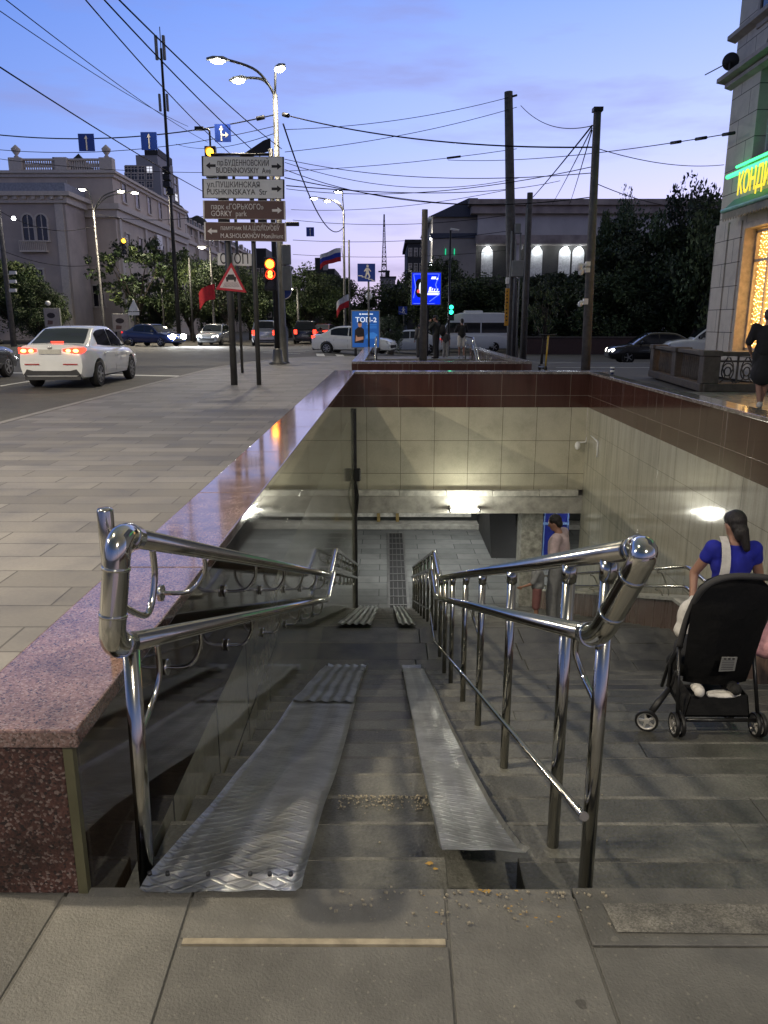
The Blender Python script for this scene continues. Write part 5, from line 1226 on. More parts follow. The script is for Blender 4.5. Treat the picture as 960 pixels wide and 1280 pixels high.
# dark traffic light pole in front of the lamp
Yt = 28.9; tx = gx(346, Yt, 1); tlp = pole('signal_pole', 'dark signal pole with a heavy foot next to the tall grey street lamp', 'pole', tx, Yt, 0, zat(186, Yt), .10, .085, m_dark)
b = B(); lathe(b, [(.34, 0), (.34, .04), (.20, .10), (.17, .5), (.13, .58)], (tx, Yt, .0), 14); obj('foot', b, m_pole, tlp)
b = B(); z = zat(184, Yt); prism(b, [(tx, Yt, z - .1), (tx, Yt, z + .3), (tx - .25, Yt, z + .22), (tx - 1.2, Yt, z - .35), (tx - 1.2, Yt, z - .45)], (0, .06, 0)); tube(b, [(tx, Yt, zat(193, Yt)), (gx(262, Yt, 7.5), Yt, zat(193, Yt))], .05, 8); obj('bracket', b, m_dark, tlp)
def signal(label, px, py, Y, state, s=1.0, group=None):
    x = gx(px, Y, zat(py, Y)); z = zat(py, Y); t = thing('traffic_light', label, 'traffic light', (x, Y, z), 0, group)
    b = B(); bbox(b, x - .21 * s, x + .21 * s, Y, Y + .22 * s, z - .88 * s, z + .22 * s); bevel(b, .035 * s, 2); h = obj('housing', b, m_black, t)
    for k in range(3):
        zz = z - .33 * k * s; on = state[k]
        b = B(); tube(b, [(x, Y - .012 * s, zz), (x, Y + .002, zz)], .135 * s, 20); obj('lens', b, on if on else M('unlit_lens', (.02, .018, .016), .2), t)
        b = B(); n = 10
        for i in range(n):
            a0, a1 = math.pi * (-.05 + 1.1 * i / n), math.pi * (-.05 + 1.1 * (i + 1) / n); c0, c1 = (Vector((x + math.cos(a) * .15 * s, 0, zz + math.sin(a) * .15 * s)) for a in (a0, a1))
            prism(b, [(c0.x, Y - .16 * s, c0.z), (c1.x, Y - .16 * s, c1.z), (c1.x, Y, c1.z), (c0.x, Y, c0.z)], ((c0.x - x) * .06, 0, (c0.z - zz) * .06))
        obj('visor', b, m_black, t)
    return t
m_lit = EM('amber_signal', (1, .42, .02), 9, (.5, .2, .02)); m_redlit = EM('red_signal', (1, .06, .02), 5, (.5, .02, .02)); m_green = EM('green_signal', (.02, 1, .45), 5, (.02, .4, .2)); m_redglow = EM('red_bloom', (1, .04, .01), 2.5, (.4, .02, .01))
tl = signal('big red traffic light, its blown-out core coloured amber, red countdown beneath', 337, 330, 28.6, (m_lit, None, None), 1.05)  # amber lens stands in for an overexposed red signal
x = gx(337, 28.6, zat(330, 28.6)); z = zat(330, 28.6)
b = B(); text_bm(b, '8', .34, facing((x, 28.58, z - .35 - .12)), .004, 'CENTER', bold=.012); obj('countdown', b, EM('countdown_lit', (1, .22, .03), 7), tl)
b = B()
for zz in (z, z - .35):
    for k in range(20):
        a0, a1 = 2 * math.pi * k / 20, 2 * math.pi * (k + 1) / 20; prism(b, [(x + math.cos(a) * r, 28.585, zz + math.sin(a) * r) for a, r in ((a0, .145), (a0, .185), (a1, .185), (a1, .145))], (0, -.004, 0))
obj('bloom_ring', b, m_redglow, tl)  # glowing rings added for the red bloom round lens and countdown
tl2 = signal('traffic light glowing orange above the top signboard', 262, 190, 28.9, (m_lit, None, None), .95)
x = gx(262, 28.9, zat(190, 28.9)); z = zat(190, 28.9); b = B(); tube(b, fillet([(x, 29, z + .2), (x, 29, z + .75), (x - .25, 29, z + .78)], .1), .035, 8); box(b, (x - .35, 28.95, z + .77), (.30, .12, .12)); obj('camera_arm', b, m_dark, tl2)
for px, py, Y, lab in ((154, 301, 61, 'amber traffic light in front of the thin half bare tree'),): signal(lab, px, py, Y, (m_lit, None, None), 1.1)
signal('green traffic light right of the blue screen', 564, 384, 40, (m_green, m_green, None), .75)
lp_ = [o for o in COL.objects if o.get('label', '').startswith('tall grey street lamp with two')][0]
for py0, py1 in ((306, 331), (333, 363)):
    b = B(); xx = gx(358, 29.4, 4); bbox(b, xx - .16, xx + .16, 29.2, 29.42, zat(py1, 29.4), zat(py0, 29.4)); bevel(b, .02); obj('cabinet', b, m_grey, lp_)
b = B(); xx = gx(365, 29.3, 5); box(b, (xx, 29.3, zat(280, 29.3)), (.5, .14, .14)); bevel(b, .02); obj('side_camera', b, m_black, lp_)
m_signblue = M('sign_blue', (.012, .045, .30), .4, var=.1); m_signwhite = M('sign_white', (.78, .78, .76), .45, var=.08); m_signred = M('sign_red', (.50, .015, .03), .4, var=.1); m_brown = M('sign_brown', (.10, .045, .032), .4, var=.12); m_whitepaint = M('sign_letter_white', (.80, .76, .72), .5); m_ink = M('sign_ink', (.008, .008, .008), .5); m_signback = M('sign_grey', (.78, .79, .77), .5, var=.06)
t = thing('round_sign', 'round blue traffic sign half hidden behind the grey cabinets', 'road sign', (gx(355, 29.75, 3), 29.75, 3.5)); c = at(355, 364, 29.75)
b = B(); tube(b, [(c.x, 29.74, c.z), (c.x, 29.76, c.z)], .30, 24); obj('disc', b, m_signblue, t)
b = B(); n = 24
for k in range(n):
    a0, a1 = 2 * math.pi * k / n, 2 * math.pi * (k + 1) / n; prism(b, [(c.x + math.cos(a) * r, 29.738, c.z + math.sin(a) * r) for a, r in ((a0, .27), (a0, .295), (a1, .295), (a1, .27))], (0, -.003, 0))
obj('rim', b, m_whitepaint, t)

# ------------------------------------------------------------------ direction boards on posts
q = onz(293, 481, 0); Yp = q.y
sg = thing('signpost', 'thick grey post holding the stacked street direction boards', 'signpost', (q.x, Yp, 0))
b = B(); lathe(b, [(.085, -.02), (.078, zat(196, Yp))], (q.x, Yp, 0), 14); obj('post', b, m_pole, sg)
q3 = onz(303, 466, 0); b = B(); lathe(b, [(.045, -.02), (.045, zat(200, q3.y))], (q3.x, q3.y, 0), 10); obj('back_post', b, m_pole, sg)
q2 = onz(328, 479, 0); sg2 = thing('signpost', 'thinner grey post carrying the right half of the street direction boards', 'signpost', (q2.x, Yp, 0))
b = B(); lathe(b, [(.06, -.02), (.055, zat(197, Yp))], (q2.x, Yp, 0), 12); obj('post', b, m_pole, sg2)
Yb = Yp - .16
def P_(px, py, d=0.0): p = at(px, py, Yb - d); return p
def board(label, c4, mat, edge, ink, texts, arrows):
    """c4 corners in order tl, tr, br, bl (pixels)"""
    cc = [P_(*p) for p in c4]; t = thing('direction_sign', label, 'direction sign', ((cc[0].x + cc[1].x) / 2, Yb, cc[3].z), 0, 'street direction boards')
    ang = math.atan2(cc[1].z - cc[0].z, cc[1].x - cc[0].x)
    b = B(); prism(b, cc, (0, .05, 0)); bevel(b, .008); pn = obj('panel', b, mat, t)
    b = B(); m = sum(cc, Vector()) / 4
    inn = [m + (p - m) * f for p, f in zip(cc, (1, 1, 1, 1))]
    for i in range(4):
        a, d = cc[i], cc[(i + 1) % 4]; ia, id_ = a + (m - a).normalized() * .035, d + (m - d).normalized() * .035
        prism(b, [a + Vector((0, -.002, 0)), d + Vector((0, -.002, 0)), id_ + Vector((0, -.002, 0)), ia + Vector((0, -.002, 0))], (0, -.004, 0))
    obj('rim', b, edge, t)
    b = B()
    for body, px0, px1, base, hpx in texts:
        a, d = P_(px0, base, .006), P_(px1, base, .006); hgt = hpx * (a.y * cp) / F / .72
        text_bm(b, body, hgt, Matrix.Translation(a) @ Matrix.Rotation(-ang, 4, 'Y') @ RX90, .0015, 'LEFT', width=d.x - a.x, bold=0)
    obj('lettering', b, ink, t)
    for px, py, s in arrows:
        b = B(); c = P_(px, py, .006); u = (P_(px + 6, py) - P_(px, py)).x
        pts = [(-1, .28), (.15, .28), (.15, .72), (1.05, 0), (.15, -.72), (.15, -.28), (-1, -.28)]
        prism(b, [(c.x + s * a_ * u, c.y, c.z + d_ * u * .9) for a_, d_ in pts], (0, -.003, 0)); obj('arrow', b, ink, t)
board('grey board pointing both ways to Budennovskiy Ave', ((252, 195), (355, 196), (355, 220.5), (252.5, 220)), m_signback, m_ink, m_ink, (('пр.БУДЕННОВСКИЙ', 272, 336, 206.8, 6.6), ('BUDENNOVSKIY  Ave', 270.5, 338.5, 216, 6.4)), ((263.5, 207, -1), (345.5, 208, 1)))
board('grey board pointing right to Pushkinskaya Str', ((252.5, 223.5), (355.5, 224), (355.5, 248.5), (253, 247.5)), m_signback, m_ink, m_ink, (('ул.ПУШКИНСКАЯ', 259, 324.5, 234, 6.4), ('PUSHKINSKAYA  Str', 259, 334, 243, 6.4)), ((345.5, 236, 1),))
board('brown board pointing right to Gorky park', ((253.5, 250.5), (356.5, 251), (357, 274.5), (254, 273.5)), m_brown, m_whitepaint, m_whitepaint, (('парк «ГОРЬКОГО»', 264, 329.5, 261.5, 6.2), ('GORKY  park', 264, 308.5, 270, 6.4)), ((346, 263, 1),))
board('brown board pointing left to the Sholokhov Monument with flaked paint', ((255, 277.5), (357.5, 278.5), (358, 302), (255.5, 300.5)), m_brown, m_whitepaint, m_whitepaint, (('памятник М.А.ШОЛОХОВУ', 276, 349.5, 287.5, 5.4), ('M.A.SHOLOKHOV Monument', 276, 354, 297.2, 5.4)), ((265.5, 289, -1),))
b4 = [o for o in COL.objects if 'flaked' in o.get('label', '')][0]; b = B(); q_ = random.Random(3)
for k in range(16):
    c = P_(q_.uniform(318, 350), q_.uniform(279, 295), .010); face(b, [(c.x + math.cos(i) * q_.uniform(.01, .05), c.y - .0003 * k, c.z + math.sin(i) * q_.uniform(.01, .035)) for i in range(6)])
obj('flaked_paint', b, M('flaked', (.33, .29, .25), .7), b4)
b = B()
for py in (222, 249.3, 276): bbox(b, P_(272, py).x, P_(283, py).x, Yb + .052, Yb + .09, P_(0, py + 4).z, P_(0, py - 4).z); bbox(b, P_(322, py).x, P_(333, py).x, Yb + .052, Yb + .09, P_(0, py + 4).z, P_(0, py - 4).z)
obj('clamp', b, m_dark, sg)
# stop line plate and warning triangle on the thick post
cc = [at(*p, Yp + .10) for p in ((272, 316), (314.5, 317), (314.5, 332.5), (272, 331.5))]
t = thing('stop_line_sign', 'white plate with black letters behind the thick signpost', 'road sign', (cc[0].x, Yp + .1, cc[3].z)); b = B(); prism(b, cc, (0, .03, 0)); bevel(b, .006); obj('plate', b, m_signwhite, t)
b = B(); a, d = at(275.5, 329.5, Yp + .097), at(310.5, 329.5, Yp + .097); text_bm(b, 'СТОП', .33, facing(a), .0015, 'LEFT', width=d.x - a.x, bold=.003); obj('lettering', b, m_ink, t)
ap, bl, br = at(289, 328, Yp - .11), at(269.5, 362, Yp - .11), at(308.5, 366, Yp - .11); cen = (ap + bl + br) / 3
t = thing('warning_sign', 'red bordered warning triangle with a car on a rough road', 'road sign', (cen.x, Yp - .11, bl.z))
def tri(f, d, dep): return [cen + (p - cen) * f + Vector((0, -d, 0)) for p in (ap, bl, br)]
b = B(); prism(b, tri(1.0, 0, 0), (0, .02, 0)); bevel(b, .01); obj('plate', b, m_signred, t)
b = B(); prism(b, tri(.74, .004, 0), (0, .003, 0)); obj('field', b, M('sign_field', (.70, .60, .60), .5, var=.08), t)
b = B(); w = .10; c = cen + Vector((.0, -.0065, .04))
def pp(pts, dy=0): prism(b, [(c.x + x_, c.y + dy, c.z + z_) for x_, z_ in pts], (0, -.002, 0))
pp([(-.12, -.0), (.12, -.0), (.125, .06), (.09, .075), (.065, .125), (-.065, .125), (-.09, .075), (-.125, .06)]); pp([(-.115, -.04), (-.07, -.04), (-.07, -.001), (-.115, -.001)]); pp([(.07, -.04), (.115, -.04), (.115, -.001), (.07, -.001)])
for k in range(4):
    zz = -.075 - .028 * k; n = 9 + k
    for i in range(n): x0_ = -.16 - .012 * k + (.32 + .024 * k) * i / n; pp([(x0_, zz), (x0_ + .022, zz + .014), (x0_ + .03, zz + .014), (x0_ + .010, zz - .004)])
obj('pictogram', b, m_ink, t)
# blue lane signs hanging from the span wires
def lane_sign(label, x0, x1, y0, y1, Y, kind, group='blue lane signs on the span wires'):
    a, d = at(x0, y1, Y), at(x1, y0, Y); t = thing('lane_sign', label, 'road sign', ((a.x + d.x) / 2, Y, d.z), 0, group); b = B(); bbox(b, a.x, d.x, Y, Y + .02, a.z, d.z); obj('plate', b, m_signblue, t)
    b = B(); cx_ = (a.x + d.x) / 2; w = d.x - a.x; h = d.z - a.z
    def s(pts): prism(b, [(a.x + u * w, Y - .002, a.z + v * h) for u, v in pts], (0, -.004, 0))
    if kind == 'up': s([(.46, .06), (.54, .06), (.54, .70), (.62, .70), (.5, .92), (.38, .70), (.46, .70)])
    else: s([(.36, .06), (.45, .06), (.45, .68), (.53, .68), (.405, .92), (.28, .68), (.36, .68)]); s([(.46, .34), (.66, .34), (.66, .24), (.86, .40), (.66, .56), (.66, .44), (.46, .44)])
    obj('arrow', b, m_whitepaint, t)
lane_sign('leftmost blue lane sign hanging on the span wire over the corner building', 99, 117, 167, 189, 30, 'up'); lane_sign('blue lane sign hanging on the span wire just left of the antenna mast', 177, 195.5, 165, 187.5, 30, 'up')
lane_sign('bright blue straight on and right lane sign above the signboards', 269, 288, 155, 177.5, 29.8, 'two'); lane_sign('tiny far blue lane sign right of the brown signboards', 383, 392.5, 284, 295.5, 60, 'up')
# underpass signs
def underpass_sign(label, x0, x1, y0, y1, Y, zb):
    a, d = at(x0, y1, Y), at(x1, y0, Y); cx_ = (a.x + d.x) / 2; t = thing('underpass_sign', label, 'road sign', (cx_, Y, zb)); w = d.x - a.x; h = d.z - a.z
    b = B(); lathe(b, [(.04, 0), (.04, d.z - zb)], (cx_ + w * .12, Y + .05, zb), 10); obj('post', b, m_pole, t)
    b = B(); bbox(b, a.x, d.x, Y - .01, Y + .01, a.z, d.z); obj('plate', b, m_signblue, t); b = B()
    def s(pts): prism(b, [(a.x + u * w, Y - .012, a.z + v * h) for u, v in pts], (0, -.004, 0))
    s([(.04, .30), (.24, .30), (.24, .24), (.42, .24), (.42, .17), (.60, .17), (.60, .10), (.80, .10), (.80, .03), (.96, .03), (.96, .07), (.84, .07), (.84, .14), (.64, .14), (.64, .21), (.46, .21), (.46, .28), (.28, .28), (.28, .35), (.04, .35)])
    s([(.52, .80), (.62, .80), (.64, .90), (.57, .96), (.50, .90)]); s([(.46, .76), (.62, .78), (.64, .52), (.72, .30), (.68, .17), (.62, .17), (.64, .30), (.56, .44), (.48, .22), (.42, .26), (.48, .50)]); s([(.62, .77), (.78, .58), (.74, .55), (.60, .68)]); s([(.47, .75), (.36, .58), (.40, .55), (.50, .66)])
    obj('pictogram', b, m_whitepaint, t)
underpass_sign('blue pedestrian underpass sign on a post above the blue poster case', 447, 469, 329.5, 352, 33.6, 0); underpass_sign('tiny blue underpass sign farther down near the dark trees', 498, 509, 383, 393, 58, -.45)
b = B(); c = at(461, 370, 39); t = thing('globe_lamp', 'white globe lamp behind the blue poster case', 'lamp', (c.x, 39, -.4)); lathe(b, [(.05, 0), (.035, c.z + .2)], (c.x, 39, -.4), 10); obj('post', b, m_dark, t); b = B(); ell(b, c, (.17, .17, .18)); obj('globe', b, M('opal_globe', (.7, .7, .7), .3), t)
b = B(); c = at(60, 379, 57); t = thing('globe_lamp', 'white globe lamp over the small poster stand on the left', 'lamp', (c.x, 57, -.05)); lathe(b, [(.05, 0), (.035, c.z)], (c.x, 57, -.05), 10); obj('post', b, m_dark, t); b = B(); ell(b, c, (.18, .18, .18)); obj('globe', b, M('opal_globe', (.7, .7, .7), .3), t)
# posters: a city light case, a big screen, two stands on the left
def case(name, label, cat, x0, x1, y0, y1, Y, zb, face_m, frame=.05, legs=True, dep=.22):
    a, d = at(x0, y1, Y), at(x1, y0, Y); t = thing(name, label, cat, ((a.x + d.x) / 2, Y, zb)); b = B(); bbox(b, a.x - frame, d.x + frame, Y, Y + dep, a.z - frame, d.z + frame); bevel(b, .02); obj('frame', b, m_grey, t)
    b = B(); bbox(b, a.x, d.x, Y - .008, Y - .002, a.z, d.z); f = obj('poster' if 'screen' not in name else 'screen', b, face_m, t)
    if legs:
        for xx in (a.x + .15, d.x - .15): b = B(); bbox(b, xx - .06, xx + .06, Y + .05, Y + .17, zb, a.z - frame - .002); obj('leg', b, m_dark, t)
    def art(nm, pts, mat, parent=f, lay=0):
        b = B(); prism(b, [(a.x + u * (d.x - a.x), Y - .010 - .0008 * lay, a.z + v * (d.z - a.z)) for u, v in pts], (0, -.0006, 0)); return obj(nm, b, mat, parent)
    return t, a, d, f, art
def oval(cx_, cy_, rx, ry, n=16): return [(cx_ + rx * math.cos(2 * math.pi * k / n), cy_ + ry * math.sin(2 * math.pi * k / n)) for k in range(n)]
m_adb = EM('poster_blue', (.01, .075, .30), .55, (.02, .10, .35)); m_adl = EM('poster_light', (.75, .82, .95), .6, (.6, .65, .7)); m_adk = M('poster_dark', (.03, .022, .022), .4); m_ads = EM('poster_skin', (.55, .28, .18), .3, (.4, .2, .14)); m_adm = EM('poster_midblue', (.03, .17, .55), .5, (.05, .2, .5))
t, a, d, f, art = case('poster_case', 'blue lit poster case with a man beside the words TOP 2', 'poster case', 440.5, 473.5, 389, 434, 36.6, -.35, m_adb)
b = B(); w = d.x - a.x; h = d.z - a.z; text_bm(b, 'ТОП-2', .3, facing((a.x + w * .12, 36.588, a.z + h * .70)), .0006, 'LEFT', width=w * .80, bold=.006); obj('lettering', b, m_adl, f)
art('header', [(.36, .905), (.78, .905), (.78, .935), (.36, .935)], m_adl); art('dot', oval(.30, .92, .035, .025), m_adl); art('man_shirt', [(.08, .12), (.42, .12), (.46, .30), (.44, .50), (.34, .56), (.22, .56), (.10, .48)], m_adk); art('man_face', oval(.29, .63, .075, .075), m_ads); art('man_hair', oval(.29, .695, .080, .03), m_adk, lay=1); art('man_arm', [(.12, .16), (.42, .22), (.42, .30), (.20, .28), (.14, .34)], m_ads, lay=1); art('car_picture', [(.50, .24), (.94, .24), (.94, .36), (.80, .42), (.60, .40), (.50, .32)], m_adm)
for v in (.62, .575, .53): art('text_line', [(.52, v), (.92, v), (.92, v + .022), (.52, v + .022)], m_adm, lay=1)
m_scr = EM('screen_blue', (.0, .012, .55), 1.5, (.0, .01, .3)); m_scw = EM('screen_white', (.8, .85, 1), 1.3, (.6, .6, .7)); m_scl = EM('screen_line', (.10, .16, 1), 1.6, (.05, .1, .5)); m_scr2 = EM('screen_red', (.8, .10, .08), 1.0, (.4, .05, .05))
t, a, d, f, art = case('led_screen', 'bright blue advertising screen with white script lines', 'screen', 515, 551, 341, 380.5, 45, -.45, m_scr, .06, False, .4)
b = B(); bbox(b, (a.x + d.x) / 2 - .18, (a.x + d.x) / 2 + .18, 45.42, 45.75, -.45, d.z - .3); obj('column', b, m_dark, t)
art('dark_oval', oval(.25, .52, .16, .30), M('screen_black', (.004, .004, .01), .3), lay=0); art('pale_oval', oval(.31, .52, .07, .19), m_scw, lay=1); art('red_spot', oval(.22, .42, .05, .06), m_scr2, lay=2)
for i, (u0, u1, v0, v1) in enumerate(((.52, .95, .30, .36), (.55, .95, .38, .42), (.66, .82, .80, .88), (.84, .90, .78, .84), (.58, .66, .42, .55), (.68, .72, .44, .52), (.76, .80, .43, .50), (.86, .90, .43, .50))): art('script', [(u0, v0), (u1, v0), (u1 + .02, v1), (u0 + .03, v1)], m_scw, lay=1)
for i, pts in enumerate((((.05, .97), (.95, .97), (.95, .955), (.05, .955)), ((.04, .2), (.06, .2), (.14, .55), (.06, .95), (.04, .95), (.11, .55)), ((.93, .95), (.95, .95), (.84, .62), (.95, .30), (.62, .08), (.61, .10), (.92, .31), (.81, .62)), ((.05, .02), (.80, .02), (.80, .035), (.05, .035)))): art('outline', pts, m_scl, lay=1)
for i, (x0, x1, y0, y1, Y, lab) in enumerate(((57, 73, 386, 408, 56.5, 'small black and white poster stand left of the pale lamp pole'), (142, 160, 393, 414, 60, 'pale poster stand on the corner behind the white saloon'))):
    t, a, d, f, art = case('poster_stand', lab, 'poster', x0, x1, y0, y1, Y, -.05, M('poster_pale', (.34, .31, .30), .5, var=.15), .05); art('dark_shape', oval(.45, .62, .28, .16), m_adk); art('dark_patch', [(.15, .1), (.5, .12), (.55, .32), (.2, .36)], M('poster_brown', (.12, .07, .06), .5), lay=1)

# ------------------------------------------------------------------ poles on the right
Y = 28; x = gx(529.5, Y, 2); pole('concrete_pole', 'plain grey concrete pole in front of the blue screen', 'pole', x, Y, -.05, zat(262, Y), .145, .105, m_cpole)
Y = 33.4; x = gx(642, Y, 1); zt = zat(115, Y); pA = pole('concrete_pole', 'thickest concrete pole with cabinets and pipes beside the minibus', 'pole', x, Y, -.1, zt, (.23), .165, m_cpole, (gx(650, Y, 11) - gx(642, Y, 1) - .45, 0))
b = B(); a = at(646.5, 336, Y - .3); bbox(b, a.x - .24, a.x + .24, Y - .45, Y - .2, a.z - .32, a.z + .32); bevel(b, .02); obj('cabinet', b, m_grey, pA)
b = B(); a = at(647, 286, Y - .3); bbox(b, a.x - .12, a.x + .12, Y - .42, Y - .2, a.z - .2, a.z + .2); bevel(b, .02); obj('meter_box', b, m_grey, pA)
for dx, z1_ in ((-.30, zat(290, Y)), (-.12, zat(300, Y)), (.08, zat(292, Y)), (.27, zat(262, Y))):
    b = B(); tube(b, [(x + dx, Y - .31, -.1), (x + dx, Y - .31, z1_)], .035, 8); obj('cable_pipe', b, m_grey, pA)
b = B(); a = at(633.5, 384, Y - .4); bbox(b, a.x - .085, a.x + .085, Y - .45, Y - .4, zat(407, Y), zat(361, Y)); ys_n = obj('hanging_sign', b, M('yellow_plate', (.55, .27, .02), .5, var=.1), origin=(a.x, Y - .42, zat(407, Y)), label='narrow yellow upright plate with black letters on the thickest pole', cat='sign')
b = B()
for k in range(9): zz = zat(366 + 4.4 * k, Y); bbox(b, a.x - .035, a.x + rnd.uniform(.0, .035), Y - .456, Y - .452, zz, zz + .06)
obj('marks', b, m_ink, ys_n)
b = B(); a = at(634, 351, Y - .4); bbox(b, a.x - .07, a.x + .07, Y - .5, Y - .4, a.z - .13, a.z + .13); bevel(b, .02); obj('white_box', b, m_signwhite, pA)
Y = 34.2; x = gx(656, Y, 2); pole('concrete_pole', 'thinner concrete pole close behind the thickest pole', 'pole', x, Y, -.1, zat(241, Y), .15, .12, m_cpole)
Y = 22.4; x = gx(734, Y, 1); zt = zat(139, Y); pB = pole('concrete_pole', 'leaning concrete pole with small white cameras behind the stairwell corner', 'pole', x, Y, -.05, zt, .135, .10, m_cpole, (-.12, 0))
b = B(); box(b, (x - .12, Y, zt + .03), (.25, .25, .10)); obj('cap', b, m_dark, pB)
for py, s in ((331, 1.3), (337, 1.1), (377, 1.0)):
    b = B(); a = at(729, py, Y); tube(b, [(x, Y, a.z), (x - .30 * s, Y - .1, a.z)], .03, 8); ell(b, (x - .30 * s, Y - .1, a.z - .07), (.07 * s, .07 * s, .085 * s)); box(b, (x - .14, Y - .05, a.z), (.12, .14, .16)); obj('camera', b, m_signwhite, pB)
Y = 42; x = gx(561, Y, 2); t = pole('thin_lamp_post', 'thin dark lamp post beside the green traffic light', 'lamp post', x, Y, -.45, zat(288, Y), .07, .05, m_dark); b = B(); a = at(564, 286, Y); tube(b, [(x, Y, a.z), (x + .45, Y, a.z - .08)], .05, 8); obj('lantern', b, m_signwhite, t)
Y = 52; x = gx(12, Y, 2); t = pole('floodlight_pole', 'grey pole with small floodlights at the left picture edge', 'pole', x, Y, -.05, zat(247, Y), .19, .12, m_cpole)
for py in (341, 352, 363): b = B(); a = at(18, py, Y); box(b, (a.x, Y - .2, a.z), (.42, .2, .2)); tube(b, [(x, Y, a.z - .1), (a.x, Y - .15, a.z - .1)], .03, 6); obj('floodlight', b, m_signwhite, t)
b = B(); a = at(17, 273, Y); ell(b, a, (.12, .12, .12)); obj('bulb', b, m_bulb_w, t)
for px, y0, Y, lab in ((240, 322, 63, 'thin pale pole below the bright green tree'), (204, 345, 66, 'thin grey pole behind the dark blue saloon'), (437, 300, 62, 'thin pole with a small arm right of the flag')): pole('thin_pole', lab, 'pole', gx(px, Y, 2), Y, zroad(gx(px, Y), Y), zat(y0, Y), .09, .07, m_pole)
t = thing('warning_sign', 'small pale triangle sign with a plate in front of the corner building', 'road sign', (gx(167, 59, 1), 59, -.05)); b = B(); c = at(167, 383, 59); lathe(b, [(.05, 0), (.05, c.z + .6)], (c.x, 59, -.05), 8); obj('post', b, m_pole, t); b = B(); prism(b, [at(167, 374, 58.9), at(160, 389, 58.9), at(174, 389, 58.9)], (0, .03, 0)); obj('plate', b, m_signwhite, t); b = B(); prism(b, [at(160, 390, 58.9), at(174, 390, 58.9), at(174, 394, 58.9), at(160, 394, 58.9)], (0, .03, 0)); obj('lower_plate', b, m_signwhite, t)
# flags
def flag(label, p0, L, Hf, stripes, seed, droop=.35, pole_to=None):
    t = thing('flag', label, 'flag', p0, 0); n = 14; P0 = Vector(p0)
    for si, mat in enumerate(stripes):
        b = B(); ns = len(stripes); rows_ = []
        for j in (0, 1, 2):
            v = (si + j / 2) / ns; row = []
            for i in range(n + 1):
                u = i / n; row.append(b.verts.new(P0 + Vector((-L * u * .92, .22 * math.sin(5 * u + seed) * u + .1 * v, -Hf * v - droop * u * u * L + .10 * math.sin(7 * u + seed + 2 * v) * u + .25 * u * (1 - v) * 0))))
            rows_.append(row)
        for j in range(2):
            for i in range(n): b.faces.new((rows_[j][i], rows_[j][i + 1], rows_[j + 1][i + 1], rows_[j + 1][i]))
        obj('stripe', b, mat, t, autosmooth=80)
    b = B(); tube(b, [P0 + Vector((.02, .1, .15)), P0 + Vector((.30, .1, -Hf - .8))], .02, 6); obj('staff', b, m_pole, t); return t
fw_, fb_, fr_ = M('flag_white', (.6, .6, .62), .8), M('flag_blue', (.02, .045, .35), .8), M('flag_red', (.5, .02, .03), .8)
a = at(426, 310, 60); flag('white blue and red flag flying from the distant lamp pole', a, 1.7, .95, (fw_, fb_, fr_), .6)
a = at(436, 368, 58); flag('small drooping white and red flag near the blue poster case', a, 1.0, .9, (fw_, fr_), 1.6, .7)
a = at(268, 355, 60); flag('red flag hanging left of the warning triangle', a, 1.4, 1.1, (fr_,), 2.4, .5)

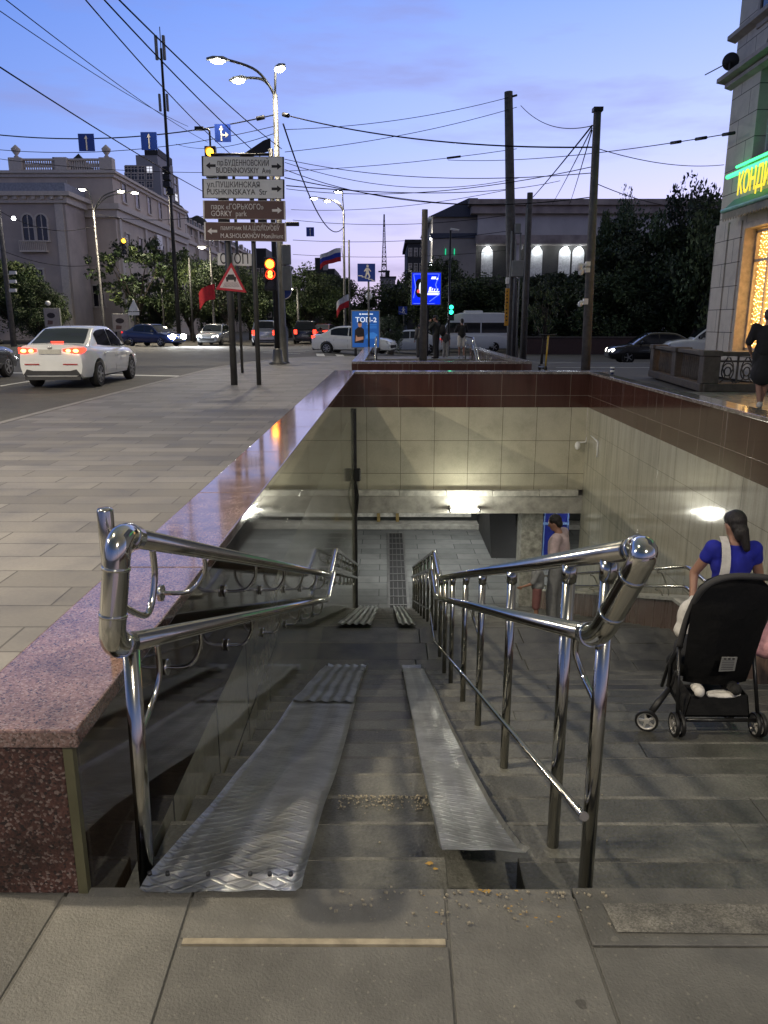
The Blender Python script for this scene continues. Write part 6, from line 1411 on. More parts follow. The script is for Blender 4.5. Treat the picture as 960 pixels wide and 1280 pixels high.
# ------------------------------------------------------------------ balustrade
m_bal = M('balustrade_stone', (.085, .072, .06), .75, var=.35, scale=7, bump=.4)
bl_ = thing('balustrade', 'dark weathered stone balustrade with ornamental panels beside the cafe', 'balustrade', (7.2, 17.4, 0))
pts = [(7.75, 22.2), (7.22, 17.35), (15.5, 16.9)]
for (ax, ay), (bx_, by_), kind in ((pts[0], pts[1], 'bal'), (pts[1], pts[2], 'orn')):
    a, d = Vector((ax, ay, 0)), Vector((bx_, by_, 0)); u = (d - a).normalized(); nv = Vector((-u.y, u.x, 0)); L = (d - a).length; rz = math.atan2(u.y, u.x)
    b = B(); box(b, tuple((a + d) / 2 + Vector((0, 0, .09))), (L + .3, .42, .18), rz); bevel(b, .015); obj('plinth', b, m_bal, bl_)
    b = B(); box(b, tuple((a + d) / 2 + Vector((0, 0, .83))), (L + .1, .30, .09), rz); bevel(b, .02, 2); obj('hand_rail', b, m_bal, bl_)
    n = max(2, round(L / 2.3)); 
    for i in range(n + 1):
        if kind == 'orn' and i == 0: continue
        c = a.lerp(d, i / n); b = B(); box(b, (c.x, c.y, .48), (.36, .36, .60), rz); box(b, (c.x, c.y, .84), (.42, .42, .12), rz); bevel(b, .012); obj('pier', b, m_bal, bl_)
    for i in range(n):
        p0, p1 = a.lerp(d, i / n) + u * .2, a.lerp(d, (i + 1) / n) - u * .2; b = B(); l_ = (p1 - p0).length
        if kind == 'bal':
            m_ = int(l_ / .17)
            for k in range(m_): c = p0 + u * (.12 + (l_ - .24) * k / (m_ - 1)); lathe(b, [(.045, .18), (.03, .24), (.055, .36), (.035, .55), (.025, .68), (.05, .785)], (c.x, c.y, 0), 8)
        else:
            m_ = int(l_ / .36)
            for k in range(m_ + 1): c = p0 + u * l_ * k / m_; box(b, (c.x, c.y, .48), (.035, .05, .61), rz)
            for k in range(m_):
                c = p0 + u * l_ * (k + .5) / m_
                for rr in (.13, .07):
                    ring = [c + u * math.cos(2 * math.pi * i_ / 16) * rr + Vector((0, 0, .44 + math.sin(2 * math.pi * i_ / 16) * rr * 1.4)) for i_ in range(17)]; tube(b, ring, .016, 6)
                for s in (-1, 1): tube(b, catmull([c + u * s * .15 + Vector((0, 0, .20)), c + u * s * .05 + Vector((0, 0, .32)), c + u * s * .12 + Vector((0, 0, .55)), c + u * s * .02 + Vector((0, 0, .75))], 4), .014, 6)
            box(b, tuple((p0 + p1) / 2 + Vector((0, 0, .665))), (l_, .05, .04), rz)
        obj('panel', b, m_bal, bl_)
# paper cup on the coping, conduit and camera on the walls
c = onz(754, 467, .5); c = Vector((xr(15.4) + .22, 15.4, .5)); t = thing('paper_cup', 'dark paper cup with a white lid left on the coping', 'cup', c); b = B(); lathe(b, [(.030, 0), (.042, .12)], c, 18); obj('cup', b, M('cup_dark', (.02, .03, .10), .5), t); b = B(); lathe(b, [(.044, .12), (.044, .135), (.036, .145)], c, 18); obj('lid', b, m_signwhite, t); b = B(); lathe(b, [(.0375, .045), (.041, .085)], c, 18); obj('band', b, m_signwhite, t)
t = thing('wall_camera', 'white dome camera with a bent pipe on the tiled end wall', 'camera', at(722, 557, 16.25)); b = B(); c = at(722, 557, 16.2); ell(b, (c.x, 16.2, c.z), (.06, .06, .09)); obj('dome', b, m_signwhite, t); b = B(); e = at(737, 541, 16.2); tube(b, fillet([(c.x, 16.24, c.z + .06), (e.x - .05, 16.24, c.z + .07), (e.x - .02, 16.24, e.z)], .05), .018, 8); tube(b, [(e.x - .02, 16.24, e.z), (e.x - .02, 16.24, zt1 + .02)], .018, 8); tube(b, [(e.x - .02, 16.24, e.z), (xr(15.2) - .02, 15.2, e.z - .05), (xr(15.2) - .02, 15.2, e.z - .35)], .016, 8); obj('pipe', b, m_signwhite, t)
t = thing('floodlight', 'small black floodlight on the shaded side wall near the end wall', 'floodlight', (xw(15.6) + .02, 15.6, zat(592, 15.6))); z = zat(592, 15.6); b = B(); bbox(b, xw(15.6) + .02, xw(15.6) + .17, 15.5, 15.6, z - .15, z + .12); bevel(b, .02); obj('housing', b, m_black, t); b = B(); tube(b, catmull([(xw(15.7) + .03, 15.7, z - .1), (xw(15.7) + .10, 15.8, z - .5), (xw(15.9) + .05, 16.1, z - 1.0)], 5), .02, 6); obj('cable', b, m_black, t)

# ------------------------------------------------------------------ cafe building on the right
XF = 9.5; Yc = atx(887, 403, XF).y; ZR = 17
m_stone = tiles('facade_stone', 'yz', ((.56, .52, .45), (.52, .485, .42)), 1.15, .62, (.12, .11, .10), .012, .8, offset=.5, stain=.22, bump=.35); m_stone2 = M('trim_stone', (.36, .33, .30), .8, var=.2, scale=3, bump=.25)
cf = thing('cafe_building', 'pale stone corner building with a glowing green sign and lit cafe window', 'building', (XF, Yc, 0))
fz = lambda px, py: atx(px, py, XF)
oa = fz(922, 350).y; ob = oa - 3.4; oz1 = fz(922, 281).z; oz0 = .75
ua = fz(945, 150).y; ub = ua - 1.7; uz0 = fz(931, 209).z + .1; uz1 = uz0 + 2.3
def wallp(y0, y1, z0, z1): bbox(b, XF, XF + .55, min(y0, y1), max(y0, y1), z0, z1)
b = B(); wallp(Yc, oa, 0, oz1); wallp(oa, ob, 0, oz0); wallp(ob, 2, 0, oz1); wallp(Yc, 2, oz1, uz0); wallp(Yc, ua, uz0, uz1 + .9); wallp(ub, 2, uz0, uz1 + .9); wallp(Yc, 2, uz1 + .9, ZR)
rad = (ua - ub) / 2; ym = (ua + ub) / 2
for k in range(12):
    a0, a1 = math.pi * k / 12, math.pi * (k + 1) / 12; z0_, z1_ = uz1 + math.sin(a0) * rad, uz1 + math.sin(a1) * rad; y0_, y1_ = ym + math.cos(a0) * rad, ym + math.cos(a1) * rad
    prism(b, [(XF, y0_, z0_), (XF, y1_, z1_), (XF, y1_, uz1 + .9), (XF, y0_, uz1 + .9)], (.55, 0, 0))
bbox(b, XF + .56, XF + 16, 2, Yc, 0, ZR); obj('wall', b, m_stone, cf)
b = B()
for z0, z1, dx in ((fz(900, 123).z, fz(900, 116).z, .18), (fz(900, 116).z + .003, fz(900, 108).z, .36), (fz(900, 70).z, fz(900, 62).z, .22), (ZR - .6, ZR, .5)): prism(b, [(XF + .01, 2, z0), (XF - dx, 2, z0 + (z1 - z0) * .4), (XF - dx, 2, z1), (XF + .01, 2, z1)], (0, Yc - 2 + dx * .8, 0))
obj('cornice', b, m_stone2, cf)
b = B(); bbox(b, XF - .06, XF - .003, Yc - .75, Yc + .04, 0, fz(900, 282).z); bbox(b, XF - .10, XF - .063, Yc - .95, Yc + .06, 0, .5); bbox(b, XF - .035, XF - .002, oa + .05, Yc - .8, .5, fz(900, 284).z); obj('pilaster', b, m_stone, cf)
b = B(); bbox(b, XF + .002, XF + .5, oa - .12, oa - .002, oz0, oz1); bbox(b, XF + .002, XF + .5, ob + .002, ob + .12, oz0, oz1); bbox(b, XF + .002, XF + .5, ob + .122, oa - .122, oz1 - .16, oz1 - .002); bbox(b, XF - .08, XF + .5, ob, oa, oz0 - .08, oz0 - .002); obj('reveal', b, M('warm_reveal', (.46, .41, .34), .7), cf)
wn_ = thing('tmp', None, None) if False else None
b = B(); gy0, gy1, gz0, gz1 = ob + .14, oa - .14, oz0 + .02, oz1 - .2
for y0, y1, z0, z1 in ((gy0, gy0 + .07, gz0, gz1), (gy1 - .07, gy1, gz0, gz1), (gy0, gy1, gz0, gz0 + .07), (gy0, gy1, gz1 - .07, gz1), (gy0, gy1, gz0 + (gz1 - gz0) * .74, gz0 + (gz1 - gz0) * .74 + .07)): bbox(b, XF + .30, XF + .36, y0, y1, z0, z1)
for k in (1, 2, 3): y = gy0 + (gy1 - gy0) * k / 4; bbox(b, XF + .303, XF + .357, y - .03, y + .03, gz0 + .07, gz1 - .07)
win = obj('shop_window', b, M('window_frame_pale', (.5, .44, .36), .5), cf)
b = B(); n = 60; rows_ = []
for i in range(n + 1): y = gy0 + (gy1 - gy0) * i / n; rows_.append([b.verts.new((XF + .47 + .018 * math.sin(i * 1.35), y, z)) for z in (gz0, gz1)])
for i in range(n): b.faces.new((rows_[i][0], rows_[i + 1][0], rows_[i + 1][1], rows_[i][1]))
obj('lit_curtain', b, EM('curtain_glow', (1, .40, .08), .62, (.5, .3, .12)), win)
b = B(); q = random.Random(4)
for k in range(46):
    y = gy0 + .05 + (gy1 - gy0 - .1) * k / 45
    z = gz1 - q.uniform(0, .1)
    while z > gz0 + .05: bmesh.ops.create_icosphere(b, subdivisions=1, radius=.012 * q.uniform(.7, 1.4), matrix=Matrix.Translation((XF + .42, y + q.uniform(-.02, .02), z))); z -= q.uniform(.07, .17)
obj('fairy_lights', b, EM('fairy_light', (1, .66, .22), 9), win, kind='stuff')
lamp('cafe_light', (XF + .2, (gy0 + gy1) / 2, (gz0 + gz1) / 2), 5, (1, .72, .40), kind='AREA', rot=(0, R(90), 0), size=(2.2, 2.8))
# upper arched window
b = B()
for y0, y1, z0, z1 in ((ub, ub + .08, uz0, uz1), (ua - .08, ua, uz0, uz1), (ub, ua, uz0, uz0 + .08), (ub, ua, uz0 + 1.0, uz0 + 1.08), (ub, ua, uz1 - .04, uz1 + .04), (ym - .04, ym + .04, uz0, uz1 + rad)): bbox(b, XF + .30, XF + .36, y0, y1, z0, z1)
tube(b, [(XF + .33, ym + math.cos(math.pi * k / 12) * (rad - .04), uz1 + math.sin(math.pi * k / 12) * (rad - .04)) for k in range(13)], .05, 6); aw = obj('arched_window', b, m_signwhite, cf)
b = B(); face(b, [(XF + .37, ub, uz0), (XF + .37, ua, uz0)] + [(XF + .37, ym + math.cos(math.pi * k / 12) * rad, uz1 + math.sin(math.pi * k / 12) * rad) for k in range(13)]); obj('pane', b, m_glass, aw)
b = B(); bbox(b, XF - .12, XF + .3, ub - .1, ua + .12, uz0 - .07, uz0 - .002); obj('sill', b, m_stone2, aw)
b = B(); y1_ = fz(952, 15).y; z1_ = fz(952, 28).z; bbox(b, XF - .012, XF - .004, y1_ - 1.5, y1_, z1_, z1_ + 2.2); obj('upper_window', b, m_glass, cf)
b = B()
for y0, y1, z0, z1 in ((y1_ - 1.62, y1_ - 1.5, z1_ - .1, z1_ + 2.3), (y1_, y1_ + .12, z1_ - .1, z1_ + 2.3), (y1_ - 1.5, y1_, z1_ + 2.2, z1_ + 2.3), (y1_ - 1.5, y1_, z1_ - .1, z1_)): bbox(b, XF - .05, XF - .002, y0, y1, z0, z1)
obj('upper_window_frame', b, m_stone2, cf)
# sign: green tubes, yellow letters, scalloped awning
sgn = thing('neon_sign', 'glowing green neon sign with yellow letters on the cafe facade', 'sign', (XF - .3, Yc, fz(900, 273).z))
za, zb_ = fz(898, 232).z, fz(895, 273).z
b = B(); tube(b, [(XF - .30, Yc - .95, za), (XF - .30, 8, za)], .055, 10); tube(b, [(XF - .16, fz(927, 222).y, za + .22), (XF - .16, 8, za + .22)], .035, 10); obj('green_tube', b, EM('neon_green', (.05, 1, .25), 2.2, (.1, .6, .25)), sgn)
b = B(); tube(b, [(XF - .42, Yc - 1.1, zb_), (XF - .42, 8, zb_)], .05, 10); obj('lower_tube', b, M('mint_tube', (.22, .48, .36), .4), sgn)
b = B(); bbox(b, XF - .42, XF - .04, 8, Yc - 1.1, zb_ - .03, zb_ + .02); prism(b, [(XF - .05, 8, zb_ + .03), (XF - .40, 8, zb_ + .03), (XF - .12, 8, zb_ + .30), (XF - .05, 8, zb_ + .30)], (0, Yc - 1.1 - 8, 0)); obj('board', b, M('mint_board', (.10, .20, .155), .6, var=.2), sgn)
b = B(); ty = atx(920, 256, XF - .34).y; mt = Matrix.Translation((XF - .34, ty, zb_ + .32)) @ Matrix(((0, 0, -1, 0), (-1, 0, 0, 0), (0, 1, 0, 0), (0, 0, 0, 1)))
text_bm(b, 'КОНДИТЕРСКАЯ', .74, mt, .008, 'LEFT', width=3.9, bold=.010); obj('lettering', b, EM('yellow_letters', (1, .72, .03), .95, (.7, .5, .03)), sgn)
b = B(); n = 90; yv = [Yc - 1.1 - (Yc - 1.1 - 8) * i / n for i in range(n + 1)]
for i in range(n): z2_ = zb_ - .03; prism(b, [(XF - .40, yv[i], z2_), (XF - .40, yv[i + 1], z2_), (XF - .40, yv[i + 1], z2_ - .17), (XF - .40, (yv[i] + yv[i + 1]) / 2, z2_ - .25), (XF - .40, yv[i], z2_ - .17)], (.012, 0, 0))
obj('scalloped_awning', b, M('awning_cloth', (.26, .25, .20), .9, var=.2), sgn)
lamp('neon_light', (XF - .5, 18.5, za), 1.5, (.1, 1, .3), kind='AREA', rot=(0, R(-90), 0), size=(.2, 8))
t = thing('satellite_dish', 'dark round satellite dish between the two ledges of the cafe facade', 'satellite dish', (XF - .5, Yc - .2, fz(900, 95).z)); c = at(917, 78, Yc - .25); c = Vector((XF - .28, Yc - .3, c.z)); b = B(); lathe(b, [(.02, 0), (.13, .028), (.21, .075), (.22, .08), (.205, .08), (.12, .04), (.02, .016)], (0, 0, 0), 24); b.transform(Matrix.Translation(c) @ Matrix.Rotation(R(-35), 4, 'Z') @ Matrix.Rotation(R(-72), 4, 'X') @ Matrix.Rotation(R(0), 4, 'Z')); obj('dish', b, m_dark, t); b = B(); tube(b, [c, c + Vector((-.55, .25, -.25))], .015, 6); tube(b, [c, (c.x, c.y, fz(905, 108).z)], .02, 6); obj('arm', b, m_pole, t)

# ------------------------------------------------------------------ far buildings
m_plast = M('plaster_pale', (.62, .535, .455), .85, var=.15, scale=.6); m_plast2 = M('plaster_mauve', (.48, .42, .385), .85, var=.18, scale=.5); m_roof = M('roof_dark', (.025, .027, .03), .7); m_pane = glass('far_glass', (.015, .016, .022), .08); m_litpane = EM('lit_pane', (.85, .88, 1), .8, (.5, .5, .55)); m_trimp = M('trim_pale', (.66, .60, .54), .85, var=.1)
def window(parent, c, ax, w, h, pane=None, frame=m_trimp, arch=False, fr=.14):
    """a window with its surround; ax 'y-' faces the camera, 'x+' faces right, 'x-' faces left"""
    c = Vector(c); U = Vector((1, 0, 0)) if ax == 'y-' else Vector((0, 1, 0)); Nn = {'y-': Vector((0, -1, 0)), 'x+': Vector((1, 0, 0)), 'x-': Vector((-1, 0, 0))}[ax]; Z = Vector((0, 0, 1))
    b = B(); 
    def pz(u0, u1, z0, z1, d): prism(b, [c + U * u0 + Z * z0, c + U * u1 + Z * z0, c + U * u1 + Z * z1, c + U * u0 + Z * z1], Nn * d)
    pz(-w / 2 - fr, -w / 2, -h / 2, h / 2, .10); pz(w / 2, w / 2 + fr, -h / 2, h / 2, .10); pz(-w / 2 - fr * 1.4, w / 2 + fr * 1.4, -h / 2 - fr, -h / 2, .18)
    if not arch: pz(-w / 2 - fr * 1.2, w / 2 + fr * 1.2, h / 2, h / 2 + fr, .14)
    else:
        n = 8
        for k in range(n):
            a0, a1 = math.pi * k / n, math.pi * (k + 1) / n; prism(b, [c + U * math.cos(a) * r + Z * (h / 2 + math.sin(a) * r) for a, r in ((a0, w / 2), (a0, w / 2 + fr), (a1, w / 2 + fr), (a1, w / 2))], Nn * .10)
    pz(-.04, .04, -h / 2, h / 2 + (w / 2 if arch else 0), .03); pz(-w / 2, w / 2, h * .12, h * .12 + .07, .032)
    wo = obj('window', b, frame, parent); b = B(); pts = [c + U * (-w / 2) + Z * (-h / 2), c + U * (w / 2) + Z * (-h / 2)] + ([c + U * math.cos(math.pi * k / 8) * w / 2 + Z * (h / 2 + math.sin(math.pi * k / 8) * w / 2) for k in range(9)] if arch else [c + U * (w / 2) + Z * (h / 2), c + U * (-w / 2) + Z * (h / 2)])
    face(b, [p + Nn * .012 for p in pts]); obj('pane', b, pane or m_pane, wo); return wo
# corner building with the roof balustrade
Y0 = 76; XC = gx(140, Y0, 14); ztop = zat(217, Y0); zmid = zat(262, Y0)
cb_ = thing('corner_building', 'pale old corner building with roof balustrade and urns across the road', 'building', (XC - 10, Y0, 0))
b = B(); bbox(b, XC - 40, XC, Y0, Y0 + 26, -.3, ztop); obj('wall', b, m_plast, cb_)
b = B(); bbox(b, XC - 40.2, XC + .5, Y0 - .55, Y0 + 26.2, ztop, ztop + .22); bbox(b, XC - 40.2, XC + .25, Y0 - .25, Y0 + 26.1, ztop - .3, ztop - .003); bbox(b, XC - 40.2, XC + .6, Y0 - .6, Y0 + 26.1, zmid, zmid + .5); bbox(b, XC - 40.2, XC + .3, Y0 - .3, Y0 + 26.05, zmid - .7, zmid - .003); bbox(b, XC - 40.2, XC + .12, Y0 - .12, Y0 + 26.05, -.3, .9); obj('cornice', b, m_trimp, cb_)
zb0_ = ztop + .22; zb1 = zat(199, Y0)
for i, px in enumerate((20, 77, 133)):
    x = gx(px, Y0, 16); wp = .62 if i != 1 else .55; b = B(); bbox(b, x - wp, x + wp, Y0 - .5, Y0 + .4, zb0_, zb1 + .1); bevel(b, .04); obj('pedestal', b, m_trimp, cb_)
    if i != 1: b = B(); lathe(b, [(.12, 0), (.25, .12), (.12, .25), (.38, .6), (.42, .8), (.25, .95), (.05, 1.15)], (x, Y0, zb1 + .1), 12); obj('urn', b, m_trimp, cb_)
b = B(); xa, xb_ = gx(20, Y0, 16) + .6, gx(133, Y0, 16) - .6; n = 34
for k in range(n): lathe(b, [(.10, 0), (.06, .1), (.13, .35), (.06, .75), (.10, .95)], (xa + (xb_ - xa) * (k + .5) / n, Y0, zb0_ + .12), 6)
bbox(b, xa, xb_, Y0 - .2, Y0 + .2, zb0_ + .002, zb0_ + .118); bbox(b, xa, xb_, Y0 - .2, Y0 + .2, zb1 - .1, zb1 + .06); obj('roof_balustrade', b, m_trimp, cb_)
b = B(); ra = at(93, 189, Y0 + 4); 
for c_, w, hh in (((ra.x, Y0 + 5), 2.0, ra.z),): vs = [(c_[0] - w, Y0 + 3, zb0_), (c_[0] + w, Y0 + 3, zb0_), (c_[0] + w, Y0 + 7, zb0_), (c_[0] - w, Y0 + 7, zb0_)]; 
for i in range(4): face(b, [vs[i], vs[(i + 1) % 4], (c_[0], Y0 + 5, hh)])
bbox(b, gx(48, Y0, 16), gx(66, Y0, 16), Y0 + 3, Y0 + 5, zb0_, zat(196, Y0 + 3)); obj('roof', b, m_roof, cb_)
for k in range(6):
    for zc_, hh in ((zmid + 1.9, 1.7), (zmid - 2.9, 2.1)): window(cb_, (XC, Y0 + 3 + 4 * k, zc_), 'x+', 1.1, hh)
    if k % 2 == 0: b = B(); bbox(b, XC + .002, XC + .18, Y0 + .6 + 4 * k, Y0 + 1.3 + 4 * k, .9, zmid - .7); obj('pilaster', b, m_trimp, cb_)
for k in range(3): window(cb_, (XC - 2.2 - 3.0 * k, Y0, 4.0), 'y-', 1.0, 1.9)
b = B(); tube(b, [(gx(90, Y0 - .4, 8), Y0 - .25, 0), (gx(90, Y0 - .4, 8), Y0 - .25, zat(225, Y0))], .09, 8); obj('downpipe', b, m_trimp, cb_)
b = B(); c = at(183, 287, Y0 + 14); bbox(b, XC + .3, XC + .38, Y0 + 12, Y0 + 14, zmid - 2.4, zmid - .9); obj('banner', b, m_signwhite, cb_)
# low wing in front on the left
Y1 = 71; wx1 = gx(84, Y1, 9); zw1 = zat(240, Y1); wg = thing('building_wing', 'low front wing with arched windows and a dentil cornice left of the lamp pole', 'building', (wx1 - 8, Y1, 0))
b = B(); bbox(b, wx1 - 24, wx1, Y1, Y0 - .62, -.3, zw1 - .9); obj('wall', b, m_plast2, wg)
b = B(); bbox(b, wx1 - 24.2, wx1 + .7, Y1 - .7, Y0 - .62, zw1 - .35, zw1); bbox(b, wx1 - 24.2, wx1 + .3, Y1 - .3, Y0 - .63, zw1 - .9, zw1 - .353)
for k in range(26): bbox(b, wx1 - .3 - .8 * k, wx1 + .05 - .8 * k, Y1 - .55, Y1 - .302, zw1 - .62, zw1 - .356)
obj('cornice', b, m_trimp, wg)
b = B(); bbox(b, wx1 - 24, wx1 + .2, Y1 - .2, Y0 - .63, zw1 + .003, zw1 + .75); obj('parapet', b, M('roof_sheet', (.30, .32, .38), .5), wg)
for px in (36, 53): c = at(px, 288, Y1); window(wg, (c.x, Y1, c.z), 'y-', .95, 1.7, arch=True)
for px in (36, 53): c = at(px, 392, Y1); window(wg, (c.x, Y1, c.z + 3), 'y-', .9, 1.6)
b = B(); x0, x1 = gx(28, Y1, 7), gx(61, Y1, 7); z = zat(302, Y1)
for k in range(15): bbox(b, x0 + (x1 - x0) * k / 14 - .03, x0 + (x1 - x0) * k / 14 + .03, Y1 - .5, Y1 - .44, z - .75, z)
bbox(b, x0, x1, Y1 - .52, Y1 - .42, z, z + .08); bbox(b, x0, x1, Y1 - .55, Y1 - .002, z - .9, z - .752); obj('balcony', b, m_trimp, wg)
b = B(); bbox(b, wx1 - .9, wx1 - .2, Y1 - .12, Y1 - .002, 0, zw1 - .92); obj('pilaster', b, m_trimp, wg)
# long facade running away
lf = thing('long_facade_building', 'long terrace of pale old houses running down the avenue', 'building', (XC - 8, Y0 + 30, 0)); zl = ztop - 1.2
b = B(); bbox(b, XC - 22, XC - .6, Y0 + 26.4, Y0 + 78, -.3, zl); obj('wall', b, m_plast, lf)
b = B(); bbox(b, XC - 22, XC - .1, Y0 + 26.3, Y0 + 78.2, zl, zl + .3); bbox(b, XC - 22, XC - .3, Y0 + 26.35, Y0 + 78.1, zmid - .2, zmid + .2)
for k in range(8): bbox(b, XC - .59, XC - .2, Y0 + 27 + 6.6 * k, Y0 + 27.7 + 6.6 * k, 0, zl + (1.3 if k % 3 == 0 else 0))
obj('cornice', b, m_trimp, lf)
for k in range(20):
    for zc_, hh in ((zmid + 2.0, 1.9), (zmid - 2.6, 2.0)): window(lf, (XC - .6, Y0 + 28.6 + 2.5 * k, zc_), 'x+', 1.0, hh)
b = B(); prism(b, [(XC - .3, Y0 + 26.3, zl + .3), (XC - 5, Y0 + 26.3, zl + 3.4), (XC - 18, Y0 + 26.3, zl + 3.4), (XC - 22, Y0 + 26.3, zl + .3)], (0, 52, 0))
for k in range(3): lathe(b, [(2.2, 0), (1.9, .9), (1.2, 1.8), (.2, 2.3)], (XC - 5, Y0 + 40 + 14 * k, zl + 2.2), 12)
obj('roof', b, m_roof, lf)
# modern block behind
Y2 = 112; x0, x1 = gx(153, Y2, 25), gx(197, Y2, 25); xr2 = x1; mb = thing('modern_block', 'grey modern block with glazed upper floors rising behind the corner building', 'building', ((x0 + x1) / 2, Y2, 0))
b = B(); bbox(b, x0, x1, Y2, Y2 + 9.5, -.3, zat(206, Y2)); bbox(b, x0 + 1.5, x1 - .3, Y2 + .3, Y2 + 8, zat(206, Y2), zat(193, Y2)); obj('wall', b, M('plaster_grey', (.33, .33, .36), .8, var=.1), mb)
b = B(); prism(b, [(x1 - 2, Y2 + .2, zat(193, Y2) + .003), (x1 - .2, Y2 + .2, zat(193, Y2) + .003), (x1 - .2, Y2 + 7.5, zat(193, Y2) + .003), (x1 - 2, Y2 + 7.5, zat(193, Y2) + .003)], (0, 0, .9)); obj('roof', b, m_roof, mb)
for i, px in enumerate((160, 168, 177, 187)):
    for j, py in enumerate((212, 221, 231, 242)): c = at(px, py, Y2); window(mb, (c.x, Y2, c.z), 'y-', .75, .75, m_litpane if (i, j) in ((3, 0),) else None, fr=.08)
for k in range(3):
    for j, py in enumerate((213, 224, 236)): window(mb, (x1, Y2 + 1.8 + 2.9 * k, zat(py, Y2)), 'x+', 1.5, 1.0, m_litpane if (k + j) % 4 == 0 else None, fr=.1)
# columned building on the right
Y3 = 88; cx0, cx1 = gx(597, Y3, 12), gx(935, Y3, 12); zc0 = zat(252, Y3); zfr = zat(268, Y3); zar = zat(294, Y3)
cbR = thing('columned_building', 'broad classical building with dark portico and lit niches behind the trees', 'building', ((cx0 + cx1) / 2, Y3, -.5)); m_cl = M('plaster_blue_grey', (.60, .57, .55), .85, var=.12, scale=.5)
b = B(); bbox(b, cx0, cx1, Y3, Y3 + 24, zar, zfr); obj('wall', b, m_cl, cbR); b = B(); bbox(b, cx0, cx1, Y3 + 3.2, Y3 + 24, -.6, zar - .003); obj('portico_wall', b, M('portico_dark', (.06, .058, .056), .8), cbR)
b = B(); bbox(b, cx0 - .8, cx1 + .8, Y3 - .8, Y3 + 24.5, zfr + .003, zc0 - .5); bbox(b, cx0 - 1.1, cx1 + 1.1, Y3 - 1.2, Y3 + 24.8, zc0 - .497, zc0 + .1); bbox(b, cx0 - .15, cx1 + .15, Y3 - .2, Y3 + 2, zar - .9, zar - .004); obj('cornice', b, M('cornice_pinkish', (.38, .32, .29), .85, var=.35, scale=.8), cbR)
wx0, wx1_ = gx(541, Y3, 10), cx0 - .003; zwg = zat(268, Y3 + 1)
b = B(); bbox(b, wx0, wx1_, Y3 + 1, Y3 + 24, -.6, zwg - .3); obj('wing_wall', b, M('plaster_brownish', (.38, .345, .31), .85, var=.15, scale=.5), cbR)
b = B(); prism(b, [(wx0 - .5, Y3 + .5, zwg - .3), (wx1_, Y3 + .5, zwg - .3), (wx1_, Y3 + .5, zwg + 1.6), (wx1_ - 1, Y3 + .5, zwg + 1.6)], (0, 22, 0)); bbox(b, wx0 - .3, wx1_, Y3 + .8, Y3 + 1, zar - .2, zar + .3); obj('wing_roof', b, M('roof_bluish', (.05, .06, .09), .5), cbR)
NP = (609, 671, 706, 723, 790, 850)
for k in range(17):
    x = cx0 + 1.0 + (cx1 - cx0 - 2) * k / 16
    if min(abs(x - gx(p, Y3 + 2, 8)) for p in NP) < 1.5: continue
    b = B(); lathe(b, [(.75, -.6), (.75, -.2), (.58, .1), (.55, zar - 2.2), (.50, zar - 1.5), (.75, zar - 1.3), (.75, zar - .91)], (x, Y3 + .9, 0), 14); obj('column', b, m_cl, cbR)
for px in (609, 671, 706, 723, 790, 850):
    c = at(px, 313, Y3 + 3.2); b = B(); pts = [(-.66, -2.6), (.66, -2.6)] + [(math.cos(math.pi * k / 10) * .66, math.sin(math.pi * k / 10) * .66) for k in range(11)]; prism(b, [(c.x + u, Y3 + 3.195, c.z - .3 + v) for u, v in pts], (0, -.1, 0)); nc = obj('niche', b, M('niche_white', (.62, .62, .62), .8), cbR)
    b = B(); ell(b, (c.x, Y3 + 2.85, c.z + .1), (.28, .2, .28)); obj('wall_light', b, EM('niche_lamp', (.88, .95, 1), 14), nc); lamp('niche_light', (c.x, Y3 + 2.4, c.z + .1), 42, (.88, .95, 1), rad=.2)
for py in (295, 330): b = B(); c = at(540, py, Y3 + 1); bbox(b, c.x - .15, c.x - .02, Y3 + 2.0, Y3 + 2.6, c.z - .25, c.z + .25); obj('wall_light', b, EM('niche_lamp', (.88, .95, 1), 14), cbR); lamp('side_light', (c.x - .7, Y3 + 2.3, c.z), 150, (1, .97, .85), rad=.2)
b = B(); bbox(b, gx(558, Y3, 9) - .1, gx(558, Y3, 9) + .0, Y3 + .85, Y3 + .9, zat(318, Y3), zat(310, Y3)); bbox(b, gx(568, Y3, 9), gx(568, Y3, 9) + .1, Y3 + .85, Y3 + .9, zat(318, Y3), zat(310, Y3)); obj('green_light', b, EM('green_dim', (.02, 1, .45), .6, (.02, .3, .15)), cbR)
def block(label, px0, px1, ytop, Y, dep, mat, rows, cols, roofline=0.0, name='apartment_block'):
    x0, x1 = gx(px0, Y, 10), gx(px1, Y, 10); zt = zat(ytop, Y); t = thing(name, label, 'building', ((x0 + x1) / 2, Y, -.5)); b = B(); bbox(b, x0, x1, Y, Y + dep, -.6, zt); obj('wall', b, mat, t); b = B(); bbox(b, x0 - .4, x1 + .4, Y - .4, Y + dep, zt + .003, zt + .5); 
    if roofline: bbox(b, x0 + (x1 - x0) * .3, x0 + (x1 - x0) * .6, Y + 2, Y + dep - 2, zt + .503, zt + roofline)
    obj('roof', b, m_roof, t)
    for i in range(cols):
        for j in range(rows): window(t, (x0 + (x1 - x0) * (i + .5) / cols, Y, zt - (zt - 1) * (j + .6) / (rows + .5)), 'y-', (x1 - x0) / cols * .45, zt / rows * .42, fr=.1)
    return t
block('dark narrow building left of the blue screen', 509, 530, 304, 122, 20, M('plaster_dark', (.06, .06, .065), .85), 5, 3)
block('distant pale apartment block left of the radio tower', 476, 494, 347, 330, 20, M('plaster_far', (.22, .20, .22), .85), 6, 5, 3.0)
block('distant stepped apartment block right of the radio tower', 493, 512, 357, 300, 20, M('plaster_far2', (.18, .165, .18), .85), 5, 4)
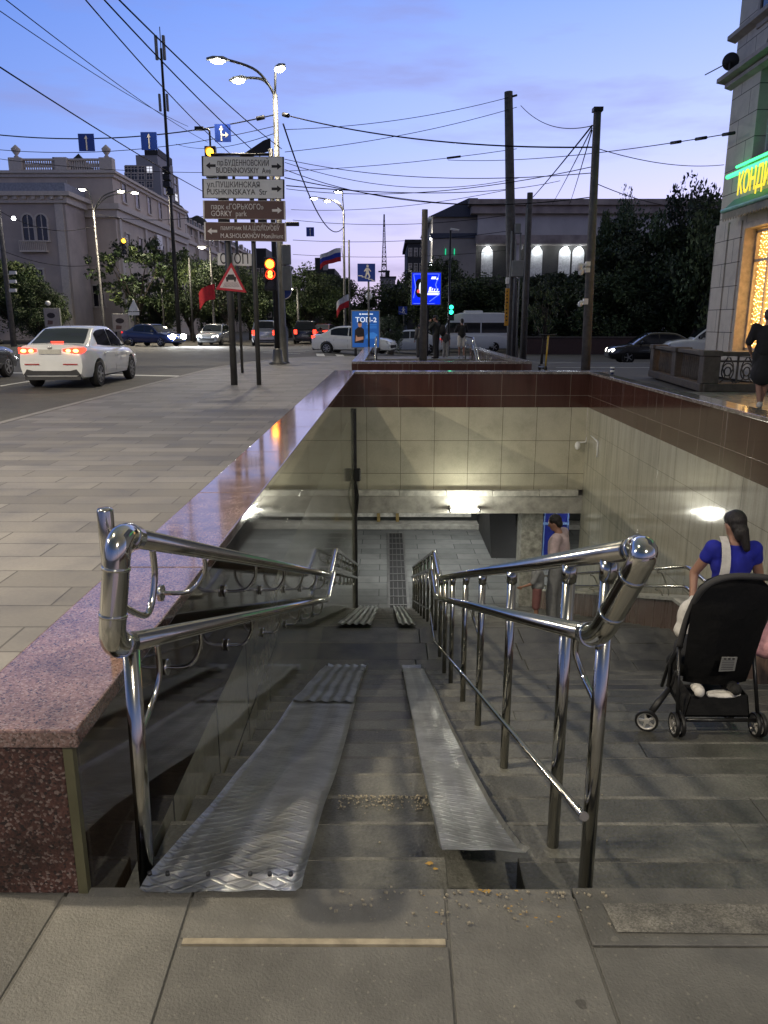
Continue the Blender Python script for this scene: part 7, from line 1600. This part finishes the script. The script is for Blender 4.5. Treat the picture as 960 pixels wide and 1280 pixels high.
block('dark gabled house with chimneys over the avenue trees', 382, 416, 342, 128, 16, M('plaster_house', (.10, .095, .10), .85), 3, 5, 2.6, 'house')
block('small pale house half hidden by avenue trees', 400, 428, 352, 120, 16, M('plaster_house2', (.15, .14, .14), .85), 3, 4, 2.0, 'house')
block('dark rooftops of a far terrace left of the traffic light', 300, 352, 330, 150, 16, M('plaster_dark', (.06, .06, .065), .85), 4, 8, 3.0, 'house')
# radio tower
Y = 620; x = gx(480, Y, 40); zt = zat(268, Y); t = thing('radio_tower', 'thin distant lattice radio tower against the pink sky', 'tower', (x, Y, -.5)); b = B()
prof_ = [(0, 7.5), (.16, 4.6), (.34, 2.8), (.60, 1.5), (.80, .8), (1.0, .25)]
wd = lambda f: interp(prof_, f) / 1.0
for sx_, sy_ in ((-1, -1), (1, -1), (1, 1), (-1, 1)): tube(b, [(x + sx_ * wd(f), Y + sy_ * wd(f), zt * f) for f in [i / 24 for i in range(25)]], .30, 5)
for i in range(24):
    f, g2 = i / 24, (i + 1) / 24
    for (s1, s2) in (((-1, -1), (1, -1)), ((1, -1), (1, 1)), ((-1, 1), (-1, -1)), ((1, 1), (-1, 1))):
        tube(b, [(x + s1[0] * wd(f), Y + s1[1] * wd(f), zt * f), (x + s2[0] * wd(g2), Y + s2[1] * wd(g2), zt * g2)], .16, 4); tube(b, [(x + s1[0] * wd(g2), Y + s1[1] * wd(g2), zt * g2), (x + s2[0] * wd(g2), Y + s2[1] * wd(g2), zt * g2)], .16, 4)
obj('lattice', b, m_dark, t); b = B(); bbox(b, x - 4.5, x + 4.5, Y - 4.5, Y + 4.5, zat(340, Y), zat(339, Y)); bbox(b, x - 2, x + 2, Y - 2, Y + 2, zt * .55, zt * .55 + .8); obj('platform', b, m_dark, t)
# low brown park wall across the side street
b = B(); x0, x1 = gx(655, 50, 1), gx(835, 50, 1); bbox(b, x0, x1, 50, 50.4, -.6, .55); bevel(b, .03); pw = obj('park_wall', b, M('brown_wall', (.075, .045, .04), .8, var=.2), origin=(x0, 50, -.5), label='low brown wall along the park across the side street', cat='wall'); b = B(); bbox(b, x0 - .1, x1 + .1, 49.95, 50.45, .553, .65); obj('cap', b, m_bal, pw)

sc_ = thing('kick_scooter', 'yellow kick scooter standing between the two tall concrete poles', 'scooter', (gx(681, 24, .3), 24, 0)); x = gx(681, 24, .3)
b = B(); tube(b, [(x + .02, 24, .12), (x + .06, 24, 1.12)], .025, 10); obj('stem', b, M('scooter_yellow', (.55, .38, .03), .4), sc_)
b = B(); tube(b, [(x - .20, 24, 1.14), (x + .32, 24, 1.14)], .02, 8); obj('handlebar', b, m_black, sc_)
b = B(); box(b, (x + .02, 24.45, .13), (.16, .75, .05)); bevel(b, .015); obj('deck', b, m_black, sc_)
for y in (23.98, 24.95): b = B(); tube(b, [(x, y, .10), (x + .05, y, .10)], .10, 16); obj('wheel', b, m_tyre, sc_)

# ------------------------------------------------------------------ overhead wires
m_wire = M('wire_black', (.012, .012, .014), .95, spec=.05)
def wire(label, a, d, sag, r=.014, group='overhead wires', ins=()):
    a, d = at(*a), at(*d); b = B(); n = 18; P = [a.lerp(d, i / n) - Vector((0, 0, sag * 4 * (i / n) * (1 - i / n))) for i in range(n + 1)]; tube(b, P, r, 5)
    o = obj('overhead_wire', b, m_wire, origin=a, label=label, cat='wire', group=group)
    for f in ins: b = B(); i = int(f * n); tube(b, [P[i], P[min(i + 1, n)].lerp(P[i], .6)], r * 3.4, 8); obj('insulator', b, m_dark, o)
    return o
wire('thick span wire carrying the blue lane signs to the tall street lamp', (-60, 161, 32), (345, 143, 29.6), .55, .022, ins=(.95,))
wire('lower span wire from the left picture edge behind the lane signs', (-40, 183, 34), (342, 158, 29.8), .5, .013)
wire('long dark wire slanting down from the left picture edge over the corner building', (-40, 58, 16), (300, 262, 48), .2, .017)
wire('dark wire from the top edge crossing the antenna mast', (90, -20, 14), (290, 194, 29), .15, .013)
wire('black wire from the top edge steeply down to the signboards', (112, -20, 13.5), (345, 212, 29), .15, .014)
wire('black wire from the top edge passing right of the antenna mast', (135, -14, 13), (352, 186, 29.4), .12, .014)
wire('thin faint wire high on the left running to the antenna mast', (0, -6, 18), (260, 178, 46), .2, .012)
wire('thin faint wire next to the picture corner on the left', (-20, 0, 20), (235, 158, 46), .2, .012)
wire('thick sagging cable from the tall street lamp to the leaning pole', (354, 143, 29.6), (741, 184, 22.4), .30, .022, ins=(.02,))
wire('heavy cable drooping from the tall street lamp to the distant lamp', (354, 155, 29.6), (430, 283, 60), 1.6, .03)
wire('thin wire from the top of the thickest pole to the tall street lamp', (646, 119, 33.4), (356, 162, 29.6), .25, .012, ins=(.04,))
wire('second thin wire from the thickest pole to the tall street lamp', (646, 134, 33.4), (356, 190, 29.6), .2, .012)
wire('short drooping wire between the two tall concrete poles', (651, 132, 33.3), (741, 157, 22.4), .35, .012)
wire('anchor wire from the cafe facade across to the leaning pole and beyond', (918, 166, 22.0), (560, 200, 40), .25, .013, ins=(.05, .1, .13))
wire('trolley wire crossing level behind the brown signboards', (-20, 196, 40), (646, 186, 33.4), .8, .013, ins=(.93,))
for i, (a, d, s, r, lab) in enumerate((((356, 199, 30), (742, 216, 22.4), .35, .012, 'upper wire of the bundle right of the signboards'), ((356, 203, 30), (650, 222, 33.4), .6, .012, 'wire with a small box hanging right of the signboards'), ((356, 212, 30), (742, 246, 22.4), .6, .014, 'darker wire crossing below the bundle right of the signboards'), ((356, 222, 30), (646, 252, 70), .5, .02, 'wire sloping to the columned building roof'), ((358, 232, 30), (700, 226, 60), .5, .02, 'low wire above the columned building'), ((358, 236, 30), (742, 208, 22.4), .4, .012, 'rising thin wire to the leaning pole'), ((364, 262, 40), (640, 236, 33.4), .3, .012, 'thin wire rising past the flag to the thickest pole'), ((740, 157, 22.4), (655, 258, 70), .1, .025, 'steep wire dropping from the leaning pole to the columned building'), ((740, 160, 22.4), (690, 255, 70), .1, .018, 'second steep thin wire dropping from the leaning pole'), ((740, 163, 22.4), (712, 255, 70), .1, .018, 'third steep thin wire dropping from the leaning pole'), ((742, 184, 22.4), (905, 206, 30), .2, .012, 'thin wire from the leaning pole to the cafe corner'), ((742, 228, 22.4), (900, 258, 34), .3, .012, 'thin low wire from the leaning pole into the trees'), ((366, 300, 60), (640, 288, 60), .4, .02, 'low distant wire crossing the flag'), ((366, 318, 70), (640, 312, 70), .4, .02, 'lowest distant wire in front of the radio tower'), ((366, 275, 60), (640, 268, 60), .5, .02, 'middle distant wire in front of the radio tower'), ((0, 264, 52), (122, 280, 60), .8, .02, 'thin wire across the arched windows'), ((0, 312, 52), (122, 330, 60), .5, .02, 'thin wire low across the front wing'), ((220, 180, 58), (345, 166, 30), .4, .014, 'wire from the antenna mast to the tall street lamp'), ((120, 268, 60), (345, 252, 40), .6, .018, 'wire running behind the signboards from the pale lamp'))): wire(lab, a, d, s, r)
